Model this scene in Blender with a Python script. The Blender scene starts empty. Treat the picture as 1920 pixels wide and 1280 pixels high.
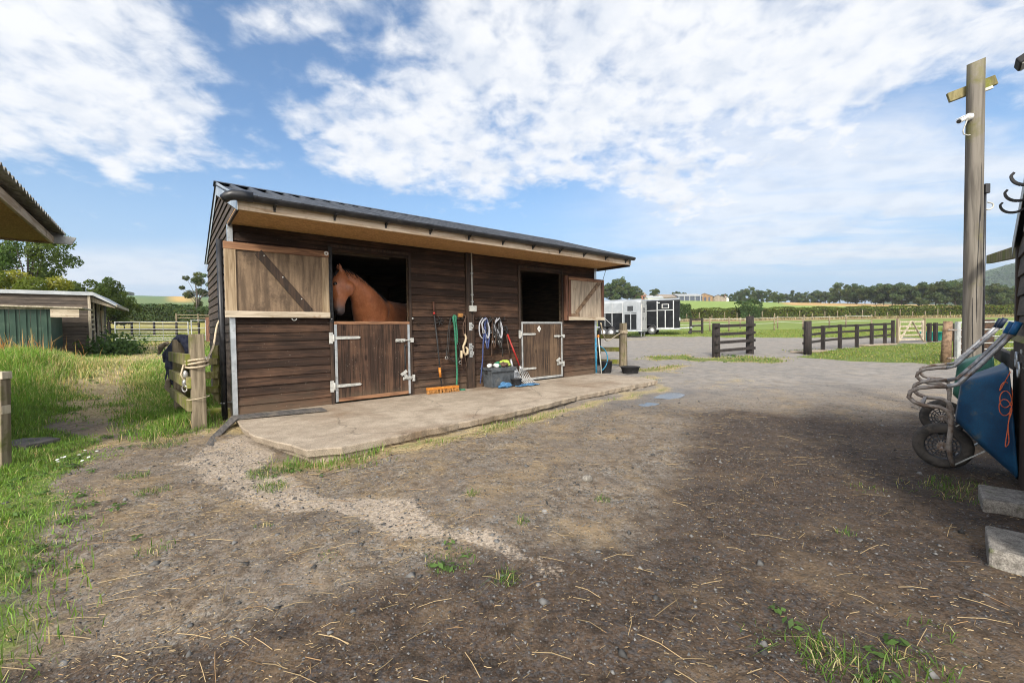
import bpy, bmesh, math, random
import numpy as np
from mathutils import Vector, Matrix

SC = bpy.context.scene
R = math.radians
# ------------------------------------------------------------------ camera, sky, sun, exposure
cam = bpy.data.cameras.new("camera"); cam_o = bpy.data.objects.new("camera", cam)
SC.collection.objects.link(cam_o); SC.camera = cam_o
CAM_Z = 1.0859
cam.sensor_width = 36.0; cam.lens = 798.17 / 1920 * 36.0
cam.clip_start = 0.05; cam.clip_end = 9000
cam_o.matrix_world = Matrix.Translation((0, 0, CAM_Z)) @ Matrix.Rotation(math.pi/2 - .0273, 4, 'X') @ Matrix.Rotation(-.0139, 4, 'Z')

SUN_DIR = Vector((-.25, -.968, 0)).normalized(); SUN_EL = R(33)
SUN_VEC = Vector((SUN_DIR.x*math.cos(SUN_EL), SUN_DIR.y*math.cos(SUN_EL), math.sin(SUN_EL)))
sun = bpy.data.lights.new("sun", 'SUN'); sun.energy = 3.1; sun.angle = R(12); sun.color = (1.0, .93, .82)
sun_o = bpy.data.objects.new("sun", sun); SC.collection.objects.link(sun_o)
sun_o.rotation_euler = SUN_VEC.to_track_quat('Z', 'Y').to_euler()
SC.view_settings.view_transform = 'Standard'; SC.view_settings.look = 'None'
SC.view_settings.exposure = 0.68; SC.view_settings.gamma = 1.0; SC.view_settings.use_curve_mapping = False
try:
    SC.cycles.max_bounces = 6; SC.cycles.diffuse_bounces = 3; SC.cycles.transmission_bounces = 4
    SC.cycles.transparent_max_bounces = 6; SC.cycles.glossy_bounces = 3
    SC.cycles.use_denoising = True; SC.cycles.denoising_prefilter = 'ACCURATE'; SC.cycles.filter_width = 1.05
except Exception:
    pass

class NT:
    """tiny wrapper for building node trees"""
    def __init__(s, tree):
        s.t = tree; s.n = tree.nodes; s.l = tree.links
    def new(s, typ, **kw):
        n = s.n.new(typ)
        for k, v in kw.items():
            setattr(n, k, v)
        return n
    def set(s, sock, v):
        if isinstance(v, bpy.types.NodeSocket): s.l.new(v, sock)
        elif v is not None:
            if isinstance(v, (tuple, list)) and len(v) == 3 and sock.type == 'RGBA': v = (*v, 1)
            sock.default_value = v
    def math(s, op, a, b=None, c=None, clamp=False):
        n = s.new('ShaderNodeMath', operation=op, use_clamp=clamp)
        s.set(n.inputs[0], a)
        if b is not None: s.set(n.inputs[1], b)
        if c is not None: s.set(n.inputs[2], c)
        return n.outputs[0]
    def vmath(s, op, a, b=None):
        n = s.new('ShaderNodeVectorMath', operation=op); s.set(n.inputs[0], a)
        if b is not None: s.set(n.inputs[1], b)
        return n.outputs[0] if op not in ('LENGTH', 'DOT_PRODUCT', 'DISTANCE') else n.outputs[1]
    def noise(s, vec, scale=5., detail=4., rough=.55, dist=0., typ=None):
        n = s.new('ShaderNodeTexNoise'); s.set(n.inputs['Vector'], vec)
        n.inputs['Scale'].default_value = scale; n.inputs['Detail'].default_value = detail
        n.inputs['Roughness'].default_value = rough; n.inputs['Distortion'].default_value = dist
        return n.outputs['Fac']
    def noisec(s, vec, scale=5., detail=2.):
        n = s.new('ShaderNodeTexNoise'); s.set(n.inputs['Vector'], vec)
        n.inputs['Scale'].default_value = scale; n.inputs['Detail'].default_value = detail
        return n.outputs['Color']
    def mix(s, f, a, b, mode='MIX'):
        n = s.new('ShaderNodeMix', data_type='RGBA', blend_type=mode); n.clamp_factor = True
        s.set(n.inputs[0], f); s.set(n.inputs[6], a); s.set(n.inputs[7], b)
        return n.outputs[2]
    def ss(s, v, lo, hi, a=0., b=1.):
        n = s.new('ShaderNodeMapRange', interpolation_type='SMOOTHSTEP')
        s.set(n.inputs[0], v); s.set(n.inputs[1], lo); s.set(n.inputs[2], hi); s.set(n.inputs[3], a); s.set(n.inputs[4], b)
        return n.outputs[0]
    def mapv(s, vec, sc=(1, 1, 1), loc=(0, 0, 0), rot=(0, 0, 0)):
        n = s.new('ShaderNodeMapping'); s.set(n.inputs[0], vec)
        n.inputs['Scale'].default_value = sc; n.inputs['Location'].default_value = loc; n.inputs['Rotation'].default_value = rot
        return n.outputs[0]
    def sep(s, v):
        n = s.new('ShaderNodeSeparateXYZ'); s.set(n.inputs[0], v); return n.outputs
    def comb(s, x, y, z):
        n = s.new('ShaderNodeCombineXYZ')
        for i, v in enumerate((x, y, z)): s.set(n.inputs[i], v)
        return n.outputs[0]
    def bump(s, h, st=.3, d=.01, nrm=None):
        n = s.new('ShaderNodeBump'); s.set(n.inputs['Height'], h)
        n.inputs['Strength'].default_value = st; n.inputs['Distance'].default_value = d
        if nrm is not None: s.set(n.inputs['Normal'], nrm)
        return n.outputs[0]

# ---- world: Nishita sky with clouds lying on a high plane (direction based)
world = bpy.data.worlds.new("World"); SC.world = world; world.use_nodes = True
W = NT(world.node_tree); W.n.clear()
sky = W.new('ShaderNodeTexSky', sky_type='NISHITA'); sky.sun_disc = False
sky.sun_elevation = SUN_EL; sky.sun_rotation = math.atan2(SUN_DIR.x, SUN_DIR.y); sky.altitude = 50
sky.air_density = 1.0; sky.dust_density = .6; sky.ozone_density = 2.0
geo = W.new('ShaderNodeTexCoord').outputs['Generated']
sx, sy, sz = W.sep(geo)
zz = W.math('MAXIMUM', sz, .0)
zc = W.math('ADD', zz, .03)
u_ = W.math('DIVIDE', sx, zc); v_ = W.math('DIVIDE', sy, zc)
P = W.comb(u_, v_, 0.)
zd = W.math('ADD', zz, .24); P2 = W.comb(W.math('DIVIDE', sx, zd), W.math('DIVIDE', sy, zd), 0.)
warp = W.vmath('SCALE', W.vmath('SUBTRACT', W.noisec(P, 1.1, 3.), (.5, .5, .5)), None)
warp.node.inputs['Scale'].default_value = .9
Pw = W.vmath('ADD', P, warp)
# cloud masses are placed by direction: ga = x/y (sideways), ge = z/y (height) over the northern sky
yq = W.math('MAXIMUM', sy, .02)
ga = W.math('DIVIDE', sx, yq); ge = W.math('DIVIDE', zz, yq)
Q = W.comb(ga, ge, 0.)
wq = W.vmath('SCALE', W.vmath('SUBTRACT', W.noisec(P2, 3.2, 6.), (.5, .5, .5)), None); wq.node.inputs['Scale'].default_value = .30
Qw = W.vmath('ADD', Q, wq)
def blob(cx, cy, rx, ry, rot=0., wt=1.):
    d = W.mapv(W.vmath('SUBTRACT', Qw, (cx, cy, 0)), rot=(0, 0, R(rot)))
    d = W.vmath('MULTIPLY', d, (1/rx, 1/ry, 0))
    return W.ss(W.vmath('LENGTH', d), 1.3, .5, 0., wt)
CLOUDS = [(-1.06, .65, .42, .26, 0, 1.), (-.86, .50, .22, .15, 20, .9), (-1.35, .80, .45, .3, 0, .9), (-.42, .76, .30, .08, 0, .58), (-.70, .42, .18, .06, 0, .5),
          (.16, .64, .55, .30, 0, 1.), (-.22, .46, .32, .15, 12, 1.), (.76, .70, .70, .27, -12, 1.), (.26, .37, .36, .11, 8, .9), (.62, .44, .34, .13, -10, .8), (0., 1.1, 1.6, .3, 0, .8), (1.5, .9, .6, .5, 0, .9)]
cov = None
for c in CLOUDS:
    b = blob(*c); cov = b if cov is None else W.math('MAXIMUM', cov, b)
# streaky veil low in the sky to the right
Pst = W.mapv(Pw, sc=(.40, 1.35, 1), rot=(0, 0, R(-14)))
streak = W.noise(Pst, .8, 7, .58)
band = W.math('MULTIPLY', W.ss(ga, .0, .55), W.math('MULTIPLY', W.ss(ge, .66, .45), W.ss(ge, .085, .17)))
veil = W.math('MULTIPLY', W.ss(streak, .33, .60), W.math('MULTIPLY', band, .80))
# low bank of cloud to the left
lowl = W.math('MULTIPLY', W.ss(ga, -.62, -.78), W.math('MULTIPLY', W.ss(ge, .235, .17), W.ss(ge, .06, .10)))
veil2 = W.math('MULTIPLY', W.ss(W.noise(W.mapv(Pw, sc=(.16, .16, 1)), 1.0, 5), .32, .55), W.math('MULTIPLY', lowl, .68))
n1 = W.noise(P2, 4.2, 9, .60, .15)
n2 = W.noise(P2, 13., 5, .55, .3)
tex = W.math('ADD', W.math('MULTIPLY', n1, .52), W.math('MULTIPLY', n2, .48))
dens = W.math('ADD', W.math('MULTIPLY', cov, .76), W.math('MULTIPLY', W.math('SUBTRACT', tex, .5), 2.35))
alpha = W.ss(dens, .15, .86)
wisp = W.math('MULTIPLY', W.ss(tex, .50, .70), .28)
alpha = W.math('MAXIMUM', alpha, W.math('MULTIPLY', wisp, W.ss(ge, .30, .5)))
alpha = W.math('MAXIMUM', alpha, W.math('MAXIMUM', veil, veil2))
alpha = W.math('MULTIPLY', alpha, W.ss(sz, .0, .06))
shade = W.ss(W.noise(W.vmath('ADD', P2, (.05, .08, 0)), 7., 6, .55), .30, .6)
behind = W.ss(sy, .05, -.25)  # unseen cloud cover added behind the camera as fill light
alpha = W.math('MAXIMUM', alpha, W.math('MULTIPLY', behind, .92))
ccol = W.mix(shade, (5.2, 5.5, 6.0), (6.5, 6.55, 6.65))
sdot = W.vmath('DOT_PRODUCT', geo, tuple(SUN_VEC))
ccol = W.vmath('MULTIPLY', ccol, W.comb(*[W.ss(sdot, -.15, 1., 1., k) for k in (3.5, 3.3, 3.0)]))  # cloud brightness raised towards the sun to lift ambient light and soften shadows
skyc = W.mix(1.0, sky.outputs[0], (.74, 1.0, 1.15), 'MULTIPLY')
hz = W.ss(sz, .40, .0)
skyc = W.mix(W.math('MULTIPLY', hz, .92), skyc, (2.75, 4.0, 5.5))
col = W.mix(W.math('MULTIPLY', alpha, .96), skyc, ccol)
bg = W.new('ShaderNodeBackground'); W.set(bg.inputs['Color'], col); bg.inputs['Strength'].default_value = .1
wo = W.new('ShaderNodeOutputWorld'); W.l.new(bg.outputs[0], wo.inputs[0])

# ------------------------------------------------------------------ helpers
def tag(o, label=None, cat=None, group=None, kind=None):
    if label: o['label'] = label
    if cat: o['category'] = cat
    if group: o['group'] = group
    if kind: o['kind'] = kind
    return o
def empty(name, loc=(0, 0, 0), rz=0., label=None, cat=None, group=None):
    o = bpy.data.objects.new(name, None); SC.collection.objects.link(o)
    o.location = loc; o.rotation_euler = (0, 0, rz); o.empty_display_size = .2
    return tag(o, label, cat, group)
def kids(o):
    return [c for c in bpy.data.objects if c.parent == o]
def copy_tree(o, parent=None):
    c = o.copy(); SC.collection.objects.link(c); c.parent = parent
    for k in list(o.children): copy_tree(k, c)
    return c

class MB:
    def __init__(s): s.v = []; s.f = []; s.sm = []
    def add(s, vs, fs, smooth=False):
        b = len(s.v); s.v += [tuple(v) for v in vs]; s.f += [tuple(i+b for i in f) for f in fs]; s.sm += [smooth]*len(fs)
        return s
    def box(s, x0, x1, y0, y1, z0, z1, M=None):
        vs = [(x, y, z) for z in (z0, z1) for y in (y0, y1) for x in (x0, x1)]
        if M is not None: vs = [M @ Vector(v) for v in vs]
        return s.add(vs, [(0, 2, 3, 1), (4, 5, 7, 6), (0, 1, 5, 4), (2, 6, 7, 3), (0, 4, 6, 2), (1, 3, 7, 5)])
    def hexa(s, vs):   # 8 points ordered as in box
        return s.add(vs, [(0, 2, 3, 1), (4, 5, 7, 6), (0, 1, 5, 4), (2, 6, 7, 3), (0, 4, 6, 2), (1, 3, 7, 5)])
    def bar(s, p0, p1, w, h, up=(0, 0, 1)):
        p0 = Vector(p0); p1 = Vector(p1); t = (p1-p0).normalized(); up = Vector(up)
        sd = t.cross(up)
        if sd.length < 1e-4: sd = t.cross(Vector((1, 0, 0)))
        sd.normalize(); u2 = sd.cross(t).normalized()
        vs = [p + sd*a*w/2 + u2*b*h/2 for b in (-1, 1) for p in (p0, p1) for a in (-1, 1)]
        return s.hexa(vs)
    def tube(s, pts, r, n=8, cap=True, smooth=True):
        pts = [Vector(p) for p in pts]; m = len(pts)
        rr = r if isinstance(r, (list, tuple)) else [r]*m
        t0 = (pts[1]-pts[0]).normalized(); a = Vector((0, 0, 1)) if abs(t0.z) < .9 else Vector((1, 0, 0))
        nx = t0.cross(a).normalized(); vs = []
        for i, p in enumerate(pts):
            t = (pts[min(i+1, m-1)]-pts[max(i-1, 0)]).normalized()
            nx = (nx - t*nx.dot(t)).normalized(); ny = t.cross(nx)
            for k in range(n):
                q = 2*math.pi*k/n
                vs.append(p + (nx*math.cos(q)+ny*math.sin(q))*rr[i])
        fs = [(i*n+k, i*n+(k+1) % n, (i+1)*n+(k+1) % n, (i+1)*n+k) for i in range(m-1) for k in range(n)]
        b0 = len(s.v); s.add(vs, fs, smooth)
        if cap:
            s.f += [tuple(b0+k for k in range(n))[::-1], tuple(b0+(m-1)*n+k for k in range(n))]; s.sm += [False, False]
        return s
    def cyl(s, p0, p1, r0, r1=None, n=12, smooth=True):
        return s.tube([p0, p1], [r0, r0 if r1 is None else r1], n, True, smooth)
    def prism(s, poly, vec):
        k = len(poly); vec = Vector(vec); poly = [Vector(p) for p in poly]
        return s.add(poly+[p+vec for p in poly], [tuple(range(k))[::-1], tuple(range(k, 2*k))] + [(i, (i+1) % k, k+(i+1) % k, k+i) for i in range(k)])
    def lathe(s, prof, n=20, M=None, smooth=True, cap=True):
        vs = []
        for r, z in prof:
            for k in range(n):
                q = 2*math.pi*k/n; p = Vector((r*math.cos(q), r*math.sin(q), z)); vs.append(M @ p if M is not None else p)
        m = len(prof)
        fs = [(i*n+k, i*n+(k+1) % n, (i+1)*n+(k+1) % n, (i+1)*n+k) for i in range(m-1) for k in range(n)]
        b0 = len(s.v); s.add(vs, fs, smooth)
        if cap:
            s.f += [tuple(b0+k for k in range(n))[::-1], tuple(b0+(m-1)*n+k for k in range(n))]; s.sm += [False, False]
        return s
    def ball(s, c, r, n=10, m=7):
        r = r if isinstance(r, (tuple, list)) else (r, r, r)
        vs = []
        for i in range(m+1):
            th = math.pi*i/m
            for k in range(n):
                q = 2*math.pi*k/n
                vs.append((c[0]+r[0]*math.sin(th)*math.cos(q), c[1]+r[1]*math.sin(th)*math.sin(q), c[2]+r[2]*math.cos(th)))
        fs = [(i*n+k, (i+1)*n+k, (i+1)*n+(k+1) % n, i*n+(k+1) % n) for i in range(m) for k in range(n)]
        return s.add(vs, fs, True)
    def loft(s, rings, n=14, smooth=True):
        """rings: (centre, axis_a, axis_b) with axes already scaled by their radii"""
        vs = []
        for c, a, b in rings:
            c = Vector(c); a = Vector(a); b = Vector(b)
            for k in range(n):
                q = 2*math.pi*k/n; vs.append(c+a*math.cos(q)+b*math.sin(q))
        m = len(rings)
        fs = [(i*n+k, i*n+(k+1) % n, (i+1)*n+(k+1) % n, (i+1)*n+k) for i in range(m-1) for k in range(n)]
        b0 = len(s.v); s.add(vs, fs, smooth)
        s.f += [tuple(b0+k for k in range(n))[::-1], tuple(b0+(m-1)*n+k for k in range(n))]; s.sm += [smooth, smooth]
        return s
    def build(s, name, mat, parent=None, bevel=0., loc=None):
        me = bpy.data.meshes.new(name); me.from_pydata([tuple(v) for v in s.v], [], s.f)
        bm = bmesh.new(); bm.from_mesh(me); bmesh.ops.recalc_face_normals(bm, faces=bm.faces); bm.to_mesh(me); bm.free()
        if any(s.sm): me.polygons.foreach_set('use_smooth', s.sm)
        me.materials.append(mat); me.update()
        o = bpy.data.objects.new(name, me); SC.collection.objects.link(o)
        if parent is not None: o.parent = parent
        if loc is not None: o.location = loc
        if bevel:
            b = o.modifiers.new('bevel', 'BEVEL'); b.width = bevel; b.segments = 2; b.limit_method = 'ANGLE'; b.angle_limit = R(40)
        return o

def curve(pts, k=6):
    """smooth path through points (Catmull-Rom)"""
    p = [Vector(q) for q in pts]; p = [p[0]*2-p[1]]+p+[p[-1]*2-p[-2]]; out = []
    for i in range(1, len(p)-2):
        for j in range(k):
            t = j/k; a, b, c, d = p[i-1], p[i], p[i+1], p[i+2]
            out.append(.5*((2*b)+(c-a)*t+(2*a-5*b+4*c-d)*t*t+(3*b-a-3*c+d)*t**3))
    out.append(p[-2]); return out

def raw_mesh(name, V, F4, mat, cols=None, parent=None, tri=None):
    """numpy verts (n,3), quads (m,4) and/or tris -> object; cols (n,3) go in attribute 'tone'"""
    me = bpy.data.meshes.new(name); V = np.asarray(V, np.float32)
    q = np.asarray(F4, np.int32).reshape(-1, 4) if F4 is not None else np.zeros((0, 4), np.int32)
    t = np.asarray(tri, np.int32).reshape(-1, 3) if tri is not None else np.zeros((0, 3), np.int32)
    nl = q.size + t.size; npol = len(q)+len(t)
    me.vertices.add(len(V)); me.vertices.foreach_set('co', V.ravel())
    me.loops.add(nl); me.loops.foreach_set('vertex_index', np.concatenate([q.ravel(), t.ravel()]))
    me.polygons.add(npol)
    st = np.concatenate([np.arange(len(q))*4, q.size+np.arange(len(t))*3]).astype(np.int32)
    me.polygons.foreach_set('loop_start', st)
    try: me.polygons.foreach_set('loop_total', np.concatenate([np.full(len(q), 4), np.full(len(t), 3)]).astype(np.int32))
    except Exception: pass
    if cols is not None:
        a = me.attributes.new('tone', 'FLOAT_COLOR', 'POINT')
        c4 = np.ones((len(V), 4), np.float32); c4[:, :3] = cols; a.data.foreach_set('color', c4.ravel())
    me.materials.append(mat); me.update(calc_edges=True); me.validate()
    o = bpy.data.objects.new(name, me); SC.collection.objects.link(o)
    if parent is not None: o.parent = parent
    return o

# ------------------------------------------------------------------ materials
def new_mat(name):
    m = bpy.data.materials.new(name); m.use_nodes = True
    N = NT(m.node_tree); N.n.clear()
    b = N.new('ShaderNodeBsdfPrincipled'); o = N.new('ShaderNodeOutputMaterial'); N.l.new(b.outputs[0], o.inputs[0])
    return m, N, b
def surf(name, c1, c2, sc=(6, 6, 6), rough=.8, bump=.3, bd=.004, c3=None, s3=2.5, t3=(.55, .7), metal=0., detail=7, spec=.4, vary=.0, t=(.35, .65), seed=0., fine=0.):
    """noise between c1 and c2 (stretched by sc), patches of c3; optional per-object variation"""
    m, N, b = new_mat(name)
    tc = N.new('ShaderNodeTexCoord').outputs['Object']
    oi = N.new('ShaderNodeObjectInfo').outputs['Random']
    off = N.math('MULTIPLY', oi, 37.)
    co = N.vmath('ADD', tc, N.comb(off, off, N.math('ADD', off, seed)))
    v = N.mapv(co, sc=sc)
    n = N.noise(v, 1., detail, .62, .4)
    f = N.ss(n, t[0], t[1])
    col = N.mix(f, c1, c2)
    if c3 is not None:
        n3 = N.noise(co, s3, 6, .65)
        col = N.mix(N.ss(n3, t3[0], t3[1]), col, c3)
    if fine:
        nf = N.noise(co, 160., 3, .6)
        col = N.mix(N.math('MULTIPLY', N.ss(nf, .35, .7), fine), col, (.02, .018, .015))
    if vary:
        hs = N.new('ShaderNodeHueSaturation'); N.set(hs.inputs['Color'], col)
        N.set(hs.inputs['Value'], N.math('ADD', 1.-vary, N.math('MULTIPLY', oi, 2*vary))); col = hs.outputs[0]
    N.set(b.inputs['Base Color'], col)
    N.set(b.inputs['Roughness'], N.math('ADD', rough-.08, N.math('MULTIPLY', n, .16)))
    b.inputs['Metallic'].default_value = metal; b.inputs['Specular IOR Level'].default_value = spec
    if bump: N.set(b.inputs['Normal'], N.bump(n, bump, bd))
    return m
def boards(name, dark, mid, hot, pitch, axis='z', grain=(1.2, 26, 26), hotamt=.5, rough=.75, splash=True):
    """stained timber boards: grain along the board, each board its own tone"""
    m, N, b = new_mat(name)
    tc = N.new('ShaderNodeTexCoord').outputs['Object']
    x, y, z = N.sep(tc)
    idx = N.math('FLOOR', N.math('DIVIDE', z if axis == 'z' else x, pitch))
    wn = N.new('ShaderNodeTexWhiteNoise', noise_dimensions='1D'); N.set(wn.inputs['W'], N.math('ADD', idx, 3.3))
    rnd = wn.outputs['Value']
    v = N.mapv(N.vmath('ADD', tc, N.comb(N.math('MULTIPLY', rnd, 9.), N.math('MULTIPLY', rnd, 5.), N.math('MULTIPLY', rnd, 7.))), sc=grain)
    g = N.noise(v, 1., 8, .65, .6)
    pat = N.noise(N.mapv(tc, sc=(1.1, 1.1, 1.8)), 1.3, 5, .6)
    g2 = N.noise(N.mapv(tc, sc=tuple(3.2*q for q in grain)), 1., 5, .6)
    g = N.math('ADD', N.math('MULTIPLY', g, .6), N.math('MULTIPLY', g2, .4))
    f = N.ss(N.math('ADD', g, N.math('MULTIPLY', N.math('SUBTRACT', rnd, .5), .05)), .36, .66)
    col = N.mix(f, dark, mid)
    h = N.math('MULTIPLY', N.ss(N.math('ADD', N.math('MULTIPLY', g, .6), N.math('ADD', N.math('MULTIPLY', pat, .55), N.math('MULTIPLY', rnd, .10))), .58, .84), hotamt)
    col = N.mix(h, col, hot)
    kv = N.new('ShaderNodeTexVoronoi', feature='F1'); N.set(kv.inputs['Vector'], N.mapv(tc, sc=tuple(5.5 if q > 5 else 2.6 for q in grain))); kv.inputs['Scale'].default_value = 1.
    kr = N.sep(kv.outputs['Color'])[0]
    knot = N.math('MULTIPLY', N.ss(kv.outputs['Distance'], .16, .07), N.math('GREATER_THAN', kr, .62)); col = N.mix(N.math('MULTIPLY', knot, .75), col, (.012, .008, .007))
    if splash: col = N.mix(N.math('MULTIPLY', N.ss(N.math('ADD', z, N.math('MULTIPLY', N.math('SUBTRACT', pat, .5), .9)),   .34, -.02), .35), col, (.17, .125, .085))
    spots = N.noise(tc, 55., 2, .5)
    col = N.mix(N.math('MULTIPLY', N.ss(spots, .70, .76), .5), col, (.30, .27, .22))
    N.set(b.inputs['Base Color'], col); N.set(b.inputs['Roughness'], N.math('ADD', rough-.1, N.math('MULTIPLY', g, .25)))
    b.inputs['Specular IOR Level'].default_value = .18
    N.set(b.inputs['Normal'], N.bump(g, .6, .004))
    return m
def leafmat(name, base=(1, 1, 1), trans=.3, rough=.6):
    m, N, b = new_mat(name)
    a = N.new('ShaderNodeAttribute', attribute_name='tone').outputs['Color']
    col = N.mix(1., a, base, 'MULTIPLY')
    N.set(b.inputs['Base Color'], col); b.inputs['Roughness'].default_value = rough; b.inputs['Specular IOR Level'].default_value = .25
    tr = N.new('ShaderNodeBsdfTranslucent'); N.set(tr.inputs[0], N.mix(1., col, (1.3, 1.35, .6), 'MULTIPLY'))
    mx = N.new('ShaderNodeMixShader'); mx.inputs[0].default_value = trans
    out = [n for n in N.n if n.type == 'OUTPUT_MATERIAL'][0]
    N.l.new(b.outputs[0], mx.inputs[1]); N.l.new(tr.outputs[0], mx.inputs[2]); N.l.new(mx.outputs[0], out.inputs[0])
    return m

M = {}
M['wall_boards'] = boards('stained_boards', (.021, .014, .011), (.052, .031, .023), (.175, .098, .06), .122, hotamt=.55, rough=.85)
M['grey_boards'] = boards('weathered_boards', (.035, .027, .023), (.095, .075, .062), (.17, .13, .10), .122, grain=(22, 1.2, 22), hotamt=.4)
M['shed_boards'] = boards('old_shed_boards', (.045, .037, .032), (.12, .097, .08), (.20, .155, .115), .14, grain=(1.2, 20, 20), hotamt=.4)
M['door_boards'] = boards('door_boards', (.022, .015, .012), (.062, .036, .026), (.16, .09, .056), .137, axis='x', grain=(26, 26, 1.2), hotamt=.55, rough=.85)
M['door_boards_old'] = boards('worn_door_boards', (.036, .025, .019), (.105, .068, .046), (.21, .14, .085), .132, axis='x', grain=(26, 26, 1.2), hotamt=.55)
M['dark_timber'] = surf('dark_timber', (.018, .012, .009), (.06, .035, .022), (30, 30, 2), .75, .4, .004)
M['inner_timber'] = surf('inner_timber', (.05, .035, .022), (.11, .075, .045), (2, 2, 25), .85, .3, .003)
M['ply'] = surf('weathered_ply', (.115, .075, .045), (.27, .185, .115), (14, 14, 1.6), .7, .3, .002, c3=(.055, .034, .02), s3=2.2, t3=(.50, .72), fine=.35)
M['ply_pale'] = surf('pale_ply', (.24, .19, .14), (.44, .36, .27), (14, 14, 1.6), .75, .3, .002, c3=(.17, .105, .05), s3=2.6, t3=(.55, .75))
M['pale_timber_v'] = surf('pale_timber_upright', (.22, .155, .09), (.42, .32, .21), (26, 26, 1.8), .75, .4, .003, c3=(.16, .09, .05), s3=6, t3=(.62, .72))
M['pale_timber_h'] = surf('pale_timber_rail', (.30, .24, .17), (.56, .48, .37), (1.8, 26, 26), .75, .4, .003, c3=(.20, .11, .06), s3=5, t3=(.55, .7))
M['red_timber_h'] = surf('stained_rail', (.12, .055, .03), (.32, .17, .09), (1.8, 26, 26), .75, .4, .003, c3=(.05, .025, .016), s3=7, t3=(.6, .68))
M['rust_timber'] = surf('rust_brown_timber', (.07, .03, .02), (.18, .085, .05), (26, 26, 1.8), .8, .4, .003)
M['grey_brace'] = surf('grey_brown_brace', (.10, .06, .035), (.24, .16, .10), (10, 10, 10), .8, .4, .003)
M['fascia'] = surf('fascia_timber', (.40, .28, .18), (.66, .55, .43), (1.6, 24, 24), .8, .4, .003, c3=(.17, .095, .05), s3=3.2, t3=(.52, .72))
M['osb'] = surf('strand_board', (.40, .225, .092), (.60, .355, .158), (34, 60, 34), .8, .25, .002, c3=(.33, .18, .075), s3=9, t3=(.5, .75), t=(.42, .6))
M['galv'] = surf('galvanised_steel', (.42, .45, .47), (.60, .63, .65), (5, 5, 5), .42, .05, .001, c3=(.36, .37, .37), s3=14, metal=.75)
M['galv_dull'] = surf('dull_galvanised', (.30, .31, .31), (.46, .47, .46), (8, 8, 8), .5, .1, .001, c3=(.26, .18, .12), s3=20, t3=(.66, .74), metal=.35)
M['zinc_white'] = surf('bright_zinc', (.36, .36, .34), (.54, .535, .505), (20, 20, 20), .45, .1, .001, c3=(.36, .27, .18), s3=26, t3=(.64, .74), metal=.25)
M['black_plastic'] = surf('black_plastic', (.010, .010, .012), (.024, .024, .027), (9, 9, 9), .38, .05, .001, c3=(.07, .065, .06), s3=11, t3=(.6, .8))
M['roof_sheet'] = surf('dark_roof_sheet', (.025, .028, .034), (.05, .055, .065), (4, 4, 4), .45, .05, .001, c3=(.10, .10, .10), s3=5, t3=(.6, .8))
M['green_timber'] = surf('mossy_timber', (.12, .105, .04), (.28, .24, .12), (18, 18, 4), .9, .5, .004, c3=(.15, .165, .022), s3=4.5, t3=(.45, .62), vary=.15)
M['post_timber'] = surf('post_timber', (.12, .095, .062), (.27, .22, .15), (22, 22, 1.8), .9, .5, .004, c3=(.12, .12, .04), s3=3.2, t3=(.52, .68), vary=.12)
M['pole'] = surf('pole_timber', (.082, .072, .060), (.195, .175, .148), (16, 16, .8), .9, .6, .006, c3=(.135, .125, .05), s3=1.6, t3=(.48, .64))
M['creosote'] = surf('creosoted_timber', (.012, .010, .010), (.036, .028, .026), (18, 18, 3), .85, .5, .004, c3=(.07, .055, .045), s3=8, t3=(.62, .74))
M['grey_wood'] = surf('silvered_wood', (.26, .22, .16), (.46, .40, .31), (16, 16, 4), .85, .4, .003)
M['concrete'] = surf('apron_concrete', (.33, .27, .205), (.46, .385, .30), (4, 4, 4), .92, .45, .005, c3=(.24, .165, .105), s3=.75, t3=(.47, .74), fine=.55)
_n = NT(M['concrete'].node_tree); _b = [n for n in _n.n if n.type == 'BSDF_PRINCIPLED'][0]; _src = _b.inputs['Base Color'].links[0].from_socket
_tc = _n.new('ShaderNodeTexCoord').outputs['Object']; _w = _n.vmath('SCALE', _n.noisec(_tc, 4., 4), None); _w.node.inputs['Scale'].default_value = .25
_v = _n.new('ShaderNodeTexVoronoi', feature='DISTANCE_TO_EDGE'); _n.set(_v.inputs['Vector'], _n.vmath('ADD', _tc, _w)); _v.inputs['Scale'].default_value = .62
_n.set(_b.inputs['Base Color'], _n.mix(_n.math('MULTIPLY', _n.ss(_v.outputs['Distance'], .008, .002), .42), _n.mix(_n.math('MULTIPLY', _n.ss(_n.noise(_tc, 2.6, 7, .7), .54, .68), .4), _src, (.15, .105, .07)), (.05, .04, .03)))
M['concrete_edge'] = M['concrete']
M['block'] = surf('concrete_block', (.16, .145, .125), (.34, .315, .28), (22, 22, 22), .95, .9, .010, c3=(.12, .13, .055), s3=9, t3=(.58, .72), fine=.55)
M['rubber'] = surf('black_rubber', (.035, .034, .033), (.075, .07, .066), (14, 14, 14), .85, .3, .002, c3=(.13, .11, .09), s3=7, t3=(.56, .76))
M['mat_rubber'] = surf('rubber_matting', (.05, .048, .046), (.11, .10, .095), (40, 3, 40), .9, .4, .004, c3=(.19, .16, .125), s3=5, t3=(.5, .74))
M['tyre'] = surf('dusty_tyre', (.028, .026, .025), (.075, .066, .058), (12, 12, 12), .9, .4, .003, c3=(.13, .105, .08), s3=8, t3=(.58, .78))
M['rim'] = surf('dark_rim', (.025, .028, .035), (.06, .06, .065), (12, 12, 12), .6, .2, .002, c3=(.15, .10, .06), s3=14, t3=(.58, .72))
M['barrow_tube'] = surf('barrow_tube', (.22, .22, .23), (.42, .42, .43), (18, 18, 18), .5, .2, .002, c3=(.16, .085, .045), s3=7, t3=(.55, .66), metal=.35)
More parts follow.
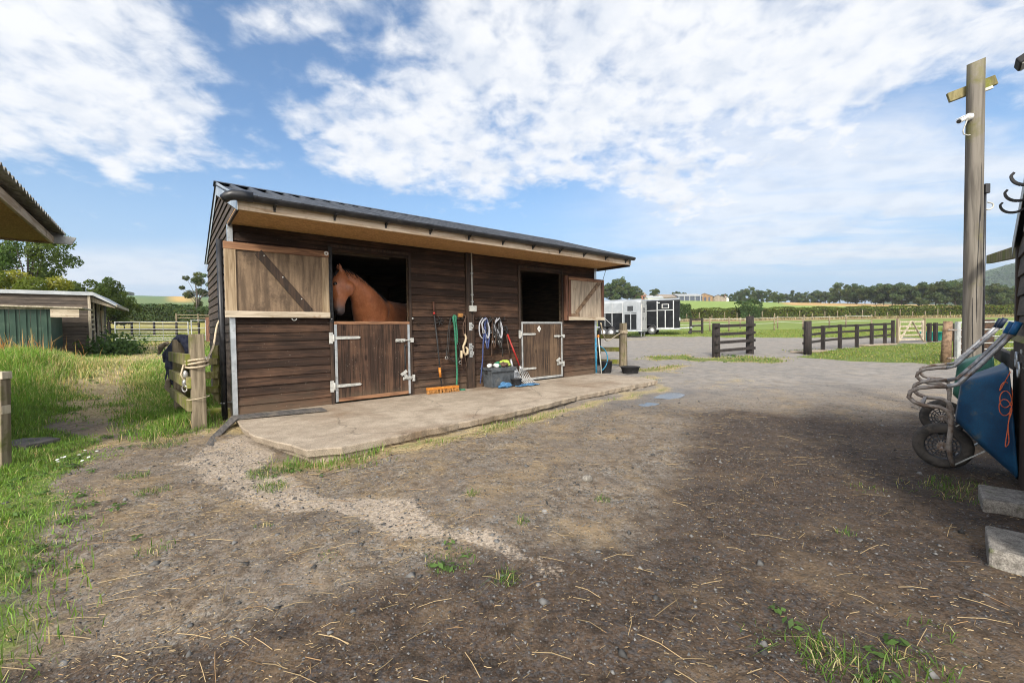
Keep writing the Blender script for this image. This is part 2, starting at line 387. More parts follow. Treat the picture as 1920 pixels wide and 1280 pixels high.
M['barrow_rust'] = surf('rusted_tube', (.14, .095, .07), (.34, .31, .285), (14, 14, 14), .6, .3, .002, metal=.2)
M['barrow_blue'] = surf('blue_tub_plastic', (.002, .040, .105), (.006, .075, .17), (5, 5, 5), .5, .15, .003, c3=(.075, .10, .115), s3=5, t3=(.58, .70), fine=.35)
M['barrow_green'] = surf('green_tub_plastic', (.022, .10, .075), (.05, .17, .125), (6, 6, 6), .5, .1, .002, c3=(.06, .085, .05), s3=5, t3=(.56, .74))
M['grip_blue'] = surf('blue_grip', (.005, .06, .18), (.012, .11, .28), (14, 14, 14), .5, .1, .001)
M['grip_navy'] = surf('navy_grip', (.008, .016, .04), (.02, .035, .075), (14, 14, 14), .5, .1, .001)
M['green_sheet'] = surf('green_box_sheet', (.016, .045, .030), (.032, .068, .045), (2, 2, 2), .5, .08, .002, c3=(.05, .09, .06), s3=3)
M['fibre_sheet'] = surf('weathered_roof_sheet', (.17, .165, .15), (.32, .31, .29), (9, 9, 9), .85, .3, .003, c3=(.11, .11, .085), s3=5, t3=(.52, .72))
M['roof_pale'] = surf('pale_roof_edge', (.30, .32, .34), (.40, .42, .44), (4, 4, 4), .6, .1, .001)
M['black'] = surf('matt_black', (.012, .012, .013), (.03, .03, .032), (20, 20, 20), .7, .15, .001)
M['white_plastic'] = surf('white_plastic', (.62, .62, .60), (.76, .76, .74), (8, 8, 8), .4, .03, .001, c3=(.5, .49, .45), s3=12)
M['grey_plastic'] = surf('grey_plastic', (.36, .36, .33), (.50, .50, .46), (10, 10, 10), .5, .05, .001)
M['orange'] = surf('orange_paint', (.38, .13, .015), (.55, .21, .03), (12, 12, 12), .6, .1, .002, c3=(.35, .14, .03), s3=11)
M['bristle'] = surf('tan_bristle', (.20, .095, .03), (.50, .24, .07), (120, 120, 14), .9, .8, .004)
M['red_paint'] = surf('red_paint', (.26, .016, .013), (.42, .03, .024), (12, 12, 12), .45, .1, .001, c3=(.22, .05, .03), s3=18)
M['steel'] = surf('worn_steel', (.30, .30, .30), (.50, .50, .49), (18, 18, 18), .42, .1, .001, metal=.6, c3=(.22, .15, .09), s3=18)
M['rope_green'] = surf('green_rope', (.010, .09, .05), (.05, .22, .13), (80, 80, 80), .85, .6, .002)
M['rope_pale'] = surf('pale_rope', (.34, .27, .18), (.58, .49, .36), (90, 90, 90), .9, .6, .002)
M['rope_blue'] = surf('navy_blue_rope', (.02, .03, .09), (.06, .085, .22), (90, 90, 90), .9, .6, .002, c3=(.3, .32, .4), s3=60, t3=(.6, .66))
M['twine'] = surf('orange_twine', (.55, .10, .035), (.75, .18, .07), (60, 60, 60), .8, .3, .001)
M['leather'] = surf('brown_leather', (.030, .018, .012), (.085, .045, .026), (14, 14, 14), .6, .2, .001)
M['leather_black'] = surf('black_leather', (.012, .011, .011), (.035, .032, .03), (14, 14, 14), .55, .2, .001)
M['sheepskin'] = surf('sheepskin', (.34, .26, .16), (.56, .46, .32), (60, 60, 60), .95, .8, .004)
M['web_white'] = surf('white_webbing', (.24, .25, .29), (.46, .47, .50), (70, 70, 70), .9, .3, .001)
M['box_grey'] = surf('charcoal_plastic', (.045, .052, .06), (.085, .095, .105), (8, 8, 8), .5, .08, .001, c3=(.14, .135, .125), s3=6, t3=(.56, .78))
M['cloth_blue'] = surf('blue_cloth', (.03, .11, .24), (.08, .20, .36), (30, 30, 30), .95, .6, .006)
M['cloth_green'] = surf('green_cloth', (.01, .12, .06), (.04, .22, .12), (30, 30, 30), .95, .5, .004)
M['hivis'] = surf('lime_cloth', (.28, .40, .05), (.45, .55, .11), (30, 30, 30), .9, .5, .004)
M['cloth_brown'] = surf('brown_cloth', (.05, .032, .024), (.14, .085, .06), (30, 30, 30), .95, .5, .004)
M['rug'] = surf('navy_rug', (.014, .017, .035), (.045, .05, .085), (16, 16, 16), .9, .5, .006, c3=(.12, .105, .09), s3=6, t3=(.58, .72))
M['rug_tan'] = surf('tan_rug_lining', (.15, .12, .085), (.28, .235, .18), (16, 16, 16), .95, .5, .006)
M['hose'] = surf('blue_hose', (.015, .15, .28), (.035, .24, .38), (14, 14, 14), .5, .05, .001)
M['turq'] = surf('turquoise_plastic', (.01, .34, .28), (.03, .45, .37), (6, 6, 6), .45, .05, .001)
M['slate'] = surf('dark_slab', (.06, .055, .055), (.115, .105, .10), (9, 9, 9), .8, .5, .005, c3=(.16, .14, .12), s3=5)
M['tr_silver'] = surf('silver_shell', (.24, .26, .28), (.31, .33, .355), (2, 2, 2), .38, .02, .001, metal=.25)
M['tr_white'] = surf('white_shell', (.40, .41, .40), (.48, .48, .47), (2, 2, 2), .4, .02, .001, c3=(.55, .53, .47), s3=3)
M['tr_black'] = surf('black_panel', (.006, .007, .009), (.013, .015, .018), (3, 3, 3), .5, .03, .001, spec=.12)
M['alu'] = surf('aluminium_trim', (.38, .39, .40), (.48, .49, .50), (6, 6, 6), .35, .03, .001, metal=.5)
M['glass_dark'] = surf('dark_window', (.012, .014, .016), (.03, .033, .036), (3, 3, 3), .08, 0, .001, spec=.6)
M['brick'] = surf('red_brick', (.22, .085, .05), (.36, .15, .09), (30, 30, 30), .9, .2, .01)
M['render'] = surf('pale_render', (.62, .58, .50), (.74, .70, .62), (2, 2, 2), .9, .1, .01)
M['far_wall'] = surf('barn_wall', (.045, .055, .085), (.085, .095, .13), (1, 1, 1), .7, .05, .01)
M['far_roof'] = surf('barn_roof', (.26, .27, .28), (.36, .37, .38), (1, 1, 1), .6, .05, .01)
M['far_roof_brown'] = surf('brown_barn_roof', (.19, .155, .125), (.28, .235, .19), (1, 1, 1), .8, .05, .01)
M['far_timber'] = surf('orange_cladding', (.19, .115, .06), (.29, .18, .095), (4, 4, .4), .8, .05, .01)
M['bark'] = surf('bark', (.05, .042, .034), (.13, .11, .09), (5, 5, 1), .95, .6, .03)
M['leaf'] = leafmat('leaves', trans=.42)
M['grass'] = leafmat('grass_blades', trans=.35, rough=.55)
M['straw'] = leafmat('straw_stalks', trans=.1, rough=.7)
M['stone'] = leafmat('gravel_stone', trans=0., rough=.85)
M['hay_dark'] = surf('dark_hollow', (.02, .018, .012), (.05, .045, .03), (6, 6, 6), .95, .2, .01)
# ------------------------------------------------------------------ ground: one sheet out to the horizon
rng = np.random.RandomState(7)
SX, SY, STH = -3.7005, 5.6565, .6842
CT, ST = math.cos(STH), math.sin(STH)
def sw(u, w, z=0.): return Vector((SX+u*CT-w*ST, SY+u*ST+w*CT, z))
def to_s(x, y): return (x-SX)*CT+(y-SY)*ST, -(x-SX)*ST+(y-SY)*CT
def smooth(a, lo, hi):
    t = np.clip((a-lo)/(hi-lo), 0, 1); return t*t*(3-2*t)
_tab = np.random.RandomState(99).rand(64, 64)
def vn(x, y):
    xi = np.floor(x).astype(int); yi = np.floor(y).astype(int); fx = x-xi; fy = y-yi; fx = fx*fx*(3-2*fx); fy = fy*fy*(3-2*fy)
    g = lambda a, b: _tab[a % 64, b % 64]
    return (g(xi, yi)*(1-fx)+g(xi+1, yi)*fx)*(1-fy)+(g(xi, yi+1)*(1-fx)+g(xi+1, yi+1)*fx)*fy
WATER = [(1.9, 6.5), (2.3, 6.95), (2.75, 7.5), (3.35, 8.3)]
def gz(x, y):
    x = np.asarray(x, float); y = np.asarray(y, float)
    b = np.interp(y, [-60, 9, 11, 13, 16, 20, 26, 35, 60, 80, 250, 400, 900, 6000], [-.1, -.1, -.05, 0., .1, .2, .45, .85, 1.8, 2.35, 17, 23, 36, 60])
    f = smooth(y, 6, 22)
    b = b + .012*np.maximum(0, -x-5)*f + .022*np.maximum(0, -x-25)*f - .03*np.clip(x-90, 0, 700)*smooth(y, 60, 150)
    b = b + .62*np.exp(-((x+11.0)**2/5+(y-9.4)**2/7))                       # weedy bank on the left
    b = b + 9*np.exp(-((x+420)**2/2/330**2+(y-600)**2/2/140**2))
    b = b + 145*np.exp(-((x-1300)**2/2/230**2+(y-960)**2/2/240**2))
    u, w = to_s(x, y)
    b = b - .035*np.exp(-((u-.3)**2/1.2+(w+3.1)**2/1.0))                    # worn hollow at the apron's corner
    near = np.exp(-((x*x+y*y)/18.**2))
    b = b + near*.014*(np.sin(x*2.1+.7*y)+np.sin(1.7*y-.9*x+1.3)+.6*np.sin(4.3*x+3.1*y))
    b = b + near*(.020*(vn(x*4.3+11, y*4.3+5)-.5)+.014*(vn(x*9.7+3, y*9.7+8)-.5)+.009*(vn(x*21.+1, y*21.+2)-.5))
    b = b - .028*np.exp(-(line_d(x, y, WATER)/.24)**2)
    return b
def gz1(x, y): return float(gz(x, y))
def pdist(x, y, poly):
    """signed distance to a polygon, positive inside"""
    x = np.asarray(x, float); y = np.asarray(y, float)
    d = np.full(x.shape, 1e9); ins = np.zeros(x.shape, bool); k = len(poly)
    for i in range(k):
        ax, ay = poly[i]; bx, by = poly[(i+1) % k]
        t = np.clip(((x-ax)*(bx-ax)+(y-ay)*(by-ay))/((bx-ax)**2+(by-ay)**2+1e-12), 0, 1)
        d = np.minimum(d, np.hypot(x-ax-t*(bx-ax), y-ay-t*(by-ay)))
        c = ((ay > y) != (by > y)) & (x < (bx-ax)*(y-ay)/(by-ay+1e-12)+ax); ins ^= c
    return np.where(ins, d, -d)
def pm(x, y, poly, soft): return np.clip(.5+pdist(x, y, poly)/(2*soft), 0, 1)
def sp(pts): return [tuple(sw(u, w)[:2]) for u, w in pts]
def line_d(x, y, pts):
    d = np.full(np.shape(x), 1e9)
    for (ax, ay), (bx, by) in zip(pts[:-1], pts[1:]):
        t = np.clip(((x-ax)*(bx-ax)+(y-ay)*(by-ay))/((bx-ax)**2+(by-ay)**2), 0, 1)
        d = np.minimum(d, np.hypot(x-ax-t*(bx-ax), y-ay-t*(by-ay)))
    return d
G_LEFT = [(-2.0, 1.2), (-2.1, 1.75), (-2.75, 2.5), (-3.4, 3.35), (-3.95, 4.2), (-4.75, 5.1), (-6.5, 6.7), (-8.7, 8.9), (-11.2, 11.4), (-14, 14.2), (-18.2, 20.2), (-40, 30), (-40, -5), (-3, -5)]
G_MID = [(-3.95, 4.75), (-4.3, 4.72), (-4.75, 5.2), (-6.05, 6.6), (-7.7, 8.4), (-10.2, 11.6), (-12, 15), (-5.5, 14.5), (-5.8, 9.0), (-4.3, 6.3)]
PATHL = [(-3.3, 3.6), (-3.75, 4.3), (-4.6, 5.1), (-6.4, 6.6), (-8.3, 8.6), (-10.6, 11.2), (-12.9, 14), (-17, 20), (-21, 26)]
G_BACKL = [(-13, 17), (-11, 18), (-8, 16), (-5, 14), (-2, 16.5), (3.2, 24), (4.3, 27.5), (9, 28.2), (14, 25.5), (20, 24), (26, 23), (60, 22), (6000, 20), (6000, 6000), (-6000, 6000), (-6000, 20), (-40, 20), (-16, 22)]
G_RIGHT = [(9.6, 14.1), (10.8, 16.2), (14, 17.6), (18.2, 19.6), (26, 22), (60, 24), (60, 10), (14, 10.8), (11.6, 11.6), (10.0, 13.0)]
G_ISLE = [(6.3, 15.3), (4.5, 15.2), (4.2, 14.2), (5.6, 13.0), (8.2, 12.9), (9.0, 13.7), (8.4, 14.7), (7.2, 14.6)]
G_ISLE2 = [(3.2, 11.2), (4.3, 11.0), (5.6, 12.2), (4.4, 12.8), (3.4, 12.2)]
CONC = [(-2.96, 4.1), (-2.5, 3.7), (-1.85, 3.2), (-1.4, 2.95), (-.89, 2.67), (-.55, 2.45), (-.3, 2.3), (.02, 2.0)]
SOIL = [(3.2, 6.3), (5.3, 5.2), (9, 4), (9, -3), (-1.2, -3), (-1.9, 1.1), (-.4, 2.0), (.6, 2.5), (1.3, 3.4), (1.8, 4.6), (2.3, 6.1)]
EDGE = sp([(0.2, -2.25), (.45, -2.75), (1.5, -2.68), (3.3, -2.45), (4.8, -2.18), (7.2, -2.0), (7.7, -1.2)])
def zones(x, y):
    u, w = to_s(x, y); x0_, y0_ = x, y
    wa = .10+.22*smooth(np.hypot(x, y), 3, 10)
    x, y = x+wa*(np.sin(2.3*y0_+1.6*np.sin(1.9*x0_))+.5*np.sin(6.1*y0_+2.2*x0_)), y+wa*(np.sin(2.0*x0_+1.4*np.sin(2.3*y0_))+.5*np.sin(5.3*x0_-3.1*y0_))
    far = smooth(np.hypot(x, y), 18, 30)
    grass = np.maximum.reduce([pm(x, y, G_LEFT, .45), pm(x, y, G_MID, .3), pm(x, y, G_BACKL, .8), pm(x, y, G_RIGHT, .45), .62*pm(x, y, G_ISLE, .45), .52*pm(x, y, G_ISLE2, .5)])
    e = line_d(x, y, EDGE)
    grass = np.maximum(grass, .48*np.exp(-(e/.22)**2))
    pl = line_d(x, y, PATHL)
    tan_left = smooth(y, 5.2, 7.8)*(x < -3)
    dry = np.maximum.reduce([.95*np.exp(-(pl/1.0)**2)*np.clip(tan_left+.3, 0, 1), .72*pm(x, y, G_ISLE, .35), .72*pm(x, y, G_ISLE2, .35), .42*np.exp(-((x-4.8)**2/3+(y-9.0)**2/1.5)), .4*np.exp(-((x-6.6)**2/2+(y-17.5)**2/1.5)), .6*np.exp(-(e/.4)**2), .5*np.exp(-((x-7.5)**2/14+(y-25.3)**2/1.2)),
                             .15*tan_left*pm(x, y, G_LEFT, 3.), .5*pm(x, y, G_RIGHT, .6)*smooth(np.sin(x*1.3+y*.8), .1, .9), .7*np.exp(-(line_d(x, y, [(-4.4, 4.6), (-3.7, 4.9), (-3.9, 6.2), (-5.4, 8.4)])/.5)**2)])
    path_clear = np.exp(-(pl/.42)**2)*(1-.85*tan_left)
    grass = grass*(1-.9*np.exp(-(pl/.30)**2)*(1-.45*tan_left))
    grass = np.maximum(grass, .38*tan_left*np.exp(-(pl/1.6)**2)*smooth(y, 7, 10))
    dry = dry*(1-.35*path_clear)
    soil = pm(x, y, SOIL, .9)*.95
    soil = np.maximum(soil, .85*np.clip((2.75+.35*x*(x < 0)-y)/.9, 0, 1))
    soil = np.maximum(soil, .44*np.exp(-((x+1.6)**2/5+(y-2.6)**2/2.2)))
    soil = np.maximum(soil, .38*np.clip((6.5-y)/2., 0, 1))
    cd = line_d(x, y, CONC); wdt = .085+.09*np.abs(np.sin(3.1*x+1.))
    conc = np.clip(1.15-cd/wdt*.55, 0, 1)*np.interp(y, [1.8, 2.1, 2.6, 3.2, 4.2], [.30, .55, .72, .8, .9])
    conc = np.maximum(conc, .66*pm(x, y, [(-3.45, 4.5), (-3.25, 5.1), (-2.75, 4.7), (-2.3, 4.2), (-2.35, 3.75), (-2.9, 3.7), (-3.3, 4.0)], .16))
    wet = .9*np.exp(-(line_d(x, y, [(1.8, 6.4), (2.4, 7.1), (3.3, 8.3)])/.45)**2)
    return grass, dry, soil, conc, wet, far
def farcol(x, y):
    d = np.hypot(x, y)
    c = np.zeros(x.shape+(3,)); c[...] = (.085, .135, .022)
    def put(m, col):
        c[...] = c*(1-m[..., None]) + np.array(col)*m[..., None]
    put(smooth(y, 20, 26)*(x > -5), (.15, .205, .045))
    put(smooth(y, 26, 44)*(x < -10), (.27, .25, .07))
    put(smooth(y, 64, 72)*(x < -10), (.115, .165, .065))
    put((smooth(y, 62, 66)*(1-smooth(y, 80, 82)))*(x > -5), (.26, .20, .10))
    put(smooth(y, 82, 88)*(x > -30), (.19, .27, .065))
    put(smooth(y, 150, 170)*smooth(x-.62*y, 0, 8), (.40, .27, .11))
    put(smooth(y, 520, 640)*(x > 200), (.05, .085, .02))
    put(smooth(y, 190, 240)*(x < -60), (.10, .165, .085))
    put(smooth(y, 150, 190)*(1-smooth(y, 330, 380))*smooth(-x-.742*y, -4, 6)*smooth(x+.805*y, -3, 5)*(x < -30)*(y > 100), (.42, .29, .10))
    return c

rings = [0.25]
while rings[-1] < 6500: rings.append(rings[-1]*(1.0145 if rings[-1] < 90 else 1.04)+.004)
rings = np.array(rings)
ang = np.concatenate([np.linspace(R(-62), R(62), 440), np.linspace(R(62), R(298), 70)[1:-1]])
RR, AA = np.meshgrid(rings, ang, indexing='ij')
GX = RR*np.sin(AA); GY = RR*np.cos(AA); GZ = gz(GX, GY)
nr, na = RR.shape
V = np.stack([GX, GY, GZ], -1).reshape(-1, 3)
V = np.concatenate([V, [[0, 0, gz1(0, 0)]]])
ii, jj = np.meshgrid(np.arange(nr-1), np.arange(na), indexing='ij'); j2 = (jj+1) % na
F = np.stack([ii*na+jj, ii*na+j2, (ii+1)*na+j2, (ii+1)*na+jj], -1).reshape(-1, 4)[:, ::-1]
T = np.stack([np.full(na, nr*na), (np.arange(na)+1) % na, np.arange(na)], -1)[:, ::-1]

gm, N, B = new_mat('yard_ground')
pos = N.new('ShaderNodeNewGeometry').outputs['Position']
A1 = N.new('ShaderNodeAttribute', attribute_name='zone_a'); a1 = N.sep(A1.outputs['Color']); a_grass, a_dry, a_soil = a1[0], a1[1], a1[2]
A2 = N.new('ShaderNodeAttribute', attribute_name='zone_b'); a2 = N.sep(A2.outputs['Color']); a_conc, a_wet, a_far = a2[0], a2[1], a2[2]
A3 = N.new('ShaderNodeAttribute', attribute_name='field').outputs['Color']
nb = N.noise(pos, 1.3, 8, .62); nm = N.noise(pos, 5.5, 7, .65); nf = N.noise(pos, 42., 5, .65); nff = N.noise(pos, 190., 2, .5)
br = N.math('ADD', N.math('MULTIPLY', nb, .45), N.math('ADD', N.math('MULTIPLY', nm, .35), N.math('MULTIPLY', nf, .2)))
brc = N.math('SUBTRACT', br, .5)
def mask(a, k=1.1, sharp=.10):
    return N.ss(N.math('ADD', a, N.math('MULTIPLY', brc, k)), .5-sharp, .5+sharp)
vor = N.new('ShaderNodeTexVoronoi', feature='F1'); N.set(vor.inputs['Vector'], N.vmath('ADD', pos, N.vmath('SCALE', N.noisec(pos, 25., 2), None))); vor.inputs['Scale'].default_value = 62.
vor.inputs['Vector'].links[0].from_node.inputs[1].links[0].from_node.inputs['Scale'].default_value = .03
vor2 = N.new('ShaderNodeTexVoronoi', feature='F1'); N.set(vor2.inputs['Vector'], pos); vor2.inputs['Scale'].default_value = 130.
cellr = N.sep(vor.outputs['Color'])[0]; cellg = N.sep(vor2.outputs['Color'])[1]
stone = N.mix(N.ss(cellr, .1, .95), (.060, .054, .048), (.25, .228, .198))
stone = N.mix(N.math('MULTIPLY', N.ss(cellg, .55, .95), .6), stone, (.27, .245, .215))
dust = N.mix(nm, (.14, .10, .066), (.255, .198, .14))
grav = N.mix(N.ss(N.math('ADD', nf, N.math('MULTIPLY', nm, .6)), .62, .95), stone, dust)
patch = N.noise(pos, 11., 6, .7); grav = N.mix(N.ss(patch, .46, .66), grav, N.mix(1., grav, (.50, .47, .44), 'MULTIPLY'))
grav = N.mix(N.ss(nb, .42, .68), grav, N.mix(.5, grav, (.235, .20, .165)))
soilc = N.mix(N.ss(nf, .3, .7), (.028, .018, .012), (.095, .064, .043))
soilc = N.mix(N.math('MULTIPLY', N.ss(cellg, .60, .95), .55), soilc, (.11, .10, .092))
soilc = N.mix(N.math('MULTIPLY', N.ss(cellr, .62, .9), .45), soilc, (.055, .058, .066))
soilc = N.mix(N.math('MULTIPLY', N.ss(nm, .5, .75), .5), soilc, (.13, .092, .062))
soilc = N.mix(N.ss(patch, .46, .66), soilc, N.mix(1., soilc, (.5, .48, .45), 'MULTIPLY'))
dryc = N.mix(N.ss(nf, .3, .7), (.24, .18, .075), (.52, .42, .22))
grc = N.mix(N.ss(nf, .3, .7), (.05, .085, .014), (.14, .19, .045))
grc = N.mix(N.math('MULTIPLY', N.ss(nm, .45, .7), .55), grc, (.22, .20, .07))
concc = N.mix(N.ss(nf, .32, .68), (.20, .162, .125), (.42, .355, .285))
tanp = N.noise(pos, 2.2, 7, .68); grav = N.mix(N.math('MULTIPLY', N.ss(tanp, .47, .66), .42), grav, (.33, .235, .12))
grav = N.mix(N.math('MULTIPLY', N.ss(N.noise(pos, 3.1, 7, .7), .52, .68), .5), grav, N.mix(1., grav, (.45, .43, .43), 'MULTIPLY'))
soilc = N.mix(N.math('MULTIPLY', N.ss(tanp, .5, .68), .30), soilc, (.22, .155, .09))
py_ = N.sep(pos)[1]; grav = N.mix(N.math('MULTIPLY', N.ss(py_, 5.0, 9.5), .6), grav, N.mix(N.ss(N.math('ADD', nf, nm), .75, 1.25), (.17, .165, .16), (.335, .322, .305)))
colr = N.mix(mask(N.math('MULTIPLY', a_soil, 1.), .9, .22), grav, soilc)
colr = N.mix(mask(a_conc, 1.7, .07), colr, concc)
colr = N.mix(N.math('MULTIPLY', mask(a_dry, 1.2, .14), .8), colr, dryc)
colr = N.mix(mask(a_grass, 1.1, .12), colr, grc)
fieldn = N.noise(pos, .35, 6, .7); fieldf = N.noise(pos, 3., 5, .7)
fc = N.mix(N.ss(N.math('ADD', N.math('MULTIPLY', fieldn, .5), N.math('MULTIPLY', fieldf, .5)), .36, .64), N.mix(1., A3, (.78, .8, .8), 'MULTIPLY'), N.mix(1., A3, (1.28, 1.18, 1.15), 'MULTIPLY'))
fargrass = N.mix(mask(a_dry, 1.0, .2), fc, dryc)
gm_far = N.mix(mask(a_grass, .5, .12), colr, fargrass)
colr = N.mix(a_far, colr, gm_far)
colr = N.mix(N.math('MULTIPLY', a_wet, .6), colr, N.mix(1., colr, (.42, .42, .44), 'MULTIPLY'))
N.set(B.inputs['Base Color'], colr)
N.set(B.inputs['Roughness'], N.math('SUBTRACT', .93, N.math('MULTIPLY', a_wet, .55)))
B.inputs['Specular IOR Level'].default_value = .3
hgt = N.math('ADD', N.math('MULTIPLY', N.math('SUBTRACT', 1., vor.outputs['Distance']), .5), N.math('ADD', N.math('MULTIPLY', nf, .8), N.math('MULTIPLY', nff, .4)))
hb = N.bump(nm, .6, .05); N.set(B.inputs['Normal'], N.bump(hgt, .75, .010, hb))

ground = raw_mesh('ground', V, F, gm, tri=T)
ground['kind'] = 'structure'
gx, gy = V[:, 0], V[:, 1]
zg, zd, zs, zcn, zw_, zf = zones(gx, gy)
for nm_, arr in (('zone_a', (zg, zd, zs)), ('zone_b', (zcn, zw_, zf)), ('field', tuple(farcol(gx, gy).T))):
    at_ = ground.data.attributes.new(nm_, 'FLOAT_COLOR', 'POINT')
    c4 = np.ones((len(V), 4), np.float32)
    for k in range(3): c4[:, k] = arr[k]
    at_.data.foreach_set('color', c4.ravel())
ground.data.polygons.foreach_set('use_smooth', np.ones(len(ground.data.polygons), bool))

# puddle by the apron's far corner
wm, N, B = new_mat('puddle_water')
B.inputs['Base Color'].default_value = (.075, .062, .05, 1); B.inputs['Roughness'].default_value = .06; B.inputs['Specular IOR Level'].default_value = .5
def puddle(pts, wd, dz):
    """flat sheet lying in the hollow: the ground itself draws the shore line"""
    z = float(np.mean([gz1(*p) for p in pts]))+dz; L = []; Rr = []
    for i, p in enumerate(pts):
        a, b = pts[max(i-1, 0)], pts[min(i+1, len(pts)-1)]; d = math.hypot(b[0]-a[0], b[1]-a[1]); nx_, ny_ = (b[1]-a[1])/d, -(b[0]-a[0])/d
        L.append((p[0]-nx_*wd, p[1]-ny_*wd, z)); Rr.append((p[0]+nx_*wd, p[1]+ny_*wd, z))
    m = MB(); m.prism(L+Rr[::-1], (0, 0, -.03)); o = m.build('puddle', wm); o['kind'] = 'structure'
puddle([(1.9, 6.5), (2.12, 6.75), (2.3, 6.95)], .12, .003); puddle([(2.6, 7.3), (2.75, 7.5), (3.05, 7.9), (3.35, 8.3)], .20, .004)
# ------------------------------------------------------------------ the stable block
stable = empty('stable', (SX, SY, 0), STH, 'brown timber stable block with two half doors and a canopy roof behind the concrete apron', 'stable')
LEN, DEP, ZS = 7.37, 3.63, 2.53
RID_W, RID_Z, EV_W, EV_Z, BK_W, BK_Z = 1.25, 3.38, -.99, 2.635, 3.76, 2.52
DL0, DL1, DR0, DR1, ZO = 1.2745, 2.5087, 4.9882, 6.196, 2.315
rnd = random.Random(3)
def lap(mb, a0, a1, z0, z1, pitch, f, out=.024, jit=.004):
    """lapped boards between a0..a1; f(a, depth_out, z) -> local point"""
    k0 = int(math.floor(z0/pitch+1e-6)); z = k0*pitch
    while z < z1-1e-4:
        zb, zt = max(z, z0), min(z+pitch, z1)
        if zt-zb > .012:
            j = rnd.uniform(-jit, jit); o0 = out+j; o1 = .007
            zt2 = zt-.004
            pts = [(a0, 0, zb), (a1, 0, zb), (a0, o0, zb), (a1, o0, zb), (a0, 0, zt2), (a1, 0, zt2), (a0, o1, zt2), (a1, o1, zt2)]
            mb.hexa([f(*p) for p in pts])
        z += pitch
FW = lambda a, o, z: (a, -o, z)
m = MB()
for a0, a1, z0, z1 in ((.0, DL0, 0, ZS), (DL1, 3.65, 0, ZS), (3.82, DR0, 0, ZS), (DR1, LEN, 0, ZS), (DL0, DL1, ZO, ZS), (DR0, DR1, ZO, ZS)):
    lap(m, a0, a1, z0, z1, .122, FW)
m.build('front_wall', M['wall_boards'], stable)
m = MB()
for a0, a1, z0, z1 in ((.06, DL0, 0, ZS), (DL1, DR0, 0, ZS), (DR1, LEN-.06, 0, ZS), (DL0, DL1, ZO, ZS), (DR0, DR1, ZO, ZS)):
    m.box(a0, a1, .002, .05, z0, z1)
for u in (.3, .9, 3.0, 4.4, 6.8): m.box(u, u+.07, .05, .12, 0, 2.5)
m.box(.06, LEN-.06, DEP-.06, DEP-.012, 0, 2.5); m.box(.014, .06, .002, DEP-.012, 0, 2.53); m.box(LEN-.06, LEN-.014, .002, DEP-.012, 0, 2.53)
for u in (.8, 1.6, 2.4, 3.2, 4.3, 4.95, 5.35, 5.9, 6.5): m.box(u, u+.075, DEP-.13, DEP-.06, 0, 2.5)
m.box(3.70, 3.76, .06, DEP-.06, 0, 2.2); m.box(.061, LEN-.061, .051, DEP-.061, 2.455, 2.50); m.box(.06, LEN-.06, DEP-.14, DEP-.06, 1.25, 1.33)  # flat ceiling box added to block light leaking in under the roof
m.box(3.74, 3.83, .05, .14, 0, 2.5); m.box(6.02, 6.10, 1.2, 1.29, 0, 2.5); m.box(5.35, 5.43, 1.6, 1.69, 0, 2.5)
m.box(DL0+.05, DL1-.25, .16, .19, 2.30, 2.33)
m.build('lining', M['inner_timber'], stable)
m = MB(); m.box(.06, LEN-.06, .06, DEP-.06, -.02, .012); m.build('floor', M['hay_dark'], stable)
def gable_span(z):
    if z < ZS: return 0., DEP
    fw = EV_W+.04+(z-EV_Z+.05)*(RID_W-EV_W)/(RID_Z-EV_Z); bw = RID_W+(RID_Z-.05-z)*(BK_W-RID_W)/(RID_Z-BK_Z)
    return max(fw, EV_W+.05), min(bw, DEP)
for side, ux in ((-1, 0.), (1, LEN)):
    m = MB(); z = -.12
    while z < RID_Z-.1:
        zt = z+.118
        w0, w1 = gable_span(z+.12); 
        if z+.12 < ZS+.12 and z+.05 < ZS: w0 = 0.
        if w1-w0 > .05:
            f = lambda a, o, zz_: (ux+side*o, a, zz_)
            pts = [(w0, 0, z), (w1, 0, z), (w0, .024, z), (w1, .024, z), (w0, 0, zt), (w1, 0, zt), (w0, .008, zt), (w1, .008, zt)]
            m.hexa([f(*p) for p in pts])
        z += .122
    # triangular infill close under the roof
    m.prism([(ux+side*.004, EV_W+.05, ZS+.02), (ux+side*.004, DEP, BK_Z), (ux+side*.004, RID_W, RID_Z-.05)], (-side*.02, 0, 0))
    m.build('gable_wall', M['grey_boards'], stable)
m = MB(); lap(m, 0, LEN, 0, 2.5, .122, lambda a, o, z: (a, DEP+o, z)); m.build('back_wall', M['grey_boards'], stable)
# plinth under the boards
m = MB(); m.box(.0, LEN, DEP-.1, DEP+.03, -.2, -.002); m.box(-.035, .1, .03, DEP+.03, -.25, -.122); m.box(LEN-.1, LEN+.03, .03, DEP+.03, -.2, -.122); m.build('plinth', M['block'], stable)
# corner trims
for u0, u1, ws in ((-.034, .024, 1), (LEN-.045, LEN+.032, 1)):
    m = MB(); m.box(u0, u1, -.034, -.028, .0, ZS-.005)
    us = u0 if u0 < 1 else u1-.006
    m.box(us, us+.006, -.028, .06, -.03, ZS-.005)
    m.build('corner_trim', M['galv'], stable)
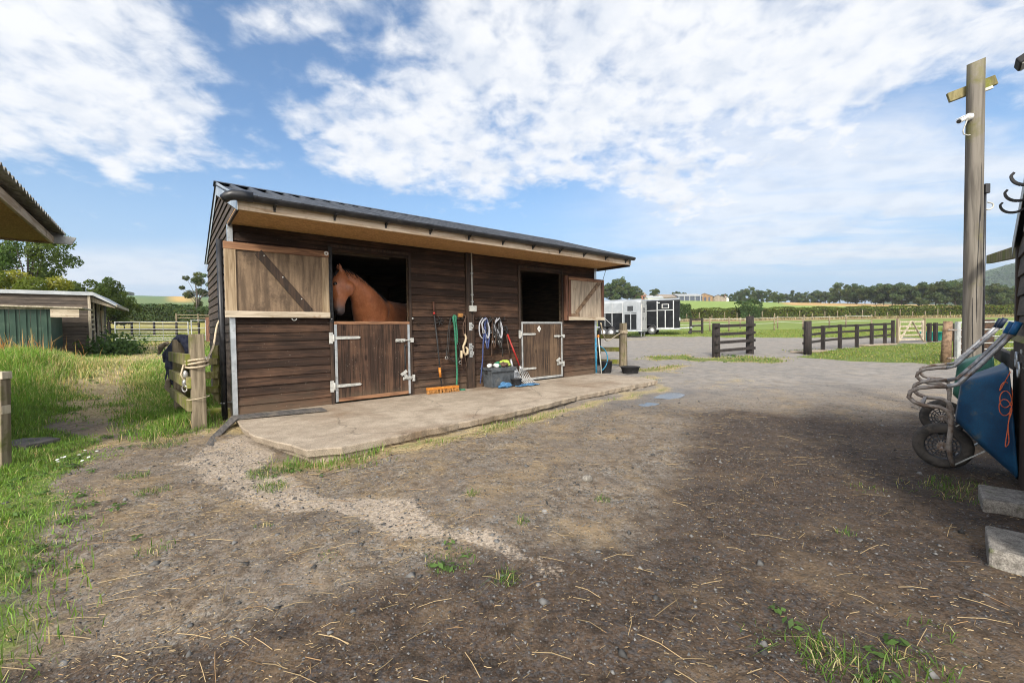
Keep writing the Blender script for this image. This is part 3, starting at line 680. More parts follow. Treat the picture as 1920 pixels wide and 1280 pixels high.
# roof sheets with box ribs
def roof_sheet(name, w0, z0, w1, z1):
    m = MB(); pr = []; u = -.05
    while u < LEN+.13:
        pr += [(u, 0), (u+.17, 0), (u+.19, .045), (u+.225, .045)]; u += .245
    pr.append((LEN+.13, 0))
    top = [(a, w0, z0+h) for a, h in pr]; bot = [(a, w1, z1+h) for a, h in pr]; k = len(pr)
    t2 = [(a, w0, z0+h-.012) for a, h in pr]; b2 = [(a, w1, z1+h-.012) for a, h in pr]
    m.add(top+bot, [(i, i+1, k+i+1, k+i) for i in range(k-1)])
    m.add(t2+b2, [(i, k+i, k+i+1, i+1) for i in range(k-1)])
    m.add(top+t2, [(i, k+i, k+i+1, i+1) for i in range(k-1)])
    return m.build(name, M['roof_sheet'], stable)
roof_sheet('front_roof', EV_W-.05, EV_Z-.005, RID_W, RID_Z)
roof_sheet('rear_roof', BK_W+.06, BK_Z-.02, RID_W+.002, RID_Z)
m = MB(); m.prism([(-.06, RID_W-.14, RID_Z+.0), (-.06, RID_W, RID_Z+.055), (-.06, RID_W+.14, RID_Z+.0), (-.06, RID_W, RID_Z+.042)], (LEN+.2, 0, 0)); m.build('ridge_cap', M['roof_sheet'], stable)
for side, ux in ((-1, -.032), (1, LEN+.032)):
    m = MB(); t = -side*.004
    m.prism([(ux, EV_W-.02, EV_Z-.15), (ux, EV_W-.02, EV_Z+.02), (ux, RID_W, RID_Z+.045), (ux, RID_W, RID_Z-.16)], (t, 0, 0))
    m.prism([(ux, BK_W+.03, BK_Z-.12), (ux, RID_W+.001, RID_Z-.16), (ux, RID_W+.001, RID_Z+.045), (ux, BK_W+.03, BK_Z+.03)], (t, 0, 0))
    m.build('verge_flashing', M['galv'], stable)
m = MB(); m.box(-.03, LEN+.10, -.975, -.945, 2.50, 2.625); m.build('fascia', M['fascia'], stable, .003)
m = MB(); m.box(-.028, LEN+.098, -.944, -.004, 2.531, 2.547); m.build('soffit', M['osb'], stable)
MB().box(-.030, -.004, -.944, -.034, 2.50, 2.5305).build('soffit_edge', M['dark_timber'], stable); MB().box(LEN+.075, LEN+.10, -.944, -.0, 2.47, 2.53).build('soffit_edge', M['dark_timber'], stable)
# gutter: half round with elbow at the near end
prof = []
for k in range(13):
    q = math.pi*k/12; prof.append((math.cos(q)*.058, -math.sin(q)*.058))
for k in range(12, -1, -1):
    q = math.pi*k/12; prof.append((math.cos(q)*.053, -math.sin(q)*.053))
m = MB(); m.prism([(.02, -1.037+a, 2.652+b) for a, b in prof], (LEN+.09, 0, 0))
gut = m.build('gutter', M['black_plastic'], stable)
m = MB(); m.tube([(.12, -1.037, 2.644), (.0, -1.037, 2.644), (-.07, -1.03, 2.640), (-.12, -1.005, 2.622), (-.15, -.97, 2.598)], [.060, .060, .057, .052, .050], 14)
el = m.build('gutter_elbow', M['black_plastic'], gut)
m = MB(); m.cyl((-.150, -.97, 2.5978), (-.1512, -.968, 2.5965), .042, .042, 14); m.build('elbow_mouth', M['rope_pale'], gut)
for k in range(11):
    u = .35+k*.69
    m = MB(); m.box(u-.012, u+.012, -.9755, -.985, 2.53, 2.60); m.bar((u, -.98, 2.55), (u, -1.045, 2.592), .024, .010); m.box(u-.014, u+.014, -1.10, -.98, 2.589, 2.5935)
    m.build('gutter_bracket', M['black_plastic'], gut)
# downpipe on the near corner
m = MB(); m.cyl((-.112, .13, -.14), (-.112, .13, 2.34), .036, .036, 14); dp = m.build('downpipe', M['black_plastic'], stable)
m = MB(); m.tube([(-.112, .088, .16), (-.155, .13, .16), (-.112, .172, .16), (-.03, .172, .16)], .006, 6); m.box(-.03, -.024, -.03, .19, .15, .17); m.build('pipe_clip', M['galv_dull'], dp)
# centre post, conduit and junction box
m = MB(); m.box(3.652, 3.818, -.062, -.002, 0, ZS-.003); m.build('centre_post', M['dark_timber'], stable, .004)
m = MB(); m.cyl((3.765, -.078, 1.50), (3.765, -.078, ZS), .0125, .0125, 10); cd_ = m.build('conduit', M['grey_plastic'], stable)
m = MB(); m.box(3.69, 3.835, -.128, -.064, 1.435, 1.545); m.build('junction_box', M['grey_plastic'], cd_, .01)
for z in (1.75, 2.15, 1.62):
    m = MB(); m.box(3.742, 3.788, -.092, -.063, z-.012, z+.012); m.build('conduit_clip', M['galv_dull'], cd_)
for z, u in ((1.16, 3.73), (.77, 3.72), (.66, 3.73)):
    m = MB(); m.box(u-.035, u+.035, -.068, -.0625, z-.075, z+.075); m.tube([(u, -.07, z+.04), (u+.03, -.11, z+.02), (u+.02, -.11, z-.03), (u-.01, -.075, z-.03)], .007, 6); m.build('tie_plate', M['galv_dull'], stable)
# tack rails with hooks
for u0, u1 in ((3.24, 3.62), (3.86, 4.60)):
    m = MB(); m.box(u0, u1, -.047, -.025, 1.285, 1.318); rl = m.build('tack_rail', M['dark_timber'], stable, .003)
    u = u0+.05
    while u < u1:
        m = MB(); m.tube([(u, -.048, 1.31), (u, -.10, 1.30), (u, -.125, 1.32), (u, -.13, 1.35)], .007, 6); m.build('hook', M['black'], rl); u += .115
m = MB()
for k in range(7):
    q = 2*math.pi*k/7; m.tube([(3.075, -.04, 1.255), (3.075+.05*math.cos(q), -.08, 1.255+.05*math.sin(q)), (3.075+.085*math.cos(q), -.06, 1.255+.085*math.sin(q))], .007, 6)
m.build('bridle_bracket', M['black'], stable)
# door frames
for d0, d1 in ((DL0, DL1), (DR0, DR1)):
    m = MB(); m.box(d0-.055, d0-.004, -.046, -.0262, 0, ZO+.05); m.box(d1+.004, d1+.045, -.046, -.0262, 0, ZO+.05); m.box(d0-.055, d1+.045, -.046, -.0262, ZO+.0505, ZO+.09)
    m.build('door_frame', M['dark_timber'], stable, .003)
def hinge(parent, u, z, L):
    m = MB(); m.box(u-.075, u-.022, -.060, -.0475, z-.085, z+.085); m.cyl((u-.012, -.068, z-.055), (u-.012, -.068, z+.055), .013, .013, 10)
    m.prism([(u-.012, -.064, z-.024), (u+L-.03, -.064, z-.020), (u+L, -.064, z), (u+L-.03, -.064, z+.020), (u-.012, -.064, z+.024)], (0, .008, 0))
    for k in range(4): m.ball((u+.06+k*(L-.1)/3, -.066, z), (.007, .004, .007), 8, 4)
    return m.build('hinge', M['zinc_white'], parent, .002)
def bolt(parent, u0, u1, z):
    m = MB(); m.box(u0, u0+.17, -.060, -.0485, z-.026, z+.026); m.cyl((u0-.01, -.070, z), (u1, -.070, z), .010, .010, 8); m.box(u1-.06, u1-.006, -.078, -.0475, z-.036, z+.036)
    for a in (.02, .13): m.box(u0+a, u0+a+.022, -.084, -.056, z-.018, z+.018)
    m.cyl((u0+.09, -.07, z), (u0+.09, -.105, z-.03), .008, .008, 8)
    return m.build('bolt', M['zinc_white'], parent, .002)
def kick_bolt(parent, u, z):
    m = MB(); m.box(u-.055, u+.10, -.060, -.0485, z-.028, z+.028); m.cyl((u-.04, -.07, z), (u+.15, -.07, z), .012, .012, 8); m.box(u+.115, u+.155, -.08, -.0475, z-.06, z+.05)
    m.bar((u+.02, -.075, z+.005), (u-.06, -.082, z+.095), .05, .014, (0, 1, 0)); m.bar((u-.10, -.086, z+.06), (u+.0, -.086, z+.125), .045, .03, (0, 1, 0))
    return m.build('kick_bolt', M['zinc_white'], parent, .002)
def lower_door(d0, d1, matb, full_strip):
    z0, z1 = .03, 1.25
    m = MB(); n = 9; w = (d1-d0-.02)/n
    for k in range(n): m.box(d0+.01+k*w+.0015, d0+.01+(k+1)*w-.0015, -.044, -.004, z0+.005, z1-.045)
    dr = m.build('half_door', matb, stable, .003)
    if full_strip:
        m = MB(); m.box(d0+.004, d1-.004, -.052, .0, z1-.042, z1); m.box(d0+.004, d0+.042, -.050, -.0445, z0, z1-.043); m.box(d1-.042, d1-.004, -.050, -.0445, z0, z1-.043); m.box(d0+.043, d1-.043, -.050, -.0445, z0, z0+.045)
        m.build('edge_strip', M['galv_dull'], dr)
    else:
        MB().box(d0+.004, d1-.004, -.054, .0, z1-.045, z1).build('door_rail', M['red_timber_h'], dr, .003); MB().box(d0+.045, d1-.045, -.052, -.0445, z0, z0+.055).build('door_rail', M['red_timber_h'], dr, .003)
        for xa, xb in ((d0+.004, d0+.042), (d1-.042, d1-.004)): MB().box(xa, xb, -.050, -.0445, z0, z1-.046).build('edge_strip', M['galv'], dr)
    return dr
dl = lower_door(DL0, DL1, M['door_boards'], False)
for z in (1.0, .27): hinge(dl, DL0, z, .40)
bolt(dl, 2.25, 2.57, .935); kick_bolt(dl, 2.42, .30)
m = MB(); m.tube([(2.405, -.062, .86), (2.41, -.062, .60), (2.402, -.062, .42)], .012, 6); m.ball((2.415, -.066, .845), .022, 8, 6); m.build('lock_chain', M['black'], dl)
dr_ = lower_door(DR0, DR1, M['door_boards_old'], True)
for z in (.99, .27): hinge(dr_, DR0, z, .40)
bolt(dr_, 5.93, 6.25, .93); kick_bolt(dr_, 6.07, .32)
m = MB(); m.prism([(5.488, -.050, 1.17), (5.432, -.050, 1.10), (5.488, -.050, 1.03), (5.544, -.050, 1.10)], (0, .004, 0)); dm = m.build('diamond_sign', M['white_plastic'], dr_)
m = MB(); m.prism([(5.488, -.0525, 1.135), (5.460, -.0525, 1.10), (5.488, -.0525, 1.065), (5.516, -.0525, 1.10)], (0, .0022, 0)); m.build('sign_face', M['grey_plastic'], dm)
# open upper doors, folded back against the wall
def upper_door(u0, u1, z0, z1, wf, wb, panel, left):
    m = MB(); m.box(u0+.02, u1-.02, wf+.018, wb, z0+.02, z1-.02); d = m.build('top_door', panel, stable)
    if left:
        for xa, xb in ((u0, u0+.13), (u1-.095, u1)): MB().box(xa, xb, wf, wf+.0175, z0+.085, z1-.095).build('door_stile', M['pale_timber_v'], d, .003)
        m = MB(); m.box(u0-.005, u1+.006, wf-.004, wf+.0175, z1-.094, z1); m.build('door_rail', M['red_timber_h'], d, .003)
        m = MB(); m.box(u0-.006, u1+.006, wf-.007, wf+.0175, z0, z0+.084); m.build('door_rail', M['pale_timber_h'], d, .003)
        m = MB(); a, b = (.30, z1-.105), (.93, z0+.09); m.bar((a[0], wf+.006, a[1]), (b[0], wf+.006, b[1]), .022, .105, (0, 0, 1)); br_ = m.build('door_brace', M['dark_timber'], d, .003)
        for t in (.08, .43, .80):
            m = MB(); m.ball((a[0]+t*(b[0]-a[0])+.02, wf-.008, a[1]+t*(b[1]-a[1])+.02), (.010, .006, .010), 8, 5); m.build('bolt_head', M['zinc_white'], br_)
        m = MB(); m.lathe([(.012, 0), (.032, 0), (.032, .006), (.012, .006), (.012, 0)], 16, Matrix.Translation((u1-.03, wf-.004, z1-.035)) @ Matrix.Rotation(math.pi/2, 4, 'X'), cap=False); m.build('washer', M['white_plastic'], d)
        m = MB(); m.tube([(.72+.03*math.cos(q), wf-.012, z0-.01+.03*math.sin(q)) for q in np.linspace(math.pi, 2*math.pi, 8)], .006, 6); m.build('ring', M['galv_dull'], d)
    else:
        for xa, xb in ((u0, u0+.07), (u1-.09, u1)): MB().box(xa, xb, wf, wf+.0175, z0+.075, z1-.07).build('door_stile', M['rust_timber'], d, .003)
        m = MB(); m.box(u0-.005, u1+.0, wf-.004, wf+.0175, z1-.07, z1); m.build('door_rail', M['red_timber_h'], d, .003)
        m = MB(); m.box(u0-.005, u1+.006, wf-.007, wf+.0175, z0, z0+.075); m.build('door_rail', M['pale_timber_h'], d, .003)
        m = MB(); m.box(u0+.07, u0+.34, wf-.004, wf+.0175, z0+.0755, z0+.15); m.bar((u0+.24, wf+.006, z0+.16), (u1-.16, wf+.006, z1-.075), .022, .09, (0, 0, 1)); m.build('door_brace', M['grey_brace'], d, .003)
    return d
d1_ = upper_door(-.087, 1.205, 1.30, 2.285, -.098, -.050, M['ply'], True)
m = MB(); m.box(1.216, 1.268, -.058, -.0465, 1.24, 2.36)
for z in (1.36, 2.2): m.box(1.19, 1.268, -.07, -.0585, z-.03, z+.03); m.cyl((1.225, -.075, z-.06), (1.225, -.075, z+.06), .012, .012, 8)
m.build('top_hinge', M['black'], d1_)
MB().ball((1.24, -.064, 1.285), .012, 8, 5).build('door_stop', M['galv_dull'], d1_); MB().ball((2.56, -.06, 1.30), .018, 8, 5).build('door_stop', M['galv_dull'], stable)
d2_ = upper_door(6.345, 7.575, 1.285, 2.26, -.125, -.055, M['ply_pale'], False)
m = MB(); m.box(6.25, 6.335, -.11, -.0465, 1.28, 2.28)
for z in (1.42, 2.12): m.cyl((6.29, -.118, z-.06), (6.29, -.118, z+.06), .013, .013, 8)
m.build('top_hinge', M['rust_timber'], d2_)
# loose cables at the right end
m = MB(); m.tube([(7.44, -.3, 2.5), (7.47, -.12, 2.1), (7.62, .1, 1.45)], .006, 5); m.build('cable', M['black'], stable)

# concrete apron in front of the doors
out = [(-.03, -.03), (-.05, -.8), (.0, -1.48), (.19, -2.1), (.28, -2.48), (.56, -2.60), (1.5, -2.5), (2.26, -2.44), (3.3, -2.27), (4.74, -2.02), (6.2, -1.9), (7.16, -1.82), (7.42, -1.3), (7.45, -.03)]
pts = []
r_ = random.Random(11)
for i in range(len(out)):
    a, b = out[i], out[(i+1) % len(out)]; L = math.dist(a, b)
    k = max(1, int(L/.07)) if i < len(out)-1 else 1
    for q in range(k):
        t = q/k; pts.append((a[0]+(b[0]-a[0])*t, a[1]+(b[1]-a[1])*t))
rag = []
for i, (a, b) in enumerate(pts):
    e = 0 if b > -.2 else r_.uniform(-.012, .012)+.008*math.sin(i*.9)+.012*math.sin(i*.23)
    rag.append((a+(.5*e if b > -2.2 else 0), b+e))
V_, F_ = [], []
k = len(rag)
lv = [(0., -.02), (0.012, -.004), (.0, .012), (.0, .03)]
zz_ = [-.0, -.010, -.072, -.085, -.2]
for li, z in enumerate(zz_):
    for i, (a, b) in enumerate(rag):
        ins = (0.008, 0.0, .012, .085, .10)[li] + (r_.uniform(0, .012) if li == 2 else 0)
        ca, cb = 3.6-a, -1.1-b; l_ = math.hypot(ca, cb)
        if b > -.1: ins = 0
        V_.append((a+ca/l_*ins, b+cb/l_*ins*1.0, z))
F_.append(tuple(range(k)))
for li in range(4):
    for i in range(k): F_.append((li*k+i, li*k+(i+1) % k, (li+1)*k+(i+1) % k, (li+1)*k+i))
m = MB(); m.add(V_, F_)
ap = m.build('concrete_path', M['concrete'], None); ap.location = (SX, SY, 0); ap.rotation_euler = (0, 0, STH); ap['kind'] = 'structure'
# strip of rubber matting running off the apron
m = MB(); st_ = [(.98, -.62, .012), (.3, -.50, .016), (-.02, -.42, .010), (-.14, -.60, -.05), (-.26, -.88, -.10), (-.36, -1.30, -.125)]
st2 = [(.98, -.36, .012), (.3, -.22, .016), (-.06, -.17, .010), (-.20, -.50, -.05), (-.34, -.84, -.10), (-.43, -1.28, -.125)]
vs = st_+st2+[(a, b, c+.018) for a, b, c in st_]+[(a, b, c+.018) for a, b, c in st2]; q = len(st_)
fs = []
for i in range(q-1):
    fs += [(i, i+1, q+i+1, q+i), (2*q+i, 3*q+i, 3*q+i+1, 2*q+i+1), (i, 2*q+i, 2*q+i+1, i+1), (q+i, q+i+1, 3*q+i+1, 3*q+i)]
fs += [(0, q, 3*q, 2*q), (q-1, 3*q-1, 4*q-1, 2*q-1)]
m.add(vs, fs); o = m.build('rubber_mat', M['mat_rubber'], None); o.location = (SX, SY, 0); o.rotation_euler = (0, 0, STH)
tag(o, 'long strip of worn black rubber matting bending off the near end of the apron', 'mat')
# ------------------------------------------------------------------ horse looking out of the left door
hm, N, B = new_mat('bay_coat')
tc = N.new('ShaderNodeTexCoord').outputs['Object']; hx, hy, hz = N.sep(tc); hx = N.math('ADD', hx, 2.6)
nz = N.noise(tc, 4., 6, .65); nfz = N.noise(N.mapv(tc, sc=(60, 60, 18)), 1., 4, .6)
col = N.mix(N.ss(nz, .3, .7), (.24, .068, .022), (.45, .15, .055))
col = N.mix(N.math('MULTIPLY', N.ss(nfz, .4, .7), .25), col, (.56, .26, .12))
muz = N.math('MULTIPLY', N.ss(hz, 1.52, 1.43), N.ss(hx, 1.66, 1.58))
col = N.mix(muz, col, (.045, .04, .042))
nose = N.math('MULTIPLY', N.math('MULTIPLY', N.ss(hz, 1.64, 1.5), N.ss(hx, 1.72, 1.6)), .5); col = N.mix(nose, col, (.12, .075, .06))
N.set(B.inputs['Base Color'], col); B.inputs['Roughness'].default_value = .42; B.inputs['Specular IOR Level'].default_value = .5
B.inputs['Sheen Weight'].default_value = .15
N.set(B.inputs['Normal'], N.bump(nfz, .25, .003))
hm2 = surf('black_hair', (.010, .009, .009), (.035, .03, .028), (60, 60, 12), .45, .3, .002)
eyem = surf('dark_eye', (.008, .006, .005), (.015, .011, .009), (4, 4, 4), .08, 0, .001, spec=.8)
horse = empty('horse', sw(2.6, 1.0, 0.012), STH, 'bay horse with black mane looking left over the half door', 'horse')
def hp(u, z, w): return Vector((u-2.6, w-1.0, z-.012))
def rings(lst):
    """lst of (u, z, w, r_profile, r_side)"""
    out = []
    C = [hp(a[0], a[1], a[2]) for a in lst]
    for i, a in enumerate(lst):
        t = (C[min(i+1, len(C)-1)]-C[max(i-1, 0)]).normalized()
        side = Vector((0, 1, 0)); side = (side-t*side.dot(t)).normalized(); pr = t.cross(side).normalized()
        out.append((C[i], pr*a[3], side*a[4]))
    return out
HB = MB()
HB.loft(rings([(1.535, 2.065, .31, .03, .03), (1.525, 2.03, .31, .085, .075), (1.505, 1.95, .305, .135, .098), (1.495, 1.86, .295, .165, .108), (1.492, 1.77, .285, .168, .102), (1.478, 1.68, .275, .135, .085), (1.462, 1.60, .265, .108, .072), (1.452, 1.52, .258, .092, .062), (1.455, 1.455, .255, .088, .062), (1.46, 1.405, .252, .078, .056), (1.452, 1.37, .25, .052, .042), (1.448, 1.352, .25, .02, .02)]), 18)
HB.loft(rings([(1.50, 2.02, .31, .09, .07), (1.59, 1.975, .315, .125, .085), (1.69, 1.90, .33, .155, .10), (1.79, 1.80, .37, .185, .115), (1.885, 1.70, .42, .225, .14), (1.97, 1.58, .49, .275, .18), (2.06, 1.45, .57, .325, .225), (2.15, 1.36, .64, .35, .26)]), 18)
HB.loft(rings([(1.86, 1.34, .55, .16, .14), (1.97, 1.33, .58, .27, .22), (2.12, 1.32, .64, .345, .265), (2.35, 1.31, .78, .365, .28), (2.62, 1.285, .98, .365, .30), (2.90, 1.285, 1.19, .36, .31), (3.15, 1.30, 1.38, .355, .30), (3.35, 1.30, 1.53, .32, .27), (3.46, 1.27, 1.61, .20, .18)]), 20)
for (u, w, fr) in ((2.02, .50, 1), (2.12, .86, 1), (3.18, 1.22, 0), (3.36, 1.66, 0)):
    if fr: HB.loft(rings([(u+.06, 1.25, w, .17, .12), (u+.03, 1.0, w, .115, .085), (u, .78, w, .075, .06), (u, .58, w, .058, .052), (u-.005, .50, w, .055, .05), (u, .40, w, .04, .036), (u, .20, w, .038, .035), (u-.01, .13, w, .045, .042), (u-.03, .06, w, .05, .048), (u-.04, .015, w, .062, .058)]), 12)
    else: HB.loft(rings([(u+.02, 1.22, w, .24, .15), (u-.02, .98, w, .19, .13), (u-.02, .80, w, .12, .085), (u+.07, .62, w, .075, .06), (u+.11, .52, w, .062, .05), (u+.08, .38, w, .042, .038), (u+.06, .20, w, .04, .036), (u+.04, .13, w, .047, .043), (u+.01, .06, w, .05, .048), (u, .015, w, .062, .058)]), 12)
for w in (.26, .37):
    HB.loft(rings([(1.505, 2.06, w, .03, .022), (1.487, 2.10, w-.002, .036, .024), (1.478, 2.14, w-.004, .030, .019), (1.470, 2.175, w-.002, .016, .011), (1.466, 2.195, w, .004, .004)]), 10)
HB.ball(hp(1.392, 1.845, .215), (.035, .022, .03), 10, 7)      # brow
HB.ball(hp(1.60, 1.78, .225), (.10, .05, .12), 12, 8)           # cheek
HB.ball(hp(1.505, 1.405, .25), (.035, .04, .03), 10, 6)         # chin
HB.ball(hp(2.14, 1.40, .50), (.24, .12, .27), 14, 9)            # shoulder
HB.ball(hp(2.30, 1.50, .66), (.26, .12, .16), 14, 9)            # withers
HB.tube([hp(1.40, 1.80, .205), hp(1.43, 1.66, .20), hp(1.44, 1.55, .205)], [.012, .016, .010], 8)   # facial crest
HB.ball(hp(1.425, 1.415, .215), (.035, .028, .035), 10, 6)      # nostril flare
body = HB.build('horse_body', hm, horse)
md = body.modifiers.new('fuse', 'REMESH'); md.mode = 'VOXEL'; md.voxel_size = .014; md.use_smooth_shade = True
md = body.modifiers.new('relax', 'SMOOTH'); md.factor = .6; md.iterations = 11
m = MB(); m.ball(hp(1.379, 1.842, .192), (.024, .016, .020), 14, 10); m.build('eye', eyem, horse)
m = MB(); m.tube(curve([hp(1.352, 1.838, .196), hp(1.372, 1.866, .180), hp(1.395, 1.862, .182), hp(1.408, 1.838, .192)]), .006, 6); m.build('eyelid', hm2, horse)
m = MB(); m.ball(hp(1.392, 1.428, .190), (.013, .012, .020), 10, 6); m.build('nostril', hm2, horse)
r_ = random.Random(5); m = MB()
crest = [(1.50, 2.105, .31), (1.60, 2.092, .32), (1.70, 2.045, .335), (1.80, 1.99, .37), (1.90, 1.93, .41), (2.0, 1.865, .46), (2.10, 1.795, .52), (2.20, 1.735, .58), (2.32, 1.695, .66)]
def cr(t):
    f = t*(len(crest)-1); i = min(int(f), len(crest)-2); f -= i
    return [crest[i][k]+(crest[i+1][k]-crest[i][k])*f for k in range(3)]
for k in range(900):
    t = r_.random(); u, z, w = cr(t); side = 1 if r_.random() < .62 else -1
    L = r_.uniform(.08, .20)*(1.1-.3*t); du = r_.uniform(.02, .10)
    p0 = hp(u, z-.015, w+r_.uniform(-.015, .015)); p1 = hp(u+du*.4, z+.012-L*.15, w+side*(.03+.02*r_.random())); p2 = hp(u+du, z-L*.75, w+side*(.075+.03*r_.random())+.0)
    wd = r_.uniform(.004, .009)
    m.tube([p0, p1, p2], [wd, wd*.9, .001], 4, False)
m.build('mane', hm2, horse)
m = MB()
for k in range(110):
    a = hp(1.47+r_.uniform(-.02, .02), 2.07, .31+r_.uniform(-.03, .03)); m.tube([a, a+Vector((-.05, r_.uniform(-.04, .02), -.03)), a+Vector((-.09+r_.uniform(-.03, .03), -.04, -.12-r_.random()*.06))], [.006, .006, .001], 4, False)
m.build('forelock', hm2, horse)
m = MB()
for k in range(60):
    a = hp(3.47, 1.45, 1.63)+Vector((0, r_.uniform(-.03, .03), 0)); m.tube([a, a+Vector((.09, .05, -.15)), a+Vector((.10+r_.uniform(-.05, .05), .06+r_.uniform(-.05, .05), -.75))], [.01, .014, .004], 4, False)
m.build('tail', hm2, horse)

# ------------------------------------------------------------------ tools and tack along the stable front
def S_(o, u, w, z=0.):
    o.location = sw(u, w, z); o.rotation_euler = (0, 0, STH); return o
def wiggle(p0, p1, k, amp, seed):
    r_ = random.Random(seed); p0 = Vector(p0); p1 = Vector(p1)
    return [p0+(p1-p0)*i/k+Vector((r_.uniform(-amp, amp), r_.uniform(-amp, amp)*.5, 0)) for i in range(k+1)]
t = empty('broom', sw(3.06, -.15, 0), STH, 'long black handled yard broom with orange head standing head down against the boards', 'broom')
def rel(u, w, z): return Vector((u-3.06, w+.15, z))
m = MB(); m.tube([rel(3.045, -.15, .07), rel(3.01, -.10, .8), rel(2.978, -.045, 1.40)], .0125, 8); m.build('handle', M['black'], t)
m = MB(); m.tube([rel(2.978, -.045, 1.40), rel(2.971, -.043, 1.60)], .017, 8); m.build('grip', M['rust_timber'], t)
m = MB(); m.tube([rel(2.979, -.047, 1.375), rel(2.977, -.045, 1.415)], .021, 8); m.build('grip_collar', M['red_paint'], t)
m = MB(); m.tube([rel(3.032, -.13, .27), rel(3.025, -.12, .44)], .023, 8); m.build('sleeve', M['orange'], t)
m = MB(); m.box(-.30, .31, -.045, .035, .065, .105, Matrix.Rotation(-.07, 4, 'Z')); m.build('broom_head', M['orange'], t, .008)
r_ = random.Random(4); m = MB()
for k in range(360):
    a = r_.uniform(-.29, .30); b = r_.uniform(-.045, .035); R_ = Matrix.Rotation(-.07, 4, 'Z')
    m.tube([R_ @ Vector((a, b, .066)), R_ @ Vector((a*1.03+r_.uniform(-.012, .012), b*1.5+r_.uniform(-.01, .01)-.006, .0))], [.005, .003], 4, False)
m.build('bristles', M['bristle'], t)

def hang(name, label, cat, mats, u, z, parts):
    t = empty(name, sw(u, -.05, z), STH, label, cat)
    for nm, mt, fn in parts:
        m = MB(); fn(m); m.build(nm, M[mt], t)
    return t
def P_(u, z, w=-.09): return None
def lead_rope():
    o = lambda u, z, w: (u-3.345, w+.05, z-1.33)
    def a(m):
        m.tube(curve([o(3.325, 1.24, -.11), o(3.33, 1.335, -.13), o(3.345, 1.355, -.10), o(3.37, 1.335, -.13), o(3.385, 1.20, -.10), o(3.40, 1.03, -.09), o(3.41, .95, -.085)], 5), .016, 8)
        m.tube(curve([o(3.31, 1.345, -.12), o(3.335, 1.20, -.13), o(3.365, .95, -.11), o(3.385, .6, -.10), o(3.40, .3, -.09), o(3.385, .05, -.10), o(3.43, .014, -.16), o(3.50, .014, -.20)], 5), .017, 8)
        m.tube(curve([o(3.35, 1.34, -.12), o(3.375, 1.22, -.125), o(3.40, 1.0, -.115), o(3.395, .85, -.11)], 5), .015, 8)
    def b(m):
        m.tube(curve([o(3.41, .95, -.085), o(3.415, .90, -.085)], 5), .014, 6); m.tube([o(3.415+.02*math.cos(q), .87+.03*math.sin(q), -.085) for q in np.linspace(0, 5.5, 9)], .006, 5)
    return hang('lead_rope', 'thick green lead rope looped on the tack rail and trailing to the floor', 'rope', None, 3.345, 1.33, [('rope', 'rope_green', a), ('snap_clip', 'steel', b)])
lead_rope()
def bridle_a():
    o = lambda u, z, w=-.085: (u-3.27, w+.05, z-1.3)
    def a(m):
        m.tube(curve([o(3.26, 1.31, -.12), o(3.235, 1.1), o(3.205, .80), o(3.185, .62), o(3.24, .57), o(3.31, .60), o(3.37, .57), o(3.395, .66)], 5), .009, 5)
        m.tube(curve([o(3.27, 1.31, -.12), o(3.26, 1.05), o(3.24, .80), o(3.22, .66), o(3.30, .55), o(3.42, .54), o(3.47, .66), o(3.45, .82)], 5), .008, 5)
        m.tube(curve([o(3.28, .95), o(3.33, .90), o(3.42, .93), o(3.50, .74), o(3.49, .52)], 5), .007, 5)
    def b(m):
        for c in ((3.19, .60), (3.475, .50)): m.tube([o(c[0]+.028*math.cos(q), c[1]+.028*math.sin(q)) for q in np.linspace(0, 6.3, 11)], .006, 5)
    return hang('bridle', 'thin black leather bridle with metal bit rings hanging left of the green rope', 'bridle', None, 3.27, 1.3, [('straps', 'leather_black', a), ('bit', 'steel', b)])
bridle_a()
def bridle_b():
    o = lambda u, z, w=-.09: (u-3.57, w+.05, z-1.3)
    def a(m):
        m.tube(curve([o(3.50, 1.345, -.07), o(3.56, 1.37, -.07), o(3.60, 1.33, -.1), o(3.555, 1.20), o(3.545, 1.08), o(3.565, .98)], 5), .011, 6)
        m.tube(curve([o(3.60, 1.33, -.1), o(3.60, 1.1), o(3.575, .9), o(3.525, .72), o(3.50, .5), o(3.505, .42)], 5), .009, 5)
        m.tube(curve([o(3.56, .66), o(3.60, .5), o(3.61, .42)], 5), .008, 5)
    def b(m):
        m.tube([o(3.585, 1.02), o(3.605, .95), o(3.585, .87), o(3.545, .80), o(3.545, .70), o(3.585, .635), o(3.635, .66), o(3.64, .74), o(3.60, .78)], [.014, .024, .024, .02, .022, .026, .026, .022, .014], 8)
        m.tube(curve([o(3.505, .72), o(3.50, .58)], 5), .024, 8)
    def c(m):
        m.box(*[v for pr in ((3.46-3.57, 3.56-3.57), (-.03, .0), (1.335-1.3, 1.40-1.3)) for v in pr])
    return hang('bridle', 'brown bridle padded with pale sheepskin hanging beside the centre post', 'bridle', None, 3.57, 1.3, [('straps', 'leather', a), ('padding', 'sheepskin', b), ('saddle_soap', 'bristle', c)])
bridle_b()
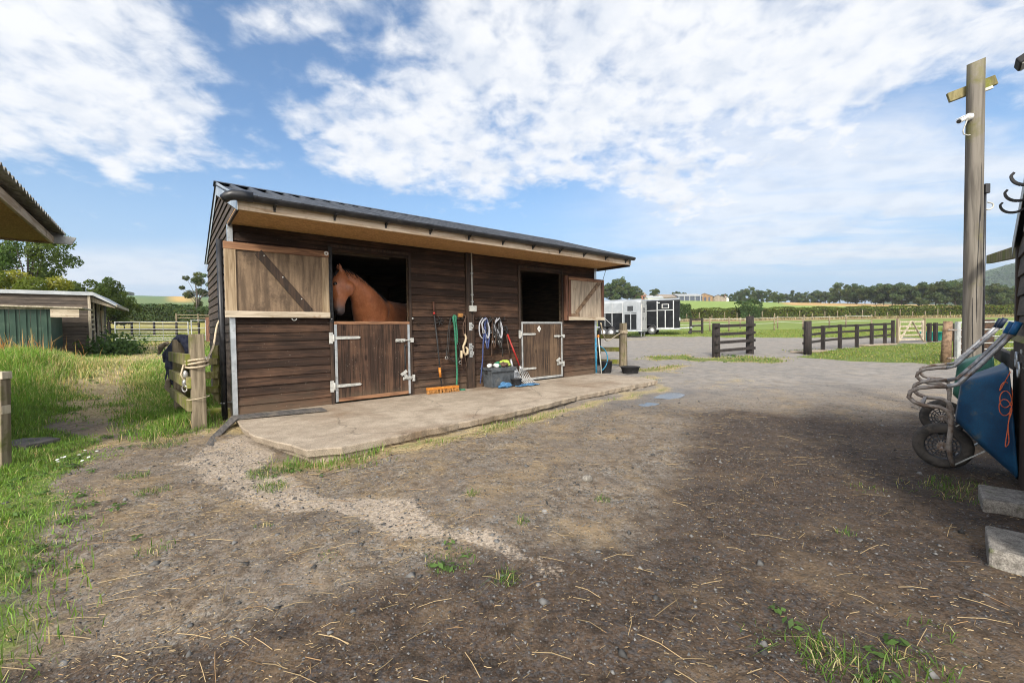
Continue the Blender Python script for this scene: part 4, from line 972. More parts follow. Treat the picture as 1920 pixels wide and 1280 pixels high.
def head_collar(u0, label, c1, c2, seed, ropem, rlen, ru):
    r_ = random.Random(seed); o = lambda u, z, w=-.10: (u, w+.05, z-1.3)
    def a(m):
        for k in range(3):
            x = r_.uniform(-.05, .03); w_ = -.09-.03*k
            m.tube(curve([o(x, 1.31, w_), o(x-.06-.02*k, 1.22, w_), o(x-.08, 1.10, w_-.01), o(x-.05, .98+.05*k, w_), o(x+.03, .93, w_), o(x+.06, 1.08, w_-.02), o(x+.03, 1.25, w_), o(x, 1.32, w_)], 5), .013, 5)
    def b(m):
        for k in range(3):
            x = r_.uniform(-.02, .05); w_ = -.10-.025*k
            m.tube(curve([o(x, 1.32, w_), o(x+.05, 1.18, w_), o(x+.07, 1.02, w_), o(x+.02, .85-.06*k, w_), o(x-.02, .95, w_), o(x-.03, 1.15, w_)], 5), .014, 5)
    def c(m):
        for z, x in ((1.05, -.06), (.95, .05), (.86, .0)): m.tube([o(x+.022*math.cos(q), z+.026*math.sin(q), -.15) for q in np.linspace(0, 6.3, 10)], .006, 5)
    def d(m): m.tube(wiggle(o(.01, 1.33, -.13), o(ru, rlen, -.12), 8, .008, seed+2), .013, 6)
    return hang('head_collar', label, 'head collar', None, u0, 1.3, [('noseband', c1, a), ('cheek_strap', c2, b), ('buckles', 'steel', c), ('rope', ropem, d)])
head_collar(4.02, 'white and blue head collar whose blue rope falls to the floor beside the grey box', 'web_white', 'rope_blue', 1, 'rope_blue', .08, -.13)
head_collar(4.19, 'dark leather head collar hanging in the middle of the right tack rail', 'leather_black', 'leather', 7, 'leather', .55, -.03)
head_collar(4.34, 'navy and white head collar with dark rope above the lime cloth', 'web_white', 'leather_black', 12, 'leather_black', .56, .10)

t = empty('storage_box', sw(4.27, -.19, 0), STH, 'charcoal plastic storage box heaped with yard clutter beside the centre post', 'box')
m = MB(); bx = [(-.255, -.135, 0), (.255, -.135, 0), (-.255, .135, 0), (.255, .135, 0), (-.285, -.16, .33), (.285, -.16, .33), (-.285, .16, .33), (.285, .16, .33)]
m.hexa(bx); m.build('box_body', M['box_grey'], t, .012)
m = MB(); m.box(-.31, .31, -.185, .185, .331, .372); m.box(-.30, .30, -.19, -.186, .30, .36); m.build('lid', M['box_grey'], t, .01)
for x in (-.29, .29):
    m = MB(); m.box(x-.008, x+.008, -.05, .05, .255, .315); m.build('box_handle', M['black'], t, .004)
def bundle(name, label, cat, mt, u, w, z, rx, ry, rz_, seed):
    r_ = random.Random(seed); m = MB(); n, k = 18, 10; vs = []
    ph = [r_.uniform(0, 6) for _ in range(6)]
    for i in range(k+1):
        th = math.pi*i/k
        for j in range(n):
            q = 2*math.pi*j/n; f = 1+.18*math.sin(3*q+ph[0]+2*th)+.12*math.sin(5*q+ph[1]-3*th)+.1*math.sin(4*th+ph[2]+q)
            vs.append((rx*f*math.sin(th)*math.cos(q), ry*f*math.sin(th)*math.sin(q), max(0., rz_*(f*math.cos(th)+.75))))
    m.add(vs, [(i*n+j, (i+1)*n+j, (i+1)*n+(j+1) % n, i*n+(j+1) % n) for i in range(k) for j in range(n)], True)
    o = m.build(name, M[mt]); S_(o, u, w, z); return tag(o, label, cat)
bundle('cap', 'dark green cloth cap lying on the grey storage box', 'cap', 'cloth_green', 4.28, -.17, .372, .095, .085, .055, 3)
bundle('work_glove', 'brown crumpled glove between the green cap and lime cloth on the box', 'glove', 'cloth_brown', 4.36, -.24, .372, .11, .09, .05, 5)
o = bundle('hi_vis_vest', 'lime yellow high visibility cloth heaped on the grey storage box', 'vest', 'hivis', 4.44, -.15, .372, .13, .10, .065, 8)
for k, (u, w, l, rz) in enumerate(((4.06, -.20, 'white tub lying at the left end of the storage box lid', .6), (4.17, -.25, 'white spray bottle lying in front of the green cap on the box', 1.4))):
    t = empty('bottle', sw(u, w, .372), STH+rz, l, 'bottle')
    m = MB(); m.lathe([(.0, -.07), (.036, -.068), (.04, .03), (.018, .06), (.016, .075), (0, .075)], 12, Matrix.Translation((0, 0, .041)) @ Matrix.Rotation(math.pi/2, 4, 'Y')); m.build('bottle_body', M['white_plastic'], t)
    m = MB(); m.cyl((.076, 0, .041), (.105, 0, .041), .019, .019, 10); m.build('bottle_cap', M['web_white' if k else 'grey_plastic'], t)
def bucket(name, label, x, y, z, r, h, mt, rz=0., handle=True):
    t = empty(name, (x, y, z), rz, label, 'bucket')
    m = MB(); m.lathe([(0, .004), (r*.78, 0), (r*.80, .01), (r*.97, h-.015), (r*1.04, h-.012), (r*1.04, h), (r*.95, h), (r*.76, .02), (0, .016)], 20, cap=False); m.build('bucket_body', M[mt], t)
    if handle:
        m = MB(); m.tube([(r*1.03*math.cos(q), r*.25*math.sin(q), h-.02-.4*r*math.sin(q)*.2+.03*math.sin(q)) for q in np.linspace(0, math.pi, 12)], .007, 6); m.build('handle', M['black'], t)
    return t
p = sw(4.52, -.43); bucket('feed_pot', 'small black rubber pot on the blue cloth in front of the box', p.x, p.y, .008, .105, .14, 'black', 0, False)
def cloth(name, label, mt, u0, u1, w0, w1, z, seed, rz=0.):
    r_ = np.random.RandomState(seed); n = 16; us = np.linspace(u0, u1, n); ws = np.linspace(w0, w1, n); uc, wc = (u0+u1)/2, (w0+w1)/2
    m = MB(); vs = []
    for i in range(n):
        for j in range(n):
            e = .02*math.sin(i*1.1+seed)+.015*math.sin(j*1.7)
            vs.append((us[i]-uc+e, ws[j]-wc+.02*math.sin(i*.9+j*.4+seed), .012+.016*abs(math.sin(i*.8+seed)*math.cos(j*.9))+.006*r_.rand()))
    k = n*n; m.add(vs+[(a, b, c-.01) for a, b, c in vs], [(i*n+j, i*n+j+1, (i+1)*n+j+1, (i+1)*n+j) for i in range(n-1) for j in range(n-1)]+[(k+i*n+j, k+(i+1)*n+j, k+(i+1)*n+j+1, k+i*n+j+1) for i in range(n-1) for j in range(n-1)]
        + [(i*n, (i+1)*n, k+(i+1)*n, k+i*n) for i in range(n-1)]+[(i*n+n-1, k+i*n+n-1, k+(i+1)*n+n-1, (i+1)*n+n-1) for i in range(n-1)]+[(j, k+j, k+j+1, j+1) for j in range(n-1)]+[((n-1)*n+j, (n-1)*n+j+1, k+(n-1)*n+j+1, k+(n-1)*n+j) for j in range(n-1)], True)
    o = m.build(name, M[mt]); S_(o, uc, wc, z); o.rotation_euler.z += rz; return tag(o, label, 'cloth')
cloth('blue_cloth', 'bright blue cloth spread flat on the apron to the right of the black pot', 'cloth_blue', 4.42, 4.95, -.62, -.36, .002, 2, -.1)
bundle('blue_rag', 'faded blue rag crumpled against the front of the grey box', 'cloth', 'cloth_blue', 4.22, -.45, 0., .13, .09, .055, 14)
t = empty('garden_fork', sw(4.86, -.26, 0), STH, 'muck fork with red shaft and black D grip leaning on the boards', 'fork')
o = lambda u, z, w: (u-4.86, w+.26, z)
m = MB(); m.tube([o(4.61, 1.0, -.06), o(4.80, .36, -.20)], .017, 8); m.build('shaft', M['red_paint'], t)
m = MB(); m.tube([o(4.61, 1.0, -.06), o(4.60, 1.03, -.055), o(4.535, 1.10, -.05), o(4.50, 1.145, -.045), o(4.60, 1.155, -.045), o(4.615, 1.10, -.05), o(4.60, 1.03, -.055)], .014, 7); m.build('grip', M['black'], t)
m = MB(); m.tube([o(4.80, .36, -.20), o(4.835, .25, -.235)], .020, 8); m.tube([o(4.70, .225, -.23), o(4.76, .255, -.235), o(4.92, .24, -.245), o(4.98, .205, -.25)], .011, 6); m.build('socket', M['steel'], t)
for k in range(7):
    u = 4.70+k*.046; m = MB(); m.tube([o(u, .225+.012*math.sin(k*.5), -.235), o(u+.02, .12, -.29), o(u+.05, .05, -.37), o(u+.085, .008, -.46)], [.008, .008, .007, .003], 6); m.build('tine', M['steel'], t)
t = empty('shovel', sw(4.72, -.18, 0), STH, 'pale metal shovel standing behind the red muck fork', 'shovel')
o = lambda u, z, w: (u-4.72, w+.18, z)
m = MB(); m.tube([o(4.60, .98, -.04), o(4.66, .45, -.10)], .016, 8); m.build('shaft', M['leather'], t)
m = MB(); m.tube([o(4.655, .50, -.095), o(4.69, .28, -.13)], .022, 8); m.build('socket', M['alu'], t)
m = MB(); m.prism([o(4.60, .29, -.12), o(4.79, .30, -.13), o(4.84, .06, -.22), o(4.74, .0, -.25), o(4.66, .05, -.23)], (0, .006, .004)); m.build('blade', M['alu'], t)

# far end of the stable: poles, hose, buckets
t = empty('hose_pole', sw(7.40, -.10, 0), STH, 'bright blue pole and pale pipe standing at the far corner of the stable', 'pole')
m = MB(); m.tube([(-.06, .04, .02), (-.05, .06, .86)], .022, 8); m.build('blue_pole', M['hose'], t)
m = MB(); m.tube([(.06, -.02, .0), (.05, .06, .90)], .016, 8); m.build('pale_pipe', M['grey_plastic'], t)
m = MB(); m.ball((.05, .06, .90), (.03, .03, .045), 8, 6); m.build('pipe_tap', M['orange'], t)
m = MB(); c = sw(7.75, .25)
m.tube([(c.x+.30*math.sin(q)*.95, c.y+.1*math.sin(q), .32+.33*math.cos(q)) for q in np.linspace(-.6, 2.8, 16)], .014, 7); o = m.build('garden_hose', M['hose']); tag(o, 'pale blue hose looping off the fence behind the far stable corner', 'hose')
bucket('bucket', 'black bucket standing upright under the hose at the stable corner', 2.42, 11.0, gz1(2.42, 11.0), .17, .30, 'black', .4)
bucket('bucket', 'wide black tub on the ground in front of the mossy round post', 2.98, 10.75, gz1(2.98, 10.75), .24, .17, 'black', .2)

# ------------------------------------------------------------------ timber fences
def rail_fence(name, label, posts, rails, mt, psize=.12, rsize=(.04, .10), side=.08, parent_group=None, ph=None, round_=False, cat='fence', rail_mt=None, over=.0):
    """posts: (x, y, height); rails: heights above ground"""
    x0, y0 = posts[0][:2]; z0 = gz1(x0, y0)
    t = empty(name, (x0, y0, z0), 0, label, cat, parent_group)
    L = lambda x, y, z: Vector((x-x0, y-y0, z-z0))
    for (x, y, h) in posts:
        g = gz1(x, y); m = MB()
        if round_: m.tube([L(x, y, g-.1), L(x, y, g+h*.5), L(x+.005, y, g+h)], [psize*.54, psize*.52, psize*.5], 14)
        else:
            ax, ay = posts[0][:2]; bx, by = posts[-1][:2]; q = math.atan2(by-ay, bx-ax)
            m.box(-psize/2, psize/2, -psize/2, psize/2, -.1, h, Matrix.Translation(L(x, y, g)) @ Matrix.Rotation(q, 4, 'Z'))
        m.build('post', M[mt], t, .006)
    (ax, ay, _), (bx, by, _) = posts[0], posts[-1]; dv = Vector((bx-ax, by-ay, 0)).normalized(); nv = Vector((dv.y, -dv.x, 0))
    for h in rails:
        m = MB()
        for (p, q) in zip(posts[:-1], posts[1:]):
            a = L(p[0], p[1], gz1(p[0], p[1])+h)+nv*side; b = L(q[0], q[1], gz1(q[0], q[1])+h)+nv*side
            if p is posts[0]: a = a-dv*(psize*.5+over)
            if q is posts[-1]: b = b+dv*psize*.5
            m.bar(a, b, rsize[0], rsize[1])
        m.build('rail', M[rail_mt or mt], t, .004)
    return t
t = rail_fence('rail_fence', 'weathered post and rail fence with rope tied round it by the stable corner', [(-3.90, 5.26, 1.17), (-5.26, 6.70, 1.12)], [.30, .58, .86], 'post_timber', .145, (.045, .14), -.095, rail_mt='green_timber')
pf = rail_fence('rail_fence', 'short mossy rail fence between the slatted corner fence and the stable gable', [(-5.32, 6.98, 1.02), (-4.86, 7.0, 1.0)], [.28, .52, .74], 'green_timber', .10, (.04, .11), .06)
r0 = Vector((-3.90, 5.26, 0))
m = MB(); pts = [sw(-.12, .13, 1.30), sw(-.17, .11, 1.18), Vector((-3.86, 5.50, .93)), Vector((-3.83, 5.36, .80)), Vector((-3.80, 5.26, .74))]
m.tube(curve(pts), .012, 7)
for k, z in enumerate((.70, .735, .76)):
    m.tube([(-3.90+.115*math.cos(q)*(1+.0*k), 5.26+.115*math.sin(q), z+.02*math.sin(q+k)) for q in np.linspace(0, 6.3, 15)], .013 if z > .4 else .006, 6)
m.tube([(-3.99, 5.16, .72), (-4.02, 5.15, .60), (-3.98, 5.15, .52)], .010, 6)
o = MB().tube([(-3.90+.115*math.cos(q), 5.26+.115*math.sin(q), .30+.015*math.sin(q+1)) for q in np.linspace(0, 6.3, 15)], .006, 6).build('cord', M['rope_pale']); tag(o, 'thin cord tied round the lower half of the corner fence post', 'cord')
o = m.build('rope', M['rope_pale']); tag(o, 'pale frayed rope wound round the fence post and tied to the downpipe', 'rope')
m = MB(); m.ball((-3.975, 5.165, .60), (.03, .03, .05), 9, 6); m.ball((-3.985, 5.16, .50), (.025, .03, .045), 9, 6); m.tube([(-3.98+.03*math.cos(q), 5.15, .43+.04*math.sin(q)) for q in np.linspace(0, 6.2, 10)], .008, 6)
o = m.build('snap_hook', M['steel']); tag(o, 'bright metal hook hanging from the rope on the fence post', 'hook')
# navy rug over the fence: hanging folds fused into one cloth
c = Vector((-5.28, 6.52, gz1(-5.28, 6.52))); t = empty('horse_rug', c, 0, 'crumpled navy horse rug hung over the weathered fence by the stable', 'rug')
o = lambda x, y, z: Vector((x-.02, y+.32, z-.03))-c
def cloth_mass(name, folds, mt, vox=.018):
    m = MB()
    for pts, r in folds: m.tube([o(*p) for p in pts], r, 10)
    ob = m.build(name, M[mt], t); md = ob.modifiers.new('fuse', 'REMESH'); md.mode = 'VOXEL'; md.voxel_size = vox; md.use_smooth_shade = True
    md = ob.modifiers.new('relax', 'SMOOTH'); md.factor = .5; md.iterations = 4
    return ob
cloth_mass('rug_cloth', [
    ([(-4.98, 6.30, .62), (-5.02, 6.32, .90), (-5.12, 6.36, 1.05), (-5.26, 6.42, 1.02), (-5.40, 6.48, .86), (-5.46, 6.50, .60), (-5.44, 6.50, .42)], [.05, .07, .075, .08, .085, .08, .05]),
    ([(-5.10, 6.46, .80), (-5.16, 6.50, 1.06), (-5.30, 6.52, 1.06), (-5.44, 6.54, .90), (-5.50, 6.56, .55), (-5.48, 6.56, .30)], [.06, .07, .075, .08, .07, .04]),
    ([(-5.30, 6.42, .95), (-5.34, 6.44, .60), (-5.36, 6.46, .30)], [.08, .08, .05]),
    ([(-5.22, 6.40, .95), (-5.24, 6.42, .62), (-5.28, 6.44, .40)], [.06, .06, .03]),
    ([(-5.42, 6.50, .90), (-5.58, 6.55, .80), (-5.60, 6.56, .66)], [.06, .05, .03])], 'rug')
cloth_mass('rug_lining', [([(-5.36, 6.34, .99), (-5.52, 6.40, .93), (-5.60, 6.44, .80)], [.03, .045, .02])], 'rug_tan', .014); cloth_mass('rug_lining', [([(-5.40, 6.36, .42), (-5.44, 6.40, .28), (-5.40, 6.40, .20)], [.03, .05, .02])], 'rug_tan', .014)
for a, b in (((-5.50, 6.50, .62), (-5.53, 6.52, .20)), ((-5.40, 6.40, .5), (-5.38, 6.42, .14))):
    m = MB(); m.tube([o(*a), (o(*a)+o(*b))/2+Vector((-.03, -.02, 0)), o(*b)], .011, 6); m.build('rug_strap', M['rug'], t)
o = MB().box(-.17, .17, -.12, .12, 0, .13).build('timber_block', M['green_timber'], None, .012); o.location = (-4.16, 5.92, gz1(-4.16, 5.92)-.01); o.rotation_euler = (0, .05, .9); tag(o, 'moss covered timber block on the ground behind the corner fence post', 'block')
# post at the left edge of the picture, slab beside it
t = empty('gate_post', (-4.73, 3.90, gz1(-4.73, 3.9)), .1, 'grey timber post with a crosspiece standing in the grass at far left', 'post')
m = MB(); m.box(-.045, .045, -.045, .045, -.1, .82, Matrix.Rotation(.03, 4, 'Y')); m.build('post', M['post_timber'], t, .006)
MB().box(-.32, .085, -.045, .045, .822, .89).build('rail', M['grey_wood'], t, .006); MB().box(-.3, .065, -.04, .04, .50, .58).build('rail', M['grey_wood'], t, .006)
o = MB().prism([(-.22, -.16, 0), (.2, -.18, 0), (.25, .12, 0), (.07, .18, 0), (-.2, .15, 0)], (0, 0, .05)).build('stone_slab', M['slate'], None, .008); o.location = (-5.30, 4.60, gz1(-5.30, 4.60)+.005); tag(o, 'dark flat stone slab lying in the grass beside the left post', 'slab')
# fence joining the far end of the stable
t = rail_fence('rail_fence', 'mossy rail fence with a round post at the far end of the stable', [(3.20, 12.25, 1.24), (1.2, 13.4, 1.2)], [.12, .48, .86], 'post_timber', .215, (.045, .13), .0, round_=True, rail_mt='green_timber')
m = MB(); m.cyl((-.62, .36, 0), (-.62, .36, 1.05), .055, .055, 10); m.build('thin_post', M['creosote'], t)
m = MB(); m.tube([(-.60, .34, 1.12), (-1.9, 1.1, 1.12)], .03, 8); m.build('pipe_rail', M['galv'], t)
m = MB(); e = sw(7.45, -.12, 1.22); m.tube(curve([e, e+Vector((.16, .4, -.34)), e+Vector((.42, 1.1, -.46)), Vector((3.0, 12.1, .90)), Vector((3.2, 12.12, 1.0))]), .014, 6)
for z in (.96, 1.0, 1.03): m.tube([(3.2+.125*math.cos(q), 12.25+.125*math.sin(q), z+.02*math.sin(q)) for q in np.linspace(0, 6.3, 14)], .014, 6)
o = m.build('rope', M['rope_pale']); tag(o, 'pale rope sagging from the far stable corner to the round mossy post', 'rope')
# ------------------------------------------------------------------ shed on the right (the camera stands beside it)
BX, BY, BTH = 3.46, 2.88, math.atan2(.6919, .7220)
BD = Vector((.7220, .6919, 0)); BN = Vector((-.6919, .7220, 0))
def bw(s, a, z=0.): return Vector((BX, BY, 0))+BD*s+BN*a+Vector((0, 0, z))
shed = empty('tool_shed', tuple(bw(0, -.035, .09)), BTH, 'dark boarded shed at the right edge with curved black hooks', 'shed')
S0, S1 = -1.55, .78
PKS, PKZ, EVZ = -.30, 2.06, 1.62                                   # this end wall rises to a low gable
def top_z(q): return EVZ+(PKZ-EVZ)*((S1-q)/(S1-PKS) if q > PKS else (q-S0+.6)/(PKS-S0+.6))
m = MB(); z = .90
while z < PKZ-.02:
    zt = z+.146
    sr = S1 if zt < EVZ else S1-(zt-EVZ)*(S1-PKS)/(PKZ-EVZ)
    sl = S0 if zt < top_z(S0) else PKS-(PKZ-zt)*(PKS-S0+.6)/(PKZ-EVZ)
    if sr-sl > .05: m.hexa([(sl, 0, z), (sr, 0, z), (sl, .022, z), (sr, .022, z), (sl, 0, zt), (sr, 0, zt), (sl, .008, zt), (sr, .008, zt)])
    z += .15
m.prism([(S0, .004, .9), (S1, .004, .9), (S1, .004, EVZ), (PKS, .004, PKZ), (S0, .004, top_z(S0))], (0, -.02, 0)); m.build('front_wall', M['shed_boards'], shed)
m = MB(); m.box(S0, S1, -.03, .03, -.15, .86); m.box(S0, S1, -.03, .045, .70, .78); m.build('plinth_boards', M['dark_timber'], shed, .006)
m = MB(); m.prism([(S0+.0, -.03, .862), (S0, .05, .862), (S0, .02, .899), (S0, -.03, .899)], (S1-S0, 0, 0)); m.build('wall_plate', M['green_timber'], shed)
m = MB(); m.box(S1-.10, S1+.008, -.05, .028, -.12, 1.60); m.build('corner_post', M['dark_timber'], shed, .006)
for s in (S0, S1-.03):
    m = MB(); m.box(s, s+.03, -3.4, -.0301, -.15, top_z(s)-.02); m.build('side_wall', M['shed_boards'], shed)
m = MB(); m.box(S0+.03, S1-.03, -3.43, -3.4, -.15, 1.6); m.build('back_wall', M['shed_boards'], shed)
m = MB(); m.prism([(S1+.04, .035, EVZ-.02), (PKS, .035, PKZ+.005), (PKS, .035, PKZ+.035), (S1+.04, .035, EVZ+.012)], (0, -3.5, 0)); m.build('roof_panel', M['roof_sheet'], shed)
m = MB(); m.prism([(S0-.05, .035, top_z(S0-.05)+.005), (PKS-.001, .035, PKZ+.005), (PKS-.001, .035, PKZ+.035), (S0-.05, .035, top_z(S0-.05)+.035)], (0, -3.5, 0)); m.build('roof_panel', M['roof_sheet'], shed)
m = MB(); m.prism([(S1+.042, .040, EVZ-.09), (PKS, .040, PKZ-.06), (PKS, .040, PKZ+.04), (S1+.042, .040, EVZ+.015)], (0, .004, 0)); m.build('verge_flashing', M['galv_dull'], shed)
for s in (-.60, -.95, -1.33):
    m = MB(); pts = [(s, .065+.055-.055*math.cos(q), 1.70-.055*math.sin(q)) for q in np.linspace(0, math.pi, 12)]
    for p, q in zip(pts[:-1], pts[1:]): m.bar(p, q, .028, .010)
    m.bar(pts[-1], (s, .165, 1.712), .022, .009); m.bar((s, .050, 1.68), (s, .066, 1.70), .026, .008); m.bar((s, .041, 1.62), (s, .041, 1.69), .026, .008)
    m.build('gutter_bracket', M['black'], shed)
for s, z in ((.12, .78), (-.05, .72)):
    m = MB(); m.box(s-.03, s+.03, .031, .037, z-.03, z+.03); m.tube([(s+.045*math.cos(q), .055, z-.04+.05*math.sin(q)) for q in np.linspace(0, 6.3, 14)], .007, 6); m.build('tie_ring', M['galv'], shed)
t = empty('floodlight', bw(-1.22, .09, 2.36), BTH, 'black floodlight on an arm above the shed eaves at top right', 'light')
m = MB(); m.box(-.05, .055, -.034, .034, -.014, .022, Matrix.Rotation(-.5, 4, 'X')); m.build('lamp_housing', M['black'], t, .006)
m = MB(); m.box(-.044, .048, -.028, .028, -.0175, -.0145, Matrix.Rotation(-.5, 4, 'X')); m.build('lamp_glass', M['grey_plastic'], t)
m = MB(); m.tube([(.0, -.03, .01), (.0, -.10, -.06), (0, -.12, -.50)], .010, 6); m.build('bracket', M['black'], t)
m = MB()
pts = [(.14, .045, .74)]
for k in range(26):
    q = k*.62; pts.append((.17+.02*math.sin(q*.7), .060+.030*math.cos(q)+.004*k/26, .60+.075*math.sin(q)-.006*k))
pts += [(.16, .05, .36), (.15, .045, .24), (.18, .06, .20), (.17, .05, .34), (.16, .04, .48)]
m.tube(curve(pts, 4), .003, 5)
o = m.build('baler_twine', M['twine']); o.location = (BX, BY, 0); o.rotation_euler = (0, 0, BTH); tag(o, 'loops of orange baler twine hanging from the shed ring', 'twine')

# ------------------------------------------------------------------ wheelbarrows tipped up against the shed
def wheelbarrow(s0, da, dz, tubm, gripm, label, lean):
    t = empty('wheelbarrow', bw(s0, .33+da, gz1(*bw(s0, .35)[:2])), BTH, label, 'wheelbarrow', 'wheelbarrows stored on end')
    L = lambda a, s, z: Vector((s, a-.33, z+.105+dz))
    # tub: rings from the closed base (outwards) to the open rim (against the wall)
    def rect(a_t, a_b, zt, zb, hw, rr):
        pts = []
        for cx, cz, q0 in ((hw-rr, zt-rr, 0), (-(hw-rr), zt-rr, 90), (-(hw-rr), zb+rr, 180), (hw-rr, zb+rr, 270)):
            for k in range(6):
                q = R(q0+k*18); z = cz+rr*math.sin(q); f = (z-zb)/(zt-zb); pts.append(L(a_b+(a_t-a_b)*f, cx+rr*math.cos(q), z))
        return pts
    sec = [rect(.279, .312, .640, .325, .215, .05), rect(.26, .295, .655, .305, .232, .06), rect(.16, .16, .705, .14, .285, .07), rect(.062, .010, .760, -.02, .335, .08), rect(.058, .006, .775, -.035, .352, .085), rect(.046, -.006, .770, -.03, .350, .085), rect(.05, .0, .745, -.005, .320, .075), rect(.15, .15, .69, .155, .272, .06), rect(.255, .285, .635, .335, .205, .05)]
    m = MB(); k = len(sec[0]); m.add([p for r in sec for p in r], [(i*k+j, i*k+(j+1) % k, (i+1)*k+(j+1) % k, (i+1)*k+j) for i in range(len(sec)-1) for j in range(k)], True)
    m.f += [tuple(range(k))[::-1], tuple((len(sec)-1)*k+j for j in range(k))]; m.sm += [False, False]
    m.build('tub', M[tubm], t)
    hand = [(-.0+lean, 1.10), (.022+lean*.8, 1.03), (.09+lean*.5, .922), (.192, .772), (.300, .625), (.36, .604), (.431, .598), (.52, .578), (.568, .545), (.578, .50), (.545, .462), (.494, .441), (.40, .438), (.352, .41), (.336, .36), (.336, .26), (.345, .16), (.338, .05), (.318, -.035)]
    for sd in (-.27, .27):
        w_ = [sd*(.92 if z > .62 else (1. if z > .2 else .62+.38*(z+.04)/.24)) for a, z in hand]
        i0 = 3
        m = MB(); m.tube([L(a, s_, z) for (a, z), s_ in list(zip(hand, w_))[1:6]], .0165, 10); fr = m.build('handle_tube', M['barrow_tube'], t)
        m = MB(); m.tube([L(a, s_, z) for (a, z), s_ in list(zip(hand, w_))[5:]], .0165, 10); m.build('leg_loop', M['barrow_rust'], t)
        m = MB(); m.tube([L(hand[1][0]+.012, w_[1], hand[1][1]-.02), L(hand[0][0], w_[0], hand[0][1])], .0215, 10); m.build('grip', M[gripm], fr)
        m = MB(); m.bar(L(.318, w_[-1], -.03), L(.15, sd*.75, .125), .03, .008); m.build('strut', M['galv_dull'], t)
    m = MB(); m.bar(L(.50, -.27, .441), L(.50, .27, .441), .022, .022); m.build('cross_bar', M['barrow_rust'], t)
    # wheel
    wc = L(.385, 0, .082-dz); r_o = .185
    Mw = Matrix.Translation(wc) @ Matrix.Rotation(math.pi/2, 4, 'Y')
    m = MB(); prof = [(.112, -.030), (.135, -.042), (.160, -.044), (.178, -.030), (.185, -.010), (.185, .010), (.178, .030), (.160, .044), (.135, .042), (.112, .030), (.108, .0), (.112, -.030)]
    m.lathe(prof, 32, Mw, True, False); wh = m.build('wheel', M['tyre'], t)
    m = MB(); m.lathe([(.112, -.026), (.112, .026), (.104, .020), (.104, -.020), (.112, -.026)], 28, Mw, True, False)
    for k in range(14):
        q = 2*math.pi*k/14
        for zz_ in (-.012, .012): m.bar(Mw @ Vector((.03*math.cos(q), .03*math.sin(q), zz_)), Mw @ Vector((.106*math.cos(q+.12), .106*math.sin(q+.12), zz_)), .009, .008)
    for rr in (.062, .085):
        m.tube([Mw @ Vector((rr*math.cos(q), rr*math.sin(q), 0)) for q in np.linspace(0, 2*math.pi, 24)], .005, 5)
    m.build('rim', M['rim'], wh)
    m = MB(); m.cyl(Mw @ Vector((0, 0, -.045)), Mw @ Vector((0, 0, .045)), .034, .034, 14); m.cyl(Mw @ Vector((0, 0, -.17)), Mw @ Vector((0, 0, .17)), .009, .009, 8); m.build('hub', M['barrow_rust'], wh)
    return t
bb = wheelbarrow(.53, 0, 0, 'barrow_blue', 'grip_blue', 'blue wheelbarrow stored on its nose against the shed wall, nearest the camera', 0.)
gb = wheelbarrow(1.98, .02, .03, 'barrow_green', 'grip_navy', 'green wheelbarrow stored on its nose behind the blue one', -.03)
for dx, s, z, sc_ in ((.0, .31, .66, 1.), (.02, .305, .60, .7), (.05, .30, .52, .9)):
    pass

# concrete blocks
def block(s0, s1, a0, a1, label, h=.12):
    r2 = random.Random(int(s0*100)); m = MB(); n = 10; mm = 6; p = 4
    o = MB().box(-(s1-s0)/2, (s1-s0)/2, -(a1-a0)/2, (a1-a0)/2, 0, h).build('concrete_block', M['block'], None, .012)
    c = bw((s0+s1)/2, (a0+a1)/2); o.location = (c.x, c.y, gz1(c.x, c.y)-.03); o.rotation_euler = (r2.uniform(-.03, .03), r2.uniform(-.03, .03), BTH+r2.uniform(-.03, .03))
    return tag(o, label, 'block', 'concrete blocks along the shed')
block(-1.42, -1.04, -.02, .195, 'grey concrete block nearest the camera at the right edge of the yard')
block(-.59, -.21, -.02, .195, 'grey concrete block on the ground below the blue wheelbarrow')

# pole with camera, crosspiece and conduit; beam and rail back to the shed
PX, PY = 5.62, 5.2; pz = gz1(PX, PY)
t = empty('utility_pole', (PX, PY, pz), 0, 'tall weathered round timber pole with a crosspiece near its top', 'pole')
H_ = 4.23-pz
m = MB(); n = 22; vs = []; hs = np.linspace(-.2, H_, 14)
for i, h in enumerate(hs):
    for k in range(n):
        q = 2*math.pi*k/n; r = (.088-.008*h/H_)*(1+.03*math.sin(2*q+1)+.015*math.sin(5*q+h))
        slant = .035*math.cos(q-.4) if i == len(hs)-1 else 0
        vs.append((r*math.cos(q), r*math.sin(q), h+slant))
m.add(vs, [(i*n+k, i*n+(k+1) % n, (i+1)*n+(k+1) % n, (i+1)*n+k) for i in range(len(hs)-1) for k in range(n)], True)
m.f.append(tuple((len(hs)-1)*n+k for k in range(n))); m.sm.append(False); m.build('shaft', M['pole'], t)
m = MB()
for q0, z0, z1 in ((-1.9, 1.2, 2.6), (-2.35, .4, 1.5), (-1.75, 2.4, 3.1)):
    pts = []
    for k in range(12):
        z = z0+(z1-z0)*k/11; q = q0+.10*math.sin(z*3)+.06*k/11; r = (.088-.008*z/H_)*(1+.03*math.sin(2*q+1)+.015*math.sin(5*q+z))+.0005; pts.append((r*math.cos(q), r*math.sin(q), z))
    m.tube(pts, [.001]+[.004]*10+[.001], 4, False)
m.build('drying_crack', M['black'], t)
za = 3.88-pz
m = MB(); m.bar((-.17, .16, za-.0), (.22, -.02, za+.115), .045, .115); arm = m.build('crosspiece', M['green_timber'], t, .006)
m = MB(); m.bar((.085, .02, za+.0), (.18, -.02, za+.03), .035, .035); m.build('strip_lamp', M['grey_plastic'], arm, .004)
